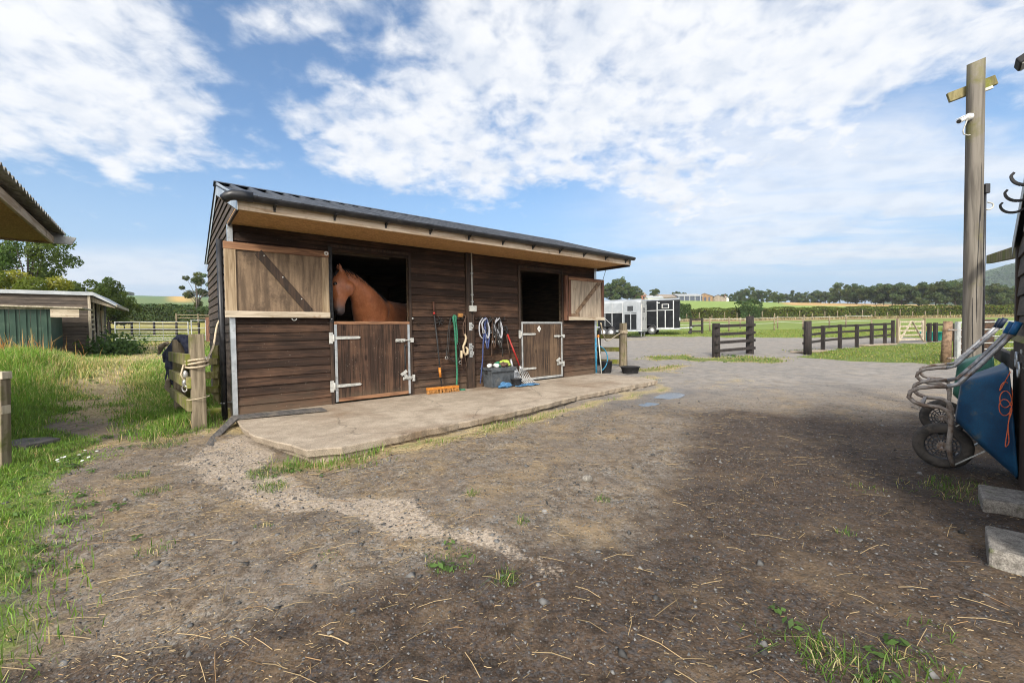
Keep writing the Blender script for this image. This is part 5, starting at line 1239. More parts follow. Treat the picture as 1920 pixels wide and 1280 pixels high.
m = MB(); m.tube([(.102, -.03, .0), (.099, -.03, 1.6), (.097, -.03, 2.75)], .015, 10); cdt = m.build('cable_conduit', M['black_plastic'], t)
m = MB(); m.box(.078, .135, -.06, .0, 2.745, 2.86); m.build('cable_box', M['black_plastic'], cdt, .008)
m = MB(); m.tube(curve([(.11, -.03, 2.56), (.14, -.04, 2.55), (.175, -.05, 2.58), (.17, -.05, 2.62), (.12, -.04, 2.64)]), .008, 7); m.build('cable_loop', M['grey_plastic'], cdt)
c = empty('security_camera', (PX-.085, PY-.02, 3.56), 0, 'white bullet security camera fixed to the side of the timber pole', 'camera')
c.scale = (.68, .68, .68)
Rm = Matrix.Rotation(-.15, 4, 'Z')
m = MB(); m.lathe([(.0, 0), (.062, 0), (.062, .05), (.05, .062), (0, .062)], 16, Matrix.Rotation(-math.pi/2, 4, 'Y') @ Matrix.Translation((0, 0, -.01))); m.build('mount', M['white_plastic'], c)
m = MB(); m.tube([(-.05, 0, 0), (-.10, -.01, -.01), (-.13, -.015, -.035)], .026, 10); m.build('arm', M['white_plastic'], c)
m = MB(); m.tube([(-.09, -.01, -.01), (-.14, -.02, -.04), (-.255, -.06, -.10)], [.036, .040, .040], 14); hb_ = m.build('camera_body', M['white_plastic'], c)
m = MB(); m.cyl((-.2555, -.0602, -.1003), (-.262, -.0625, -.1035), .032, .032, 14); m.build('lens', M['glass_dark'], hb_)
m = MB(); m.bar((-.08, -.005, .035), (-.275, -.06, -.055), .075, .006); m.build('sunshade', M['white_plastic'], hb_)
m = MB(); m.tube([(-.05, .0, -.05), (-.08, .0, -.13), (-.13, -.01, -.24), (-.12, -.01, -.30), (-.03, 0, -.32), (.02, 0, -.31)], .010, 7); m.build('camera_cable', M['grey_plastic'], c)
m = MB(); m.bar(bw(.80, -.05, 1.66), bw(3.10, .05, 1.84), .05, .10); o = m.build('beam', M['green_timber'], None, .005)
tag(o, 'horizontal weathered beam bridging from the tall pole to the shed corner', 'beam')
m = MB(); m.bar(bw(.86, -.06, .74), bw(3.0, -.02, .74), .05, .13); o = m.build('rail', M['creosote'], None, .005); tag(o, 'dark low rail behind the green wheelbarrow between pole and shed', 'rail')

# ------------------------------------------------------------------ dark fences, gates and paddock on the right
rail_fence('dark_fence', 'short dark four rail fence between two unequal stout posts in the yard', [(7.0, 14.6, 1.16), (8.72, 15.6, 1.38)], [.22, .50, .78, 1.06], 'creosote', .25, (.05, .10), .12, over=.06, round_=True)
fp = [(10.42, 15.0, 1.16)]+[((px-960)/798*D*.992, D, .98) for px, D in ((1548, 16.2), (1580, 17.1), (1612, 17.9), (1640, 18.7), (1665, 19.4))]+[(17.9, 20.0, 1.08)]
t = rail_fence('dark_fence', 'long dark three rail fence with square posts running towards the wooden gate', fp, [.40, .68, .92], 'creosote', .115, (.04, .085), -.08, over=.1)
m = MB(); m.tube([(0, 0, -.1), (0, 0, .6), (0, 0, 1.19)], [.125, .12, .115], 14); m.build('end_post', M['creosote'], t)
t = empty('wooden_gate', (18.25, 20.1, gz1(18.25, 20.1)), math.atan2(.45, 1.6), 'silvered wooden five bar gate with crossed braces', 'gate')
for k in range(5):
    m = MB(); z = .12+.21*k; m.box(0, 1.62, -.012, .012, z, z+.075); m.build('bar', M['grey_wood'], t)
for a, b in (((.02, .10), (.86, 1.04)), ((.86, 1.04), (1.6, .10))):
    m = MB(); m.bar((a[0], -.026, a[1]), (b[0], -.026, b[1]), .025, .075, (0, 1, 0)); m.build('brace', M['grey_wood'], t)
for x in (-.1, .0, 1.60, 1.72):
    m = MB(); m.box(x, x+.075, -.04, .04, -.1 if x < 0 or x > 1.65 else .08, 1.16 if x < 0 or x > 1.65 else 1.08); m.build('stile', M['grey_wood'] if 0 <= x <= 1.65 else M['post_timber'], t)
rail_fence('dark_fence', 'low dark fence of four short posts beside the turquoise tub', [(20.1, 20.5, .92), (20.5, 20.6, .92), (21.1, 20.7, .88), (21.5, 20.8, .88)], [.82], 'creosote', .13, (.04, .08), -.1)
o = bucket('feed_tub', 'turquoise plastic tub on the grass behind the short dark posts', 21.3, 21.6, gz1(21.3, 21.6), .50, .42, 'turq', 0, False); o['category'] = 'tub'
def bar_gate(name, label, p0, p1, h, nb, mt, braces=(.5,), wide=False):
    p0 = Vector((*p0, gz1(*p0))); p1 = Vector((*p1, gz1(*p1))); d = p1-p0; L = d.xy.length
    t = empty(name, p0, math.atan2(d.y, d.x), label, 'gate'); sl = d.z/L
    F = lambda x, y, z: (x, y, z+sl*x)
    zs = [.12+(h-.12)*(k/(nb-1))**1.25 for k in range(nb)]
    for k, z in enumerate(zs):
        m = MB(); m.cyl(F(0, 0, z), F(L, 0, z), .016 if k < nb-1 else .022, None, 7); m.build('bar', M[mt], t)
    for x in (.0, L):
        m = MB(); m.bar(F(x, 0, .08), F(x, 0, h+.03), .07 if wide else .045, .12 if wide else .045, (1, 0, 0)); m.build('stile', M[mt], t)
    for f in braces:
        m = MB(); m.bar(F(L*f, -.022, .12), F(L*f, -.022, h), .03, .01, (1, 0, 0)); m.build('brace', M[mt], t)
    return t
bar_gate('metal_gate', 'white galvanised bar gate standing behind the tall timber pole', (12.52, 11.95), (15.2, 12.3), 1.14, 7, 'galv_dull', (.55,), True)
t = empty('gate_post', (12.17, 11.9, gz1(12.17, 11.9)), .1, 'rough brown timber gate post left of the white metal gate', 'post')
m = MB(); m.tube([(-.04, 0, -.1), (-.01, 0, .6), (.02, 0, 1.18)], [.115, .105, .095], 10); m.build('post', M['grey_brace'], t)
m = MB(); m.box(-.10, .16, -.115, -.10, .92, .96); m.box(-.11, .13, -.125, -.105, .14, .18); m.build('hinge', M['barrow_rust'], t)
for x, h in ((13.9, .95), (14.75, 1.2)):
    o = MB().box(-.17, .17, -.05, .05, 0, h).build('timber_post', M['leather'], None, .01); o.location = (x, 13.2, gz1(x, 13.2)); tag(o, 'rough brown sawn post seen through the white metal gate, %s one' % ('shorter' if h < 1 else 'taller'), 'post')
# hurdle of dark bars out on the paddock edge
t = empty('hurdle', (12.55, 30, gz1(12.55, 30)), .1, 'small dark timber ladder-like hurdle standing beside the trailers', 'hurdle')
for x in (0, .85):
    m = MB(); m.box(x, x+.12, -.05, .05, 0, 1.12); m.build('upright', M['creosote'], t)
for z in (.12, .52, .95):
    m = MB(); m.box(.121, .849, -.04, .04, z, z+.11); m.build('rung', M['creosote'], t)
# wire fence posts across the paddock
wp = [(1331, 33, 1.1), (1367, 32, 1.1), (1388, 37, .95), (1452, 33, 1.15), (1458, 36, 1.05), (1508, 33, 1.15), (1505, 37, .9), (1555, 34, 1.05), (1586, 36, 1.1), (1634, 36, 1.05)]
def post_at(px, D): return (px-960)/798*D, D
proto = None
for i, (px, D, h) in enumerate(wp):
    x, y = post_at(px, D)
    if proto is None:
        proto = MB().tube([(0, 0, -.1), (0, 0, .5), (0, 0, 1.1)], .055, 8).build('fence_post', M['post_timber']); o = proto
    else:
        o = proto.copy(); SC.collection.objects.link(o)
    o.location = (x, y, gz1(x, y)); o.scale = (1, 1, h/1.1)
    tag(o, 'thin grey stake of the electric fence across the green paddock', 'post', 'stakes of the paddock electric fence')
m = MB()
for h in (.55, .95):
    q = sorted([post_at(a, b) for a, b, c in wp if b in (33, 32, 34, 36)]); q = [(4.8+.0, 29.5)]+q
    m.tube([(x, y, gz1(x, y)+h) for x, y in q], .010, 4, False)
o = m.build('fence_wire', M['white_plastic']); tag(o, 'pale electric fence tape strung between the paddock stakes', 'wire')
for i in range(24):
    px = 1288+i*23.5; D = 76+3*math.sin(i*1.7); x, y = post_at(px, D); o = proto.copy(); SC.collection.objects.link(o); o.location = (x, y, gz1(x, y)); o.scale = (1.15, 1.15, 1.15+.25*math.sin(i*2.3))
    tag(o, 'pale fence post in the long row in front of the field hedge', 'post', 'posts in front of the field hedge')

# ------------------------------------------------------------------ horse trailers
def trailer(name, label, x, y, rz, L, Wd, H, silver):
    t = empty(name, (x, y, gz1(x, y)), rz, label, 'trailer', 'horse trailers parked by the paddock')
    z0, z1, zt = .42, H*.64, H
    body, panel = ('tr_silver', 'tr_black') if silver else ('tr_black', 'tr_black')
    # shell with rounded roof edges, section across the trailer
    sec = [(-Wd/2, z0), (-Wd/2, zt-.22), (-Wd/2+.03, zt-.12), (-Wd/2+.10, zt-.04), (-Wd/2+.22, zt), (Wd/2-.22, zt), (Wd/2-.10, zt-.04), (Wd/2-.03, zt-.12), (Wd/2, zt-.22), (Wd/2, z0)]
    m = MB(); m.prism([(-L/2, b, c) for b, c in sec], (L, 0, 0)); sh = m.build('shell', M[body], t, .02)
    if not silver:
        m = MB(); m.prism([(-L/2-.02, b*1.012, c+.006) for b, c in sec[2:8]], (L+.04, 0, 0)); m.build('roof_cap', M['tr_silver'], t)
    ys = -Wd/2
    def side(x0, x1, za, zb, mt, nm, dy=.012, par=t):
        m = MB(); m.box(x0, x1, ys-dy, ys-.002, za, zb); return m.build(nm, M[mt], par, .003)
    if silver:
        side(-L/2+.01, -L*.16-.02, z0+.02, z1, 'tr_black', 'side_panel', .008)
        side(-L*.16+.04, L*.10-.02, z0+.02, z1, 'tr_black', 'side_panel', .008)
        for xx in (-L*.33, -L*.16, L*.08): side(xx, xx+.04, z0, zt-.2, 'alu', 'trim_strip', .02)
        side(-L/2, L*.08, z1+.002, z1+.04, 'alu', 'trim_strip', .018)
        d = side(L*.12, L*.42, z0+.02, zt-.14, 'tr_silver', 'groom_door', .02)
        for x0, x1, za, zb in ((L*.135, L*.265, z0+.05, z0+1.0), (L*.285, L*.405, z0+.05, z0+1.0), (L*.135, L*.265, z0+1.05, z1-.02), (L*.285, L*.405, z0+1.05, z1-.02)): side(x0, x1, za, zb, 'tr_black', 'door_panel', .026, d)
        w_ = side(L*.20, L*.33, z1+.10, z1+.42, 'glass_dark', 'window', .028, d)
        m = MB(); m.bar((-L*.42, ys-.03, z1-.05), (-L*.18, ys-.03, z0+.4), .02, .03); m.build('ramp_strut', M['alu'], t)
    else:
        side(-L/2, -L*.02, z1+.05, z1+.10, 'alu', 'trim_strip', .02)
        for xx in (-L*.02, L*.36): side(xx, xx+.07, z0-.02, zt-.18, 'alu', 'door_frame', .026)
        side(-L*.02+.0702, L*.36-.0002, z1+.06, z1+.115, 'alu', 'door_frame', .026); side(-L*.02+.0702, L*.36-.0002, z0-.02, z0+.05, 'alu', 'door_frame', .026); side(L*.17, L*.195, z0+.051, z1+.059, 'alu', 'door_frame', .022)
        w_ = side(L*.10, L*.27, z1+.20, z1+.50, 'tr_white', 'window_frame', .022); side(L*.12, L*.25, z1+.235, z1+.465, 'glass_dark', 'window', .028, w_)
        side(-L*.0+.02, L*.05, zt-.32, zt-.26, 'white_plastic', 'marker_lamp', .03)
    # end with ramp / front
    xe = L/2
    if silver:
        m = MB(); m.box(xe+.002, xe+.05, -Wd/2+.06, Wd/2-.06, z0+.0, zt-.28); r = m.build('ramp', M['tr_white'], t, .02)
        m = MB(); m.box(xe+.051, xe+.058, -.28, .28, z1+.02, z1+.32); m.build('window', M['glass_dark'], r)
        for yy in (-.45, .45):
            m = MB(); m.box(xe+.051, xe+.075, yy-.02, yy+.02, z0+.62, z0+.82); m.build('handle', M['black'], r)
        m = MB(); m.box(xe+.002, xe+.03, -Wd/2+.02, Wd/2-.02, zt-.27, zt-.05); m.build('top_flap', M['tr_white'], t, .02)
    else:
        m = MB(); m.box(xe+.002, xe+.02, -Wd/2+.1, Wd/2-.1, z0+.5, z0+.72); m.build('number_plate', M['white_plastic'], t)
    m = MB(); m.box(-L/2-.02, L/2+.06, -Wd/2-.03, Wd/2+.03, z0-.09, z0-.001); m.build('chassis', M['galv'], t)
    for xx in ((-L*.36, -L*.17) if silver else (-L*.36, -L*.13)):
        for yy in (-1, 1):
            yc = yy*(Wd/2+.09)
            m = MB(); m.lathe([(.18, -.08), (.26, -.09), (.30, -.06), (.30, .06), (.26, .09), (.18, .08), (.18, -.08)], 20, Matrix.Translation((xx, yc, .30)) @ Matrix.Rotation(math.pi/2, 4, 'X'), True, False); wh = m.build('wheel', M['rim'], t)
            m = MB(); m.lathe([(.0, -.06), (.18, -.075), (.18, .075), (0, .06)], 14, Matrix.Translation((xx, yc, .30)) @ Matrix.Rotation(math.pi/2, 4, 'X')); m.build('wheel_rim', M['alu'], wh)
    for yy in (-1, 1):
        xa, xb = (-L*.47, -L*.06) if silver else (-L*.48, -L*.02)
        n = 12; up = []; lo = []
        for k in range(n+1):
            q = math.pi*k/n; cx = (xa+xb)/2; rx = (xb-xa)/2; up.append((cx-rx*math.cos(q), .36+.34*min(1, 1.35*math.sin(q)))); lo.append((cx-(rx-.04)*math.cos(q), .36+.30*min(1, 1.35*math.sin(q))))
        m = MB(); y0 = yy*(Wd/2+.02); m.prism([(a, y0, b) for a, b in up]+[(a, y0, b) for a, b in lo[::-1]], (0, yy*.22, 0)); m.build('mudguard', M['black_plastic' if silver else 'roof_sheet'], t)
    if not silver:
        m = MB(); m.bar((xe, -.4, .42), (xe+.8, 0, .45), .07, .08); m.bar((xe, .4, .42), (xe+.8, 0, .45), .07, .08); m.build('drawbar', M['galv'], t)
        m = MB(); m.tube([(xe+.65, -.12, .9), (xe+.65, -.12, .22)], .03, 8); m.tube([(xe+.78, 0, .5), (xe+.98, 0, .56)], .05, 8); m.build('coupling', M['black'], t)
        m = MB(); m.lathe([(0, -.04), (.11, -.05), (.11, .05), (0, .04)], 14, Matrix.Translation((xe+.65, -.12, .12)) @ Matrix.Rotation(math.pi/2, 4, 'X')); m.build('jockey_wheel', M['black'], t)
    else:
        for yy in (-.5, .4):
            m = MB(); m.cyl((xe-.05, yy, .0), (xe-.05, yy, .35), .035, None, 8); m.build('prop_stand', M['galv_dull'], t)
    return t
trailer('horse_trailer', 'silver and black horse trailer with its white ramp closed, next to the stable', 7.25, 28.0, R(-28), 2.75, 1.75, 2.38, True)
trailer('horse_trailer', 'all black horse trailer with silver framed door, to the right of the silver one', 10.35, 30.0, R(-24), 2.75, 1.75, 2.45, False)
# ------------------------------------------------------------------ neighbouring stable at the left edge (canopy end in view)
nb_o = Vector((-6.95, 6.52, 0)); nth = math.atan2(-.77, .64)          # local x runs along its fascia towards the camera, local y away from the yard is +(-)...
nx = Vector((.64, -.77, 0)); nyv = Vector((.77, .64, 0))               # nyv points into the yard
nb = empty('stable', nb_o, nth, 'neighbouring stable whose corrugated canopy corner juts in at the left edge', 'stable')
NL = 3.55                                                               # local y = +nyv (into the yard)
m = MB(); m.box(0, NL, -.035, 0, 2.49, 2.60); m.build('fascia', M['fascia'], nb, .003)
m = MB(); m.box(.002, NL, -.98, -.0355, 2.515, 2.53); m.build('soffit', M['osb'], nb)
m = MB(); m.box(-.03, -.002, -.98, -.036, 2.49, 2.60); m.build('end_board', M['fascia'], nb)
def corr(x0, x1, y0, z0, y1, z1, pitch=.146, amp=.024):
    m = MB(); k = int((x1-x0)/pitch*8); top, bot, t2, b2 = [], [], [], []
    for i in range(k+1):
        x = x0+(x1-x0)*i/k; h = amp*math.cos(2*math.pi*(x-x0)/pitch)
        top.append((x, y0, z0+h)); bot.append((x, y1, z1+h)); t2.append((x, y0, z0+h-.009)); b2.append((x, y1, z1+h-.009))
    n = k+1
    m.add(top+bot, [(i, i+1, n+i+1, n+i) for i in range(k)], True); m.add(t2+b2, [(i, n+i, n+i+1, i+1) for i in range(k)], True); m.add(top+t2, [(i, n+i, n+i+1, i+1) for i in range(k)]); 
    return m
corr(-.06, NL+.05, .12, 2.66, -2.4, 3.42).build('roof_sheet', M['fibre_sheet'], nb)
corr(-.06, NL+.05, -4.9, 2.6, -2.402, 3.42).build('roof_sheet', M['fibre_sheet'], nb)
m = MB(); m.prism([(-.055, .10, 2.50), (-.055, .10, 2.67), (-.055, -2.4, 3.42), (-.055, -2.4, 3.25)], (.02, 0, 0)); m.build('verge_board', M['galv_dull'], nb)
m = MB(); m.prism([(-.05, .0, 2.50), (-.05, .19, 2.50), (-.05, .24, 2.61), (-.05, .0, 2.63)], (.06, 0, 0)); m.build('verge_cap', M['galv_dull'], nb)
m = MB(); lap(m, .0, NL, -.1, 2.5, .122, lambda a, o, z: (a, -.985+o, z)); m.box(0, NL, -1.05, -.99, -.1, 2.5); m.build('front_wall', M['wall_boards'], nb)
for x in (.0, NL-.03):
    m = MB(); m.prism([(x, -1.055, -.1), (x, -4.6, -.1), (x, -4.6, 2.55), (x, -2.4, 3.36), (x, -.5, 2.78), (x, -1.055, 2.6)], (.03, 0, 0)); m.build('gable_wall', M['shed_boards'], nb)
m = MB(); m.box(0, NL, -4.64, -4.602, -.1, 2.5); m.build('back_wall', M['shed_boards'], nb)

# ------------------------------------------------------------------ old shed with green lean-to at far left
C = Vector((-17.3, 17.5, 0)); C.z = gz1(C.x, C.y)-.15
cth = math.atan2(.6, .8)                                               # local x = (.8,.6) (out of the doorway wall), local y = (-.6,.8) (away)
fs = empty('field_shelter', C, cth, 'old dark boarded shed with pale roof edge and open doorways behind the tall grass', 'shed')
ZT = 2.62
m = MB(); lap(m, -6.0, 0, 0, ZT, .15, lambda a, o, z: (a, -o, z)); m.box(-6, -.05, .0, .05, 0, ZT); m.build('side_wall', M['shed_boards'], fs)
m = MB(); m.box(-.05, .03, -.04, .05, 0, ZT); m.build('corner_post', M['grey_wood'], fs)
m = MB()
for y0, y1, z0, z1 in ((.06, .5, 0, ZT), (1.35, 1.75, 0, ZT), (2.6, 4.0, 0, ZT), (.5, 1.35, 0, 1.1), (1.75, 2.6, 0, 1.1), (.5, 1.35, 2.2, ZT), (1.75, 2.6, 2.2, ZT)): lap(m, y0, y1, z0, z1, .15, lambda a, o, z: (o, a, z))
m.build('front_wall', M['shed_boards'], fs)
for y in (.5, 1.35, 1.75, 2.6):
    m = MB(); m.box(.026, .07, y-.05, y+.05, 0, 2.5); m.build('door_post', M['grey_wood'], fs)
m = MB(); m.box(.07, .11, 1.9, 2.55, 1.15, 2.1); m.build('top_door', M['pale_timber_v'], fs)
for k in range(5):
    m = MB(); m.box(.03, .06, .06, .5, 1.2+.2*k, 1.28+.2*k); m.build('slat', M['grey_wood'], fs)
m = MB(); m.box(-6, -.05, 3.95, 4.0, 0, ZT); m.box(-6.05, -6.0, 0, 4, 0, ZT); m.build('back_wall', M['shed_boards'], fs)
m = MB(); m.prism([(-6.1, -.12, ZT+.0), (.12, -.12, ZT+.0), (.80, -.12, ZT-.42), (.80, -.12, ZT-.37), (.12, -.12, ZT+.14), (-6.1, -.12, ZT+.14)], (0, 4.3, 0)); m.build('roof', M['roof_pale'], fs)
for k in range(5):
    m = MB(); m.prism([(.03, .2+.9*k, ZT-.25), (.03, .2+.9*k, ZT-.03), (.74, .2+.9*k, ZT-.43), (.74, .2+.9*k, ZT-.50)], (0, .06, 0)); m.build('rafter', M['grey_wood'], fs)
m = MB(); m.box(.815, .835, -.12, 4.18, ZT-.46, ZT-.34); m.build('fascia', M['grey_wood'], fs)
G = empty('lean_to', (-16.58, 15.35, gz1(-16.58, 15.35)-.1), cth, 'dark green corrugated lean-to with a timber edged roof in front of the old shed', 'shed')
m = MB(); x = -5.
while x < -.02:
    m.box(x, min(x+.24, 0), -.012, .0, 0, 1.98); m.box(x+.09, x+.15, -.045, -.0125, 0, 1.98); x += .25
m.build('sheet_wall', M['green_sheet'], G)
m = MB(); m.box(-.03, .0, .001, 1.6, 0, 1.98); m.build('end_wall', M['green_sheet'], G)
m = MB(); m.prism([(-5.1, -.25, 2.14), (.85, -.25, 2.02), (.85, -.25, 2.07), (-5.1, -.25, 2.19)], (0, 1.9, 0)); m.build('roof', M['grey_wood'], G)
m = MB(); m.box(.02, .75, -.2, -.15, 1.70, 2.0); m.build('barge_board', M['pale_timber_h'], G)
m = MB(); m.box(-5, .0, -.10, -.06, 1.985, 2.09); m.build('eaves_board', M['grey_wood'], G)
# gate and paddock rails behind
bar_gate('metal_gate', 'long galvanised seven bar gate across the grass track at far left', (-24.2, 26), (-19.75, 26), 1.22, 7, 'galv_dull', (.34, .66))
bar_gate('metal_gate', 'narrow galvanised gate next to the brown post by the stable gable', (-19.55, 26), (-18.75, 26.1), 1.3, 4, 'galv_dull', ())
o = MB().box(-.17, .17, -.12, .12, -.1, 1.5).build('gate_post', M['rust_timber'], None, .01); o.location = (-18.5, 26.1, gz1(-18.5, 26.1)); tag(o, 'reddish brown square gate post near the back corner of the stable', 'post')
rail_fence('paddock_fence', 'dark two rail paddock fence beyond the long metal gate', [(-30.5+1.66*k*1.02, 32.3, 1.0) for k in range(5)], [.42, .88], 'creosote', .11, (.04, .09), -.07)
hp_ = [(-46+3.0*k, 58.5, 1.3) for k in range(9)]
rail_fence('paddock_fence', 'distant post and rail fence along the foot of the left hedge', hp_, [.7, 1.1], 'post_timber', .14, (.05, .1), -.08)
o = bundle('trough', 'low grey trough lying in the paddock beyond the gate', 'trough', 'slate', 0, 0, 0, .9, .3, .28, 4); o.location = (-21.9, 32.0, gz1(-21.9, 32.0)); o.rotation_euler = (0, 0, 0)

# ------------------------------------------------------------------ trees, hedges
def leaf_quads(cen, nrm, size, rs, tone):
    """one bent leaf clump quad per centre"""
    n = len(cen)
    a = np.cross(nrm, rs.normal(size=(n, 3))); a /= np.linalg.norm(a, axis=1)[:, None]+1e-9
    b = np.cross(nrm, a); b /= np.linalg.norm(b, axis=1)[:, None]+1e-9
    s = size[:, None]
    q = np.stack([cen-a*s*.9, cen-b*s*.45+nrm*s*.1, cen+a*s*.9, cen+b*s*.45+nrm*s*.1], 1).reshape(-1, 3)
    F = np.arange(4*n).reshape(n, 4); c = np.repeat(tone, 4, axis=0)
    return q, F, c
def crown_mesh(name, seed, h, rx, rz, z0, nclump, nleaf, leaf, base, spread=.145, flat=.8, jitter=.30, shape='oak'):
    rs = np.random.RandomState(seed); cs = []
    for k in range(nclump):
        for _ in range(40):
            p = rs.uniform(-1, 1, 3)
            r = np.linalg.norm(p)
            if .25 < r < 1: break
        if shape == 'cone': p[:2] *= (1-.75*(p[2]+1)/2)
        if shape == 'wide': p[2] = p[2]*.8+.1
        cs.append([p[0]*rx, p[1]*rx, z0+rz+p[2]*rz, rs.uniform(.55, 1.25)])
    cs = np.array(cs); wts = cs[:, 3]**2; wts /= wts.sum(); idx = rs.choice(nclump, nleaf, p=wts)
    d = rs.normal(size=(nleaf, 3)); d /= np.linalg.norm(d, axis=1)[:, None]
    r = rs.uniform(.35, 1.05, nleaf)**.6
    rad = spread*2*(rx+rz)/2*cs[idx, 3]
    P_ = cs[idx, :3]+d*np.stack([r*rad, r*rad, r*rad*flat], 1)
    nrm = d*.7+rs.normal(size=(nleaf, 3))*.6; nrm /= np.linalg.norm(nrm, axis=1)[:, None]
    tcl = 1+rs.uniform(-jitter, jitter, nclump); tl = tcl[idx]*rs.uniform(.75, 1.25, nleaf)
    warm = rs.uniform(-.12, .2, nclump)[idx]
    tone = np.array(base)[None]*tl[:, None]; tone[:, 0] *= 1+warm; tone[:, 2] *= 1-warm*.5
    q, F, c = leaf_quads(P_, nrm, leaf*rs.uniform(.6, 1.35, nleaf), rs, tone)
    return q, F, c, cs
PROTO = {}
def tree_proto(key, seed, h, rx, rz, z0, nclump, nleaf, leaf, base, shape='oak', **kw):
    q, F, c, cs = crown_mesh(key, seed, h, rx, rz, z0, nclump, nleaf, leaf, base, shape=shape, **kw)
    root = bpy.data.objects.new('broadleaf_tree', None); SC.collection.objects.link(root)
    cr_ = raw_mesh('crown', q, F, M['leaf'], c, root)
    m = MB(); rr = h*.014
    m.tube([(0, 0, -.5), (0.02*h, 0, z0*.6), (.0, .01*h, z0+rz*.7), (.02*h, 0, z0+rz*1.5)], [rr*1.3, rr, rr*.7, rr*.2], 8)
    r_ = random.Random(seed)
    for k in range(min(12, len(cs))):
        p = cs[k]; zb = r_.uniform(z0*.55, z0+rz*.6)
        mid = (p[0]*.45, p[1]*.45, zb+(p[2]-zb)*.6)
        m.tube([(0, 0, zb), mid, tuple(p[:3])], [rr*.55, rr*.35, rr*.12], 6)
    m.build('trunk', M['bark'], root)
    PROTO[key] = root; root['h'] = h
    return root
used = set()
def plant(key, x, y, h, label, group=None, sx=1., rz=None, dz=0.):
    src = PROTO[key]; h0 = src['h']
    if key not in used: o = src; used.add(key)
    else: o = copy_tree(src)
    s = h/h0; o.location = (x, y, gz1(x, y)+dz); o.scale = (s*sx, s*sx, s); o.rotation_euler = (0, 0, rz if rz is not None else (x*3.7+y) % 6.28)
    tag(o, label, 'tree', group); return o
tree_proto('oak_a', 1, 10, 4.6, 4.6, .9, 44, 6000, .36, (.085, .118, .044))
tree_proto('oak_b', 2, 10, 3.9, 4.7, .8, 38, 5200, .36, (.095, .128, .046))
tree_proto('oak_c', 3, 10, 4.8, 4.1, 1.8, 42, 5600, .36, (.078, .108, .040), shape='wide')
tree_proto('ash', 4, 10, 3.8, 4.5, 1.0, 26, 3600, .32, (.10, .135, .048), spread=.14)
tree_proto('pine', 5, 10, 2.8, 4.8, .4, 30, 3400, .32, (.065, .092, .042), shape='cone')
# far row to the right of the barns: (pixel x, metres away, height, kind)
ROW = [(1374, 285, 6, 0), (1388, 290, 9.0, 0), (1404, 288, 11.0, 1), (1422, 292, 10, 2), (1437, 290, 9.5, 1), (1455, 295, 9.4, 3), (1472, 300, 8, 2), (1486, 300, 9.5, 4), (1500, 298, 8.5, 0), (1516, 298, 9, 1), (1532, 296, 10, 0), (1548, 290, 9.6, 2), (1562, 280, 9.4, 1)]
kn = ['oak_a', 'oak_b', 'oak_c', 'ash', 'pine']
desc = ['dark rounded', 'dark bushy', 'spreading', 'loose airy', 'pointed dark']
for i, (px, D, h, k) in enumerate(ROW):
    plant(kn[k], (px-960)/798*D, D, h, '%s tree in the far row between the barns and the tan field' % desc[k], 'trees on the ridge beyond the green field')
ROW2 = [(1574, 235, 13.6, 1), (1590, 228, 11.6, 3), (1606, 222, 12.6, 0), (1622, 215, 11.2, 2), (1640, 210, 12.0, 0), (1656, 205, 12.0, 1), (1672, 200, 13, 2), (1690, 195, 12.4, 0), (1722, 190, 12.8, 2), (1738, 186, 12.4, 0), (1754, 184, 13.6, 2), (1772, 182, 13.4, 1), (1790, 180, 13.6, 2), (1806, 180, 13.2, 0), (1850, 178, 12.8, 2), (1872, 178, 9.8, 0), (1895, 176, 10.6, 1)]
for i, (px, D, h, k) in enumerate(ROW2):
    plant(kn[k], (px-960)/798*D, D, h*.82, '%s tree in the nearer row above the clipped hedge on the right' % desc[k], 'trees above the clipped hedge', sx=1.05)
plant('oak_b', (1460-960)/798*205, 205, 4.6, 'single round dark bush on the green crop field', sx=1.5)
for i, (px, h, k) in enumerate(((1131, 8.6, 3), (1148, 10.6, 0), (1163, 12.6, 1), (1178, 9.5, 2), (1190, 8.0, 0))):
    plant(kn[k], (px-960)/798*225, 225, h, '%s tree in the clump behind the silver horse trailer' % desc[k], 'trees behind the trailers', sx=1.05)
for i, (px, D, h) in enumerate(((1228, 262, 8.0), (1268, 285, 7.6), (1282, 285, 7.0), (1357, 275, 6))):
    plant('oak_c', (px-960)/798*D, D, h, ('small bare topped tree by the far brick house' if i == 0 else 'low dark tree showing over the barn roofs' if i < 3 else 'dark tree beside the small white farmhouse'), sx=.8)
# left: tall ash over the shed, yellow-green bushes in front, others behind the roof
tree_proto('big_ash', 11, 12, 4.8, 5.2, 1.4, 46, 13000, .17, (.085, .135, .032), spread=.11, jitter=.25)
tree_proto('lime_bush', 12, 6, 3.0, 2.6, .4, 24, 7000, .15, (.16, .19, .030), spread=.15, jitter=.2)
tree_proto('thorn', 13, 8, 3.2, 3.4, .4, 30, 7500, .17, (.09, .135, .034), spread=.13)
plant('big_ash', -35.0, 31, 8.2, 'tall loose green ash spreading over the old shed roof at far left', sx=1.0)
plant('lime_bush', -30.3, 28.2, 4.1, 'yellow green bush crown just above the pale shed roof', sx=1.25)
plant('lime_bush', -33.5, 28, 4.5, 'yellow green bush crown at the very left edge above the lean-to', sx=1.25)
plant('thorn', -36.0, 36, 5.6, 'mid green tree behind the old shed roof, left of two', sx=1.0)
plant('thorn', -36.4, 38.5, 4.7, 'mid green tree at the right end of the old shed roof', sx=.95)
plant('thorn', -36.4, 40.0, 3.6, 'smallest dark tree peeping past the old shed eaves', sx=.9)
tree_proto('field_tree', 14, 10, 3.2, 3.6, 2.6, 17, 4200, .18, (.085, .112, .042), spread=.12)
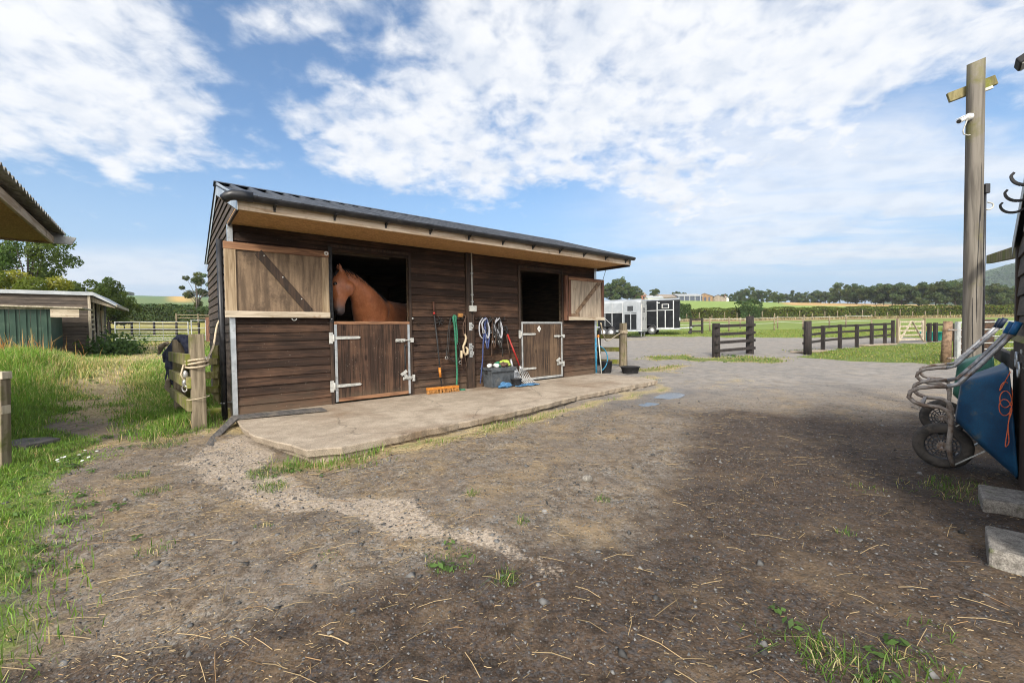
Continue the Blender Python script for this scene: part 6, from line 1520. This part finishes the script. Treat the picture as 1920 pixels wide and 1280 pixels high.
plant('field_tree', -51.6, 70, 8.4, 'lone tree with airy crown beyond the paddock beside the stable gable', sx=1.0)
# hedges: each one thing, core and thousands of leaves
def hedge(name, label, path, h, wd, n, leaf, base, seed, lump=.1, core=True, cat='hedge'):
    rs = np.random.RandomState(seed); path = np.array(path, float); seg = np.hypot(*(path[1:]-path[:-1]).T); cum = np.concatenate([[0], np.cumsum(seg)])
    t = rs.uniform(0, cum[-1], n); i = np.clip(np.searchsorted(cum, t)-1, 0, len(seg)-1); f = (t-cum[i])/seg[i]
    c = path[i]+(path[i+1]-path[i])*f[:, None]; dv = (path[i+1]-path[i])/seg[i][:, None]; nv = np.stack([dv[:, 1], -dv[:, 0]], 1)
    hh = h*(1+lump*(np.sin(t*.9+seed)+.6*np.sin(t*2.3+1)+.4*np.sin(t*.23)))
    face = rs.rand(n); top = face > .62
    zz_ = np.where(top, hh*(1+rs.normal(size=n)*.03), hh*rs.uniform(.02, 1.0, n)); off = np.where(top, rs.uniform(-wd/2, wd/2, n), np.where(rs.rand(n) < .8, wd/2, -wd/2)*(1+rs.normal(size=n)*.06))
    xy = c+nv*off[:, None]; P_ = np.stack([xy[:, 0], xy[:, 1], gz(xy[:, 0], xy[:, 1])+zz_], 1)
    nrm = np.stack([nv[:, 0]*np.sign(off), nv[:, 1]*np.sign(off), np.where(top, 2., .4)], 1)+rs.normal(size=(n, 3))*.7; nrm /= np.linalg.norm(nrm, axis=1)[:, None]
    pat = 1+.18*np.sin(t*1.1+zz_*2.)+rs.uniform(-.28, .28, n)
    tone = np.array(base)[None]*pat[:, None]; br_ = (rs.rand(n) < .16)[:, None]; tone = np.where(br_, tone*np.array([[1.5, 1.05, .8]]), tone)
    q, F, cc = leaf_quads(P_, nrm, leaf*rs.uniform(.6, 1.4, n), rs, tone)
    x0 = path[0]; root = empty(name, (0, 0, 0), 0, label, cat)
    raw_mesh('foliage', q, F, M['leaf'], cc, root)
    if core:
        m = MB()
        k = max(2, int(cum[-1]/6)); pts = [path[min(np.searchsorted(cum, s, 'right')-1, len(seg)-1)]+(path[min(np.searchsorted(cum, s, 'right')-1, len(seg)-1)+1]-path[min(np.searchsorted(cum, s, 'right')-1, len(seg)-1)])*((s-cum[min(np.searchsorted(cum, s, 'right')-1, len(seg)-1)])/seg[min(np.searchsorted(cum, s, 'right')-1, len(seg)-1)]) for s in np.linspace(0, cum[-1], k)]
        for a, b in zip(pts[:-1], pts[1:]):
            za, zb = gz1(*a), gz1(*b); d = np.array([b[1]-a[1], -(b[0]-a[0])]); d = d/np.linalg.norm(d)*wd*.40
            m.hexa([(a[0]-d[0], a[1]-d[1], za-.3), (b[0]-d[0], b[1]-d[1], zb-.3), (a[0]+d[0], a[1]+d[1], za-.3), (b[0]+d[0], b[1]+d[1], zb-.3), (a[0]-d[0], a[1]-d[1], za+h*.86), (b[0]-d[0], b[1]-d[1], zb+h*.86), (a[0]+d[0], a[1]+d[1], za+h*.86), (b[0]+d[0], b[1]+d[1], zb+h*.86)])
        m.build('dark_core', M['hay_dark'], root)  # solid dark boxes filling the hedge behind its leaves
    return root
hedge('field_hedge', 'long clipped green hedge running behind the paddock and taller to the right', [(12, 83), (34, 82), (52, 81.5), (74, 80), (98, 79), (125, 78)], 2.05, 1.6, 26000, .19, (.085, .115, .025), 3, .05)
hedge('field_bush', 'bushy green shrub growing out of the clipped hedge', [(42.5, 80.2), (46.5, 80)], 3.0, 2.4, 2600, .20, (.055, .10, .035), 6, .12, False, 'bush')
hedge('field_bush', 'low green shrub at the left end of the clipped hedge by the black trailer', [(31, 80.6), (33.5, 80.4)], 2.7, 2.0, 1500, .20, (.05, .09, .03), 7, .12, False, 'bush')
hedge('wild_hedge', 'rough dark green hedge along the far side of the left paddock', [(-64, 63), (-50, 62.5), (-40, 62), (-30, 63)], 2.0, 2.4, 14000, .20, (.048, .078, .024), 8, .16)
hedge('wild_hedge', 'taller bushy hedge beyond the first one on the left', [(-80, 80), (-66, 79), (-56, 80)], 2.2, 3.0, 7000, .26, (.050, .085, .028), 9, .18)
# wooded hill at right: one mass
rs = np.random.RandomState(21); n = 26000
hx_ = rs.uniform(640, 1500, n); hy_ = rs.uniform(680, 960, n); keep = (hx_/hy_ > .72) & (hx_/hy_ < 1.6); hx_, hy_ = hx_[keep], hy_[keep]; n = len(hx_)
cl = np.sin(hx_*.13+hy_*.05)*np.sin(hy_*.11-hx_*.03)+.5*np.sin(hx_*.31)*np.sin(hy_*.27)
P_ = np.stack([hx_, hy_, gz(hx_, hy_)+9+4.*cl+rs.normal(size=n)*1.8], 1); nrm = rs.normal(size=(n, 3))+np.array([0, -.5, 1.]); nrm /= np.linalg.norm(nrm, axis=1)[:, None]
tone = np.array([.045, .078, .024])[None]*(1+.28*cl+rs.uniform(-.25, .25, n))[:, None]
q, F, c = leaf_quads(P_, nrm, 3.4*rs.uniform(.6, 1.3, n), rs, tone); o = raw_mesh('woodland', q, F, M['leaf'], c); tag(o, 'dense woodland covering the hill at far right', 'woodland', kind='stuff')
# far left skyline copse
for i, (x, y, h) in enumerate(((-420, 560, 9), (-405, 565, 8), (-385, 560, 10), (-372, 565, 9), (-520, 560, 8), (-505, 566, 6))):
    plant('oak_a', x, y, h, 'tiny dark tree on the left skyline above the crop field', 'trees on the left skyline', sx=1.7)

# ------------------------------------------------------------------ farm buildings on the ridge
def barn(name, label, x, y, rz, L, Wd, he, hr, mw, mr, extra=None, cat='barn'):
    t = empty(name, (x, y, gz1(x, y)-.6), rz, label, cat)
    m = MB(); m.prism([(-L/2, -Wd/2, 0), (-L/2, -Wd/2, he), (-L/2, 0, hr), (-L/2, Wd/2, he), (-L/2, Wd/2, 0)], (L, 0, 0)); w = m.build('walls', M[mw], t)
    for s in (-1, 1):
        m = MB(); m.prism([(-L/2-.3, s*(Wd/2+.4), he-.05), (-L/2-.3, 0, hr+.1), (-L/2-.3, 0, hr+.3), (-L/2-.3, s*(Wd/2+.4), he+.15)], (L+.6, 0, 0)); m.build('roof', M[mr], t)
    return t
def at(px, D): return (px-960)/798*D
t = barn('barn', 'long low dark blue open sided barn on the ridge', at(1285, 258), 258, R(8), 15.5, 11, 3.2, 4.6, 'far_wall', 'far_roof')
for k in range(5):
    m = MB(); m.box(-7.4+3.4*k, -7.0+3.4*k, -5.75, -5.51, 0, 3.15); m.build('pillar', M['far_roof'], t)
m = MB(); m.box(7.76, 7.9, -5, 5, .6, 2.0); m.build('door', M['far_roof'], t)
t = barn('barn', 'tan barn with orange timber cladding right of the blue barn', at(1322, 262), 262, R(62), 9, 9, 3.4, 5.2, 'far_timber', 'far_roof_brown')
m = MB()
for k in range(3): m.box(-4.56, -4.52, -3.2+2.3*k, -2.2+2.3*k, .4, 3.0)
m.build('opening', M['far_wall'], t)
barn('barn', 'grey brown roofed barn at the right end of the farm', at(1345, 266), 266, R(70), 8, 9, 2.8, 4.6, 'far_roof_brown', 'slate')
t = barn('cottage', 'small white gabled farmhouse beside the farm barns', at(1359, 264), 264, R(75), 5, 3.4, 2.7, 4.0, 'render', 'slate', cat='house')
m = MB(); m.box(-2.56, -2.52, -.5, .3, 1.2, 2.1); m.build('window', M['glass_dark'], t)
m = MB(); m.box(-.3, .3, -.3, .3, 3.9, 4.9); m.build('chimney', M['brick'], t)
barn('barn', 'wide brown roofed farm shed left of the blue barn', at(1247, 256), 256, R(14), 11, 9, 2.2, 4.0, 'far_roof_brown', 'far_roof_brown')
t = barn('house', 'red brick house with tiled roof behind the trailers', at(1199, 250), 250, R(20), 6, 5, 3.6, 5.4, 'brick', 'far_roof_brown', cat='house')
for k in (-1.6, 1.2):
    m = MB(); m.box(k-.45, k+.45, -2.56, -2.51, 1.6, 2.8); m.build('window', M['glass_dark'], t)
m = MB(); m.box(-2.9, -2.2, -.4, .4, 4.6, 6.4); m.build('chimney', M['brick'], t)
barn('house', 'low pink roofed outbuilding between the brick house and the farm shed', at(1212, 252), 252, R(8), 7, 5, 2.2, 3.5, 'brick', 'fibre_sheet', cat='house')
barn('barn', 'low pale roofed shed in front of the brown farm shed', at(1226, 246), 246, R(4), 9, 5, 1.9, 2.9, 'render', 'roof_pale')

# ------------------------------------------------------------------ grass, weeds, straw and stones
def blades(name, x, y, h, w, tone, seed, lean=.35, label=None, mat='grass', z=None, dirbias=None):
    rs = np.random.RandomState(seed); n = len(x); zb = gz(x, y) if z is None else z
    q = rs.uniform(0, 2*np.pi, n); dx, dy = np.cos(q), np.sin(q); ln = np.abs(rs.normal(size=n))*lean
    if dirbias is not None: dx = dx*.6+dirbias[0]; dy = dy*.6+dirbias[1]
    tw = rs.uniform(0, np.pi, n); wx, wy = np.cos(tw)*w/2, np.sin(tw)*w/2
    b = np.stack([x, y, zb-.01], 1); side = np.stack([wx, wy, np.zeros(n)], 1)
    mid = b+np.stack([dx*ln*h*.35, dy*ln*h*.35, h*.6], 1); tip = b+np.stack([dx*ln*h, dy*ln*h, h*np.clip(1-.35*ln, .3, 1)], 1)
    V_ = np.stack([b-side, b+side, mid+side*.7, mid-side*.7, tip], 1).reshape(-1, 3)
    i = np.arange(n)*5
    F = np.stack([i, i+1, i+2, i+3], 1); T_ = np.stack([i+3, i+2, i+4], 1)
    c = np.repeat(tone[:, None, :], 5, 1); c[:, :2] *= .82; c[:, 4] *= 1.12
    o = raw_mesh(name, V_, F, M[mat], c.reshape(-1, 3), tri=T_); tag(o, label, 'grass', kind='stuff'); return o
def pick(n, xr, yr, fn, seed):
    rs = np.random.RandomState(seed); x = rs.uniform(*xr, n); y = rs.uniform(*yr, n); p = fn(x, y); k = rs.rand(n) < p; return x[k], y[k]
def inview(x, y, m=.15): return (y > .2) & (np.abs(x) < (1.22+m)*y+.3)
def cn(x, y, f, s=0.):
    """patchy value noise, 0..1"""
    q = f*.55; v = .5*vn(x*q+7.3*s+3, y*q+1.9*s+9)+.3*vn(x*q*2.3+5, y*q*2.3+s+2)+.2*vn(x*q*5.1+1, y*q*5.1+8)
    return np.clip((v-.5)*2.0+.5, 0, 1)
def gdens(x, y):
    g, d, s, c, w, f = zones(x, y); return g, d
def stable_clear(x, y):
    u, w = to_s(x, y); return ~((u > -.05) & (u < 7.5) & (w > -1.7) & (w < 3.8)) & ~((u > .1) & (u < 7.3) & (w > -2.3) & (w < 0))
def tones(n, rs, green, dryc_, pd): 
    k = (rs.rand(n) < pd)[:, None]; t = np.where(k, np.array(dryc_)[None], np.array(green)[None])*rs.uniform(.65, 1.35, (n, 1)); t[:, 0] *= rs.uniform(.85, 1.2, n); return t
GR = (.145, .245, .045); GR2 = (.075, .145, .026); DRY = (.44, .39, .20)
# left verge, two densities
def f_left(x, y):
    g, d = gdens(x, y); return np.clip(g*1.2-.15, 0, 1)*inview(x, y)*stable_clear(x, y)*(y < 22)*(x < -1.2)*np.clip(7./np.hypot(x, y), .25, 1)
x, y = pick(1300000, (-22, -1.3), (.6, 21), f_left, 31); rs = np.random.RandomState(1)
bank = np.exp(-((x+10.6)**2/9+(y-9.4)**2/9)); tall = np.clip(.25+.75*bank+.35*smooth(-x-.95*y, .5, 3.)*(y > 4), 0, 1.)
pathd = line_d(x, y, PATHL); near_path = np.exp(-(pathd/.8)**2)
h = (.05+.32*tall)*(.6+.8*cn(x, y, 1.6))*(1-.6*near_path)*rs.uniform(.5, 1.2, len(x))*(.55+.45*smooth(y, 3., 6))
far_y = smooth(y, 6.5, 8.5)
t_ = tones(len(x), rs, GR, DRY, np.clip(.05+.06*far_y+.7*near_path*far_y, 0, .85)); t_ *= (1+.12*far_y)[:, None]
t_ *= np.where(cn(x, y, 2.7, 2.)>.5, 1.12, .9)[:, None]
blades('meadow_grass', x, y, h, .003+.0007*np.hypot(x, y), t_, 2, .6, 'long meadow grass on the left verge')
# patch right of the path round the corner fence
def f_mid(x, y):
    g = pm(x, y, G_MID, .25); return np.clip(g*1.3-.2, 0, 1)*stable_clear(x, y)*np.where(y < 5.6, 1., .5)
x, y = pick(150000, (-12, -3.8), (4.6, 15), f_mid, 33); rs = np.random.RandomState(3)
h = np.where(y < 6.0, .10+.14*cn(x, y, 3.1), .10)*rs.uniform(.5, 1.3, len(x))*(1-.5*np.exp(-(line_d(x, y, [(-4.4, 5.0), (-5.1, 6.2)])/.3)**2))
blades('verge_grass', x, y, h, .004+.0007*y, tones(len(x), rs, (.14, .25, .04), DRY, .2), 4, .75, 'grass round the foot of the corner fence')
# apron edge tufts, scattered tufts, tuft in the near foreground
def f_edge(x, y):
    e = line_d(x, y, EDGE); return np.exp(-(e/.16)**2)*np.clip(cn(x, y, 3.3, 1.)*2.2-.95, 0, 1)*stable_clear(x, y)
x, y = pick(90000, (-3.2, 4.), (3.2, 10), f_edge, 35); rs = np.random.RandomState(5)
blades('edge_grass', x, y, rs.uniform(.02, .085, len(x)), .006, tones(len(x), rs, (.12, .20, .03), DRY, .35), 6, .8, 'grass sprouting along the apron edge')
tx, ty, th_ = [], [], []
r_ = np.random.RandomState(8)
for cx, cy, rad, n, hh in ((1.12, 1.46, .13, 190, .085), (1.40, 1.44, .10, 90, .065), (1.62, 1.62, .08, 20, .05), (.95, 1.58, .10, 36, .04), (-.33, 2.18, .14, 170, .04), (-.05, 1.98, .05, 60, .07), (-3.2, 3.55, .12, 160, .05), (-2.75, 3.2, .12, 120, .05), (-2.15, 3.65, .16, 220, .08), (-1.95, 3.75, .14, 140, .07), (-1.9, 3.3, .12, 160, .07), (-3.75, 4.55, .2, 200, .08), (-.3, 3.0, .05, 60, .05), (.05, 2.55, .04, 50, .05), (.62, 2.95, .06, 60, .05), (-1.55, 2.6, .05, 30, .04), (3.0, 2.95, .25, 120, .06), (3.2, 2.9, .3, 160, .06), (2.55, 3.05, .1, 60, .04), (-1.0, 2.25, .05, 24, .03), (1.9, 2.4, .06, 30, .05), (3.3, 3.1, .2, 120, .07), (-2.6, 2.0, .3, 260, .07), (-2.35, 1.6, .22, 220, .06), (-2.0, 2.35, .1, 60, .05)):
    q = r_.uniform(0, 6.28, n); r = rad*np.sqrt(r_.rand(n)); tx.append(cx+r*np.cos(q)); ty.append(cy+r*np.sin(q)); th_.append(hh*r_.uniform(.4, 1.25, n))
x, y, h = map(np.concatenate, (tx, ty, th_)); rs = np.random.RandomState(9)
blades('grass_tufts', x, y, h, .0042, tones(len(x), rs, (.085, .165, .028), DRY, .2), 10, 1.0, 'small tufts of grass growing through the yard')
# right hand strip, islands and paddocks (coarser)
def f_right(x, y):
    g, d = gdens(x, y); return np.clip(g*1.3-.3, 0, 1)*(x > 1.5)*(y > 9.5)*inview(x, y)*stable_clear(x, y)*np.clip(14./np.hypot(x, y), .2, 1)
x, y = pick(260000, (1.5, 34), (9.5, 34), f_right, 41); rs = np.random.RandomState(11)
blades('paddock_grass', x, y, (.035+.05*cn(x, y, 1.1))*rs.uniform(.5, 1.3, len(x)), .012+.0007*y, tones(len(x), rs, (.16, .23, .045), (.30, .28, .10), .3), 12, .7, 'short grass of the paddock and yard strips')
def f_bl(x, y):
    g, d = gdens(x, y); return np.clip(g*1.3-.3, 0, 1)*(x < -4)*inview(x, y)*stable_clear(x, y)
x, y = pick(60000, (-42, -4), (16, 36), f_bl, 43); rs = np.random.RandomState(13)
blades('track_grass', x, y, (.05+.07*cn(x, y, .9))*rs.uniform(.5, 1.3, len(x)), .03, tones(len(x), rs, (.15, .20, .035), DRY, .35), 14, .5, 'dry grass of the track and left paddock')
# rough grass in front of the far hedge, buff
rs = np.random.RandomState(15); n = 9000; x = rs.uniform(12, 110, n); y = 77+rs.uniform(-4, 4, n)
blades('rough_grass', x, y, rs.uniform(.2, .55, n), .16*np.ones(n), tones(n, rs, (.22, .19, .10), (.36, .30, .18), .5), 16, .4, 'buff rough grass along the foot of the field hedge')
# weeds on the bank: docks (rusty), seed heads, nettles by the shed
rs = np.random.RandomState(17); n = 420; x = -12.3+rs.normal(size=n)*.6; y = 9.9+rs.normal(size=n)*.6
h = rs.uniform(.35, .85, n); blades('dock_seed_heads', x, y, h, .022*np.ones(n), tones(n, rs, (.32, .14, .05), (.40, .27, .12), .45), 18, .25, 'rusty dock and seed heads on the weedy bank')
rs = np.random.RandomState(19); n = 1800; x = -16.75+rs.normal(size=n)*.45; y = 17.9+rs.normal(size=n)*.45; P_ = np.stack([x, y, gz(x, y)+np.abs(rs.normal(size=n))*.35], 1)
nrm = rs.normal(size=(n, 3))+np.array([.3, -.5, .8]); nrm /= np.linalg.norm(nrm, axis=1)[:, None]
q, F, c = leaf_quads(P_, nrm, .09*rs.uniform(.6, 1.4, n), rs, np.array([.055, .10, .03])[None]*rs.uniform(.7, 1.3, (n, 1))); o = raw_mesh('nettles', q, F, M['leaf'], c); tag(o, 'dark green nettles at the corner of the old shed', 'weeds', kind='stuff')
# daisies by the left post
m = MB(); r_ = random.Random(6)
for k in range(9):
    x0, y0 = -4.0+r_.gauss(0, .12), 3.80+r_.gauss(0, .08); z0 = gz1(x0, y0)+r_.uniform(.06, .14)
    m.lathe([(0, .003), (.012, 0), (.013, -.003), (0, -.002)], 9, Matrix.Translation((x0, y0, z0)) @ Matrix.Rotation(r_.uniform(-.6, .6), 4, 'X'), False, False)
o = m.build('daisies', M['white_plastic']); tag(o, 'small white daisies in the grass by the left post', 'flowers', kind='stuff')
# straw stalks and chips: thin bent strips lying flat
rs = np.random.RandomState(23)
def straw(name, n, xr, yr, fn, lmin, lmax, wd, seed, label):
    x, y = pick(n, xr, yr, fn, seed); n = len(x); rs = np.random.RandomState(seed+1)
    L = np.exp(rs.uniform(np.log(lmin), np.log(lmax), n)); q = rs.normal(.35, .9, n); bend = rs.normal(size=n)*.07*(.3+(rs.rand(n)<.12)*2.5)
    dx, dy = np.cos(q), np.sin(q); w_ = wd*rs.uniform(.6, 1.4, n); sx_, sy_ = -dy*w_/2, dx*w_/2
    pts = []
    for f in (-.5, 0, .5):
        off = bend*L*(.25-f*f); pts.append(np.stack([x+dx*L*f-dy*off, y+dy*L*f+dx*off], 1))
    V_ = []
    for k, p in enumerate(pts):
        z = gz(p[:, 0], p[:, 1])+.004+rs.uniform(0, .005, n)+(np.minimum(.006, .035*L) if k == 1 else 0)
        u, w = to_s(p[:, 0], p[:, 1])
        for sgn in (-1, 1): V_.append(np.stack([p[:, 0]+sgn*sx_, p[:, 1]+sgn*sy_, z+sgn*.0008], 1))
    V_ = np.stack(V_, 1).reshape(-1, 3); i = np.arange(n)*6
    F = np.concatenate([np.stack([i, i+1, i+3, i+2], 1), np.stack([i+2, i+3, i+5, i+4], 1)])
    t = np.where((rs.rand(n) < .25)[:, None], np.array([[.24, .15, .075]]), np.array([[.36, .27, .15]]))*rs.uniform(.4, 1.2, (n, 1))
    o = raw_mesh(name, V_, F, M['straw'], np.repeat(t, 6, 0)); return tag(o, label, 'straw', kind='stuff')
off_apron = lambda x, y: stable_clear(x, y) & ~((to_s(x, y)[0] > 0) & (to_s(x, y)[0] < 7.4) & (to_s(x, y)[1] > -2.55) & (to_s(x, y)[1] < 0))
def f_st(x, y):
    g, d, s, c, w, f = zones(x, y); return np.clip(.30+.7*d+.25*s+.5*smooth(-x, -1.5, 2.5)*(y < 4), 0, 1)*(.30+.95*cn(x, y, 2.6, 3.)**1.5)*(1-.7*np.clip(g, 0, 1))*inview(x, y)*off_apron(x, y)*np.clip(2.6/np.hypot(x, y), .05, 1)
straw('straw_litter', 120000, (-5.5, 6.5), (.8, 7.5), f_st, .005, .030, .0011, 51, 'bits of straw strewn over the yard')
straw('straw_stalks', 5200, (-5.5, 5.5), (.8, 6), f_st, .04, .20, .0019, 53, 'longer straw stalks lying on the yard')
def f_chip(x, y): return f_st(x, y)*(.4+.6*(x > -1))
straw('wood_chips', 9000, (-4., 6), (.8, 5.5), f_chip, .004, .014, .0026, 55, 'wood shavings trodden into the soil')
def f_hay(x, y):
    g, d, s, c, w, f = zones(x, y); return np.clip(d*1.3-.25, 0, 1)*off_apron(x, y)*inview(x, y)*np.clip(6./np.hypot(x, y), .2, 1)
straw('dry_hay', 110000, (-16, 11), (3.5, 18), f_hay, .05, .22, .006, 57, 'dry hay scattered along the track and apron')
# loose stones
def stones(name, n, xr, yr, fn, smin, smax, seed, label):
    x, y = pick(n, xr, yr, fn, seed); n = len(x); rs = np.random.RandomState(seed+1)
    base = np.array([[1, 0, 0], [-1, 0, 0], [0, 1, 0], [0, -1, 0], [0, 0, 1], [0, 0, -1]], float)
    s = np.exp(rs.uniform(np.log(smin), np.log(smax), n)); B_ = base[None]*rs.uniform(.55, 1.15, (n, 6, 1))*np.stack([np.ones(n), rs.uniform(.6, 1, n), rs.uniform(.35, .7, n)], 1)[:, None]
    B_ += rs.normal(size=B_.shape)*.16
    q = rs.uniform(0, 6.28, n); c_, s_ = np.cos(q)[:, None], np.sin(q)[:, None]; X = B_[:, :, 0]*c_-B_[:, :, 1]*s_; Y = B_[:, :, 0]*s_+B_[:, :, 1]*c_
    V_ = np.stack([x[:, None]+X*s[:, None], y[:, None]+Y*s[:, None], (gz(x, y)+s*.12)[:, None]+B_[:, :, 2]*s[:, None]], 2).reshape(-1, 3)
    tri = np.array([[0, 2, 4], [2, 1, 4], [1, 3, 4], [3, 0, 4], [2, 0, 5], [1, 2, 5], [3, 1, 5], [0, 3, 5]]); T_ = (tri[None]+(np.arange(n)*6)[:, None, None]).reshape(-1, 3)
    t = rs.uniform(.03, .17, (n, 1))*np.array([[1., .985, .97]])*np.where(rs.rand(n) < .15, 1.5, 1.)[:, None]
    o = raw_mesh(name, V_, None, M['stone'], np.repeat(t, 6, 0), tri=T_); return tag(o, label, 'stones', kind='stuff')
def f_sn(x, y):
    g, d, s, c, w, f = zones(x, y); return np.clip(1.-.25*s-.8*g, .05, 1)*(.3+.7*cn(x, y, 2.3, 5.))*inview(x, y)*off_apron(x, y)*np.clip(2.8/np.hypot(x, y), .04, 1)
stones('gravel', 150000, (-5.5, 7), (.8, 8.5), f_sn, .003, .010, 61, 'loose gravel on the yard surface')
stones('pebbles', 1500, (-4.5, 6), (.8, 7), f_sn, .013, .030, 63, 'larger loose stones scattered over the yard')
def f_sn2(x, y):
    d = line_d(x, y, CONC); return np.exp(-(d/.28)**2)*off_apron(x, y)
stones('rubble', 2500, (-3.4, .5), (1.8, 4.6), f_sn2, .006, .02, 65, 'crumbled concrete bits along the broken strip')
o = MB().ball((0, 0, 0), (.045, .035, .028), 9, 6).build('stone', M['block']); o.location = (.58, 3.32, gz1(.58, 3.32)+.012); tag(o, 'single pale rounded stone lying in the middle of the gravel yard', 'stone')
# pale kerb slabs under the far fence
for x, y, rz, L, l in ((11.1, 15.9, .45, 1.5, 'pale slab lying on the ground by the first post of the long dark fence'), (16.2, 18.9, .45, 2.4, 'pale timber lying in the grass under the long dark fence')):
    o = MB().box(-L/2, L/2, -.25, .25, 0, .06).build('kerb_slab', M['concrete'], None, .01); o.location = (x, y, gz1(x, y)); o.rotation_euler = (0, 0, rz); tag(o, l, 'slab')

# broad leaved weeds among the grass
rs = np.random.RandomState(71); C_ = []
for cx, cy, n, sp_ in ((-2.7, 2.0, 34, .25), (-3.2, 2.8, 34, .25), (-4.3, 3.7, 40, .3), (-1.9, 3.72, 7, .1), (-.33, 2.2, 4, .08), (1.2, 1.5, 7, .13), (-5.6, 4.9, 36, .35), (-7.2, 6.2, 60, .6), (-10.3, 8.6, 90, .9), (-4.3, 4.95, 18, .2), (5.6, 13.6, 10, .5), (7.6, 14.0, 14, .5)):
    for k in range(n):
        x0, y0 = cx+rs.normal()*sp_, cy+rs.normal()*sp_
        if not stable_clear(np.array([x0]), np.array([y0]))[0]: continue
        m_ = rs.randint(5, 9); r_ = rs.uniform(.012, .030)*(1+.12*cy)
        for j in range(m_):
            q = 6.28*j/m_+rs.uniform(-.3, .3); C_.append((x0+r_*.8*math.cos(q), y0+r_*.8*math.sin(q), r_, q))
C_ = np.array(C_); n = len(C_); P_ = np.stack([C_[:, 0], C_[:, 1], gz(C_[:, 0], C_[:, 1])+.012+.5*C_[:, 2]*rs.rand(n)], 1)
nrm = np.stack([.45*np.cos(C_[:, 3]), .45*np.sin(C_[:, 3]), np.ones(n)], 1)+rs.normal(size=(n, 3))*.2; nrm /= np.linalg.norm(nrm, axis=1)[:, None]
q, F, c = leaf_quads(P_, nrm, C_[:, 2]*.75, rs, np.array([.085, .15, .04])[None]*rs.uniform(.6, 1.35, (n, 1))); o = raw_mesh('weeds', q, F, M['leaf'], c); tag(o, 'broad leaved weeds among the grass and along the yard edges', 'weeds', kind='stuff')
# ------------------------------------------------------------------ thin summer haze over the whole place
vm = bpy.data.materials.new('air'); vm.use_nodes = True
N = NT(vm.node_tree); N.n.clear()
pv = N.new('ShaderNodeVolumePrincipled'); pv.inputs['Color'].default_value = (.80, .88, 1., 1); pv.inputs['Density'].default_value = .00024; pv.inputs['Anisotropy'].default_value = .2
vo = N.new('ShaderNodeOutputMaterial'); N.l.new(pv.outputs[0], vo.inputs['Volume'])
haze = MB().box(-7000, 7000, -7000, 7000, -4, 260).build('haze', vm); haze['kind'] = 'stuff'; haze['label'] = 'thin blue summer haze'
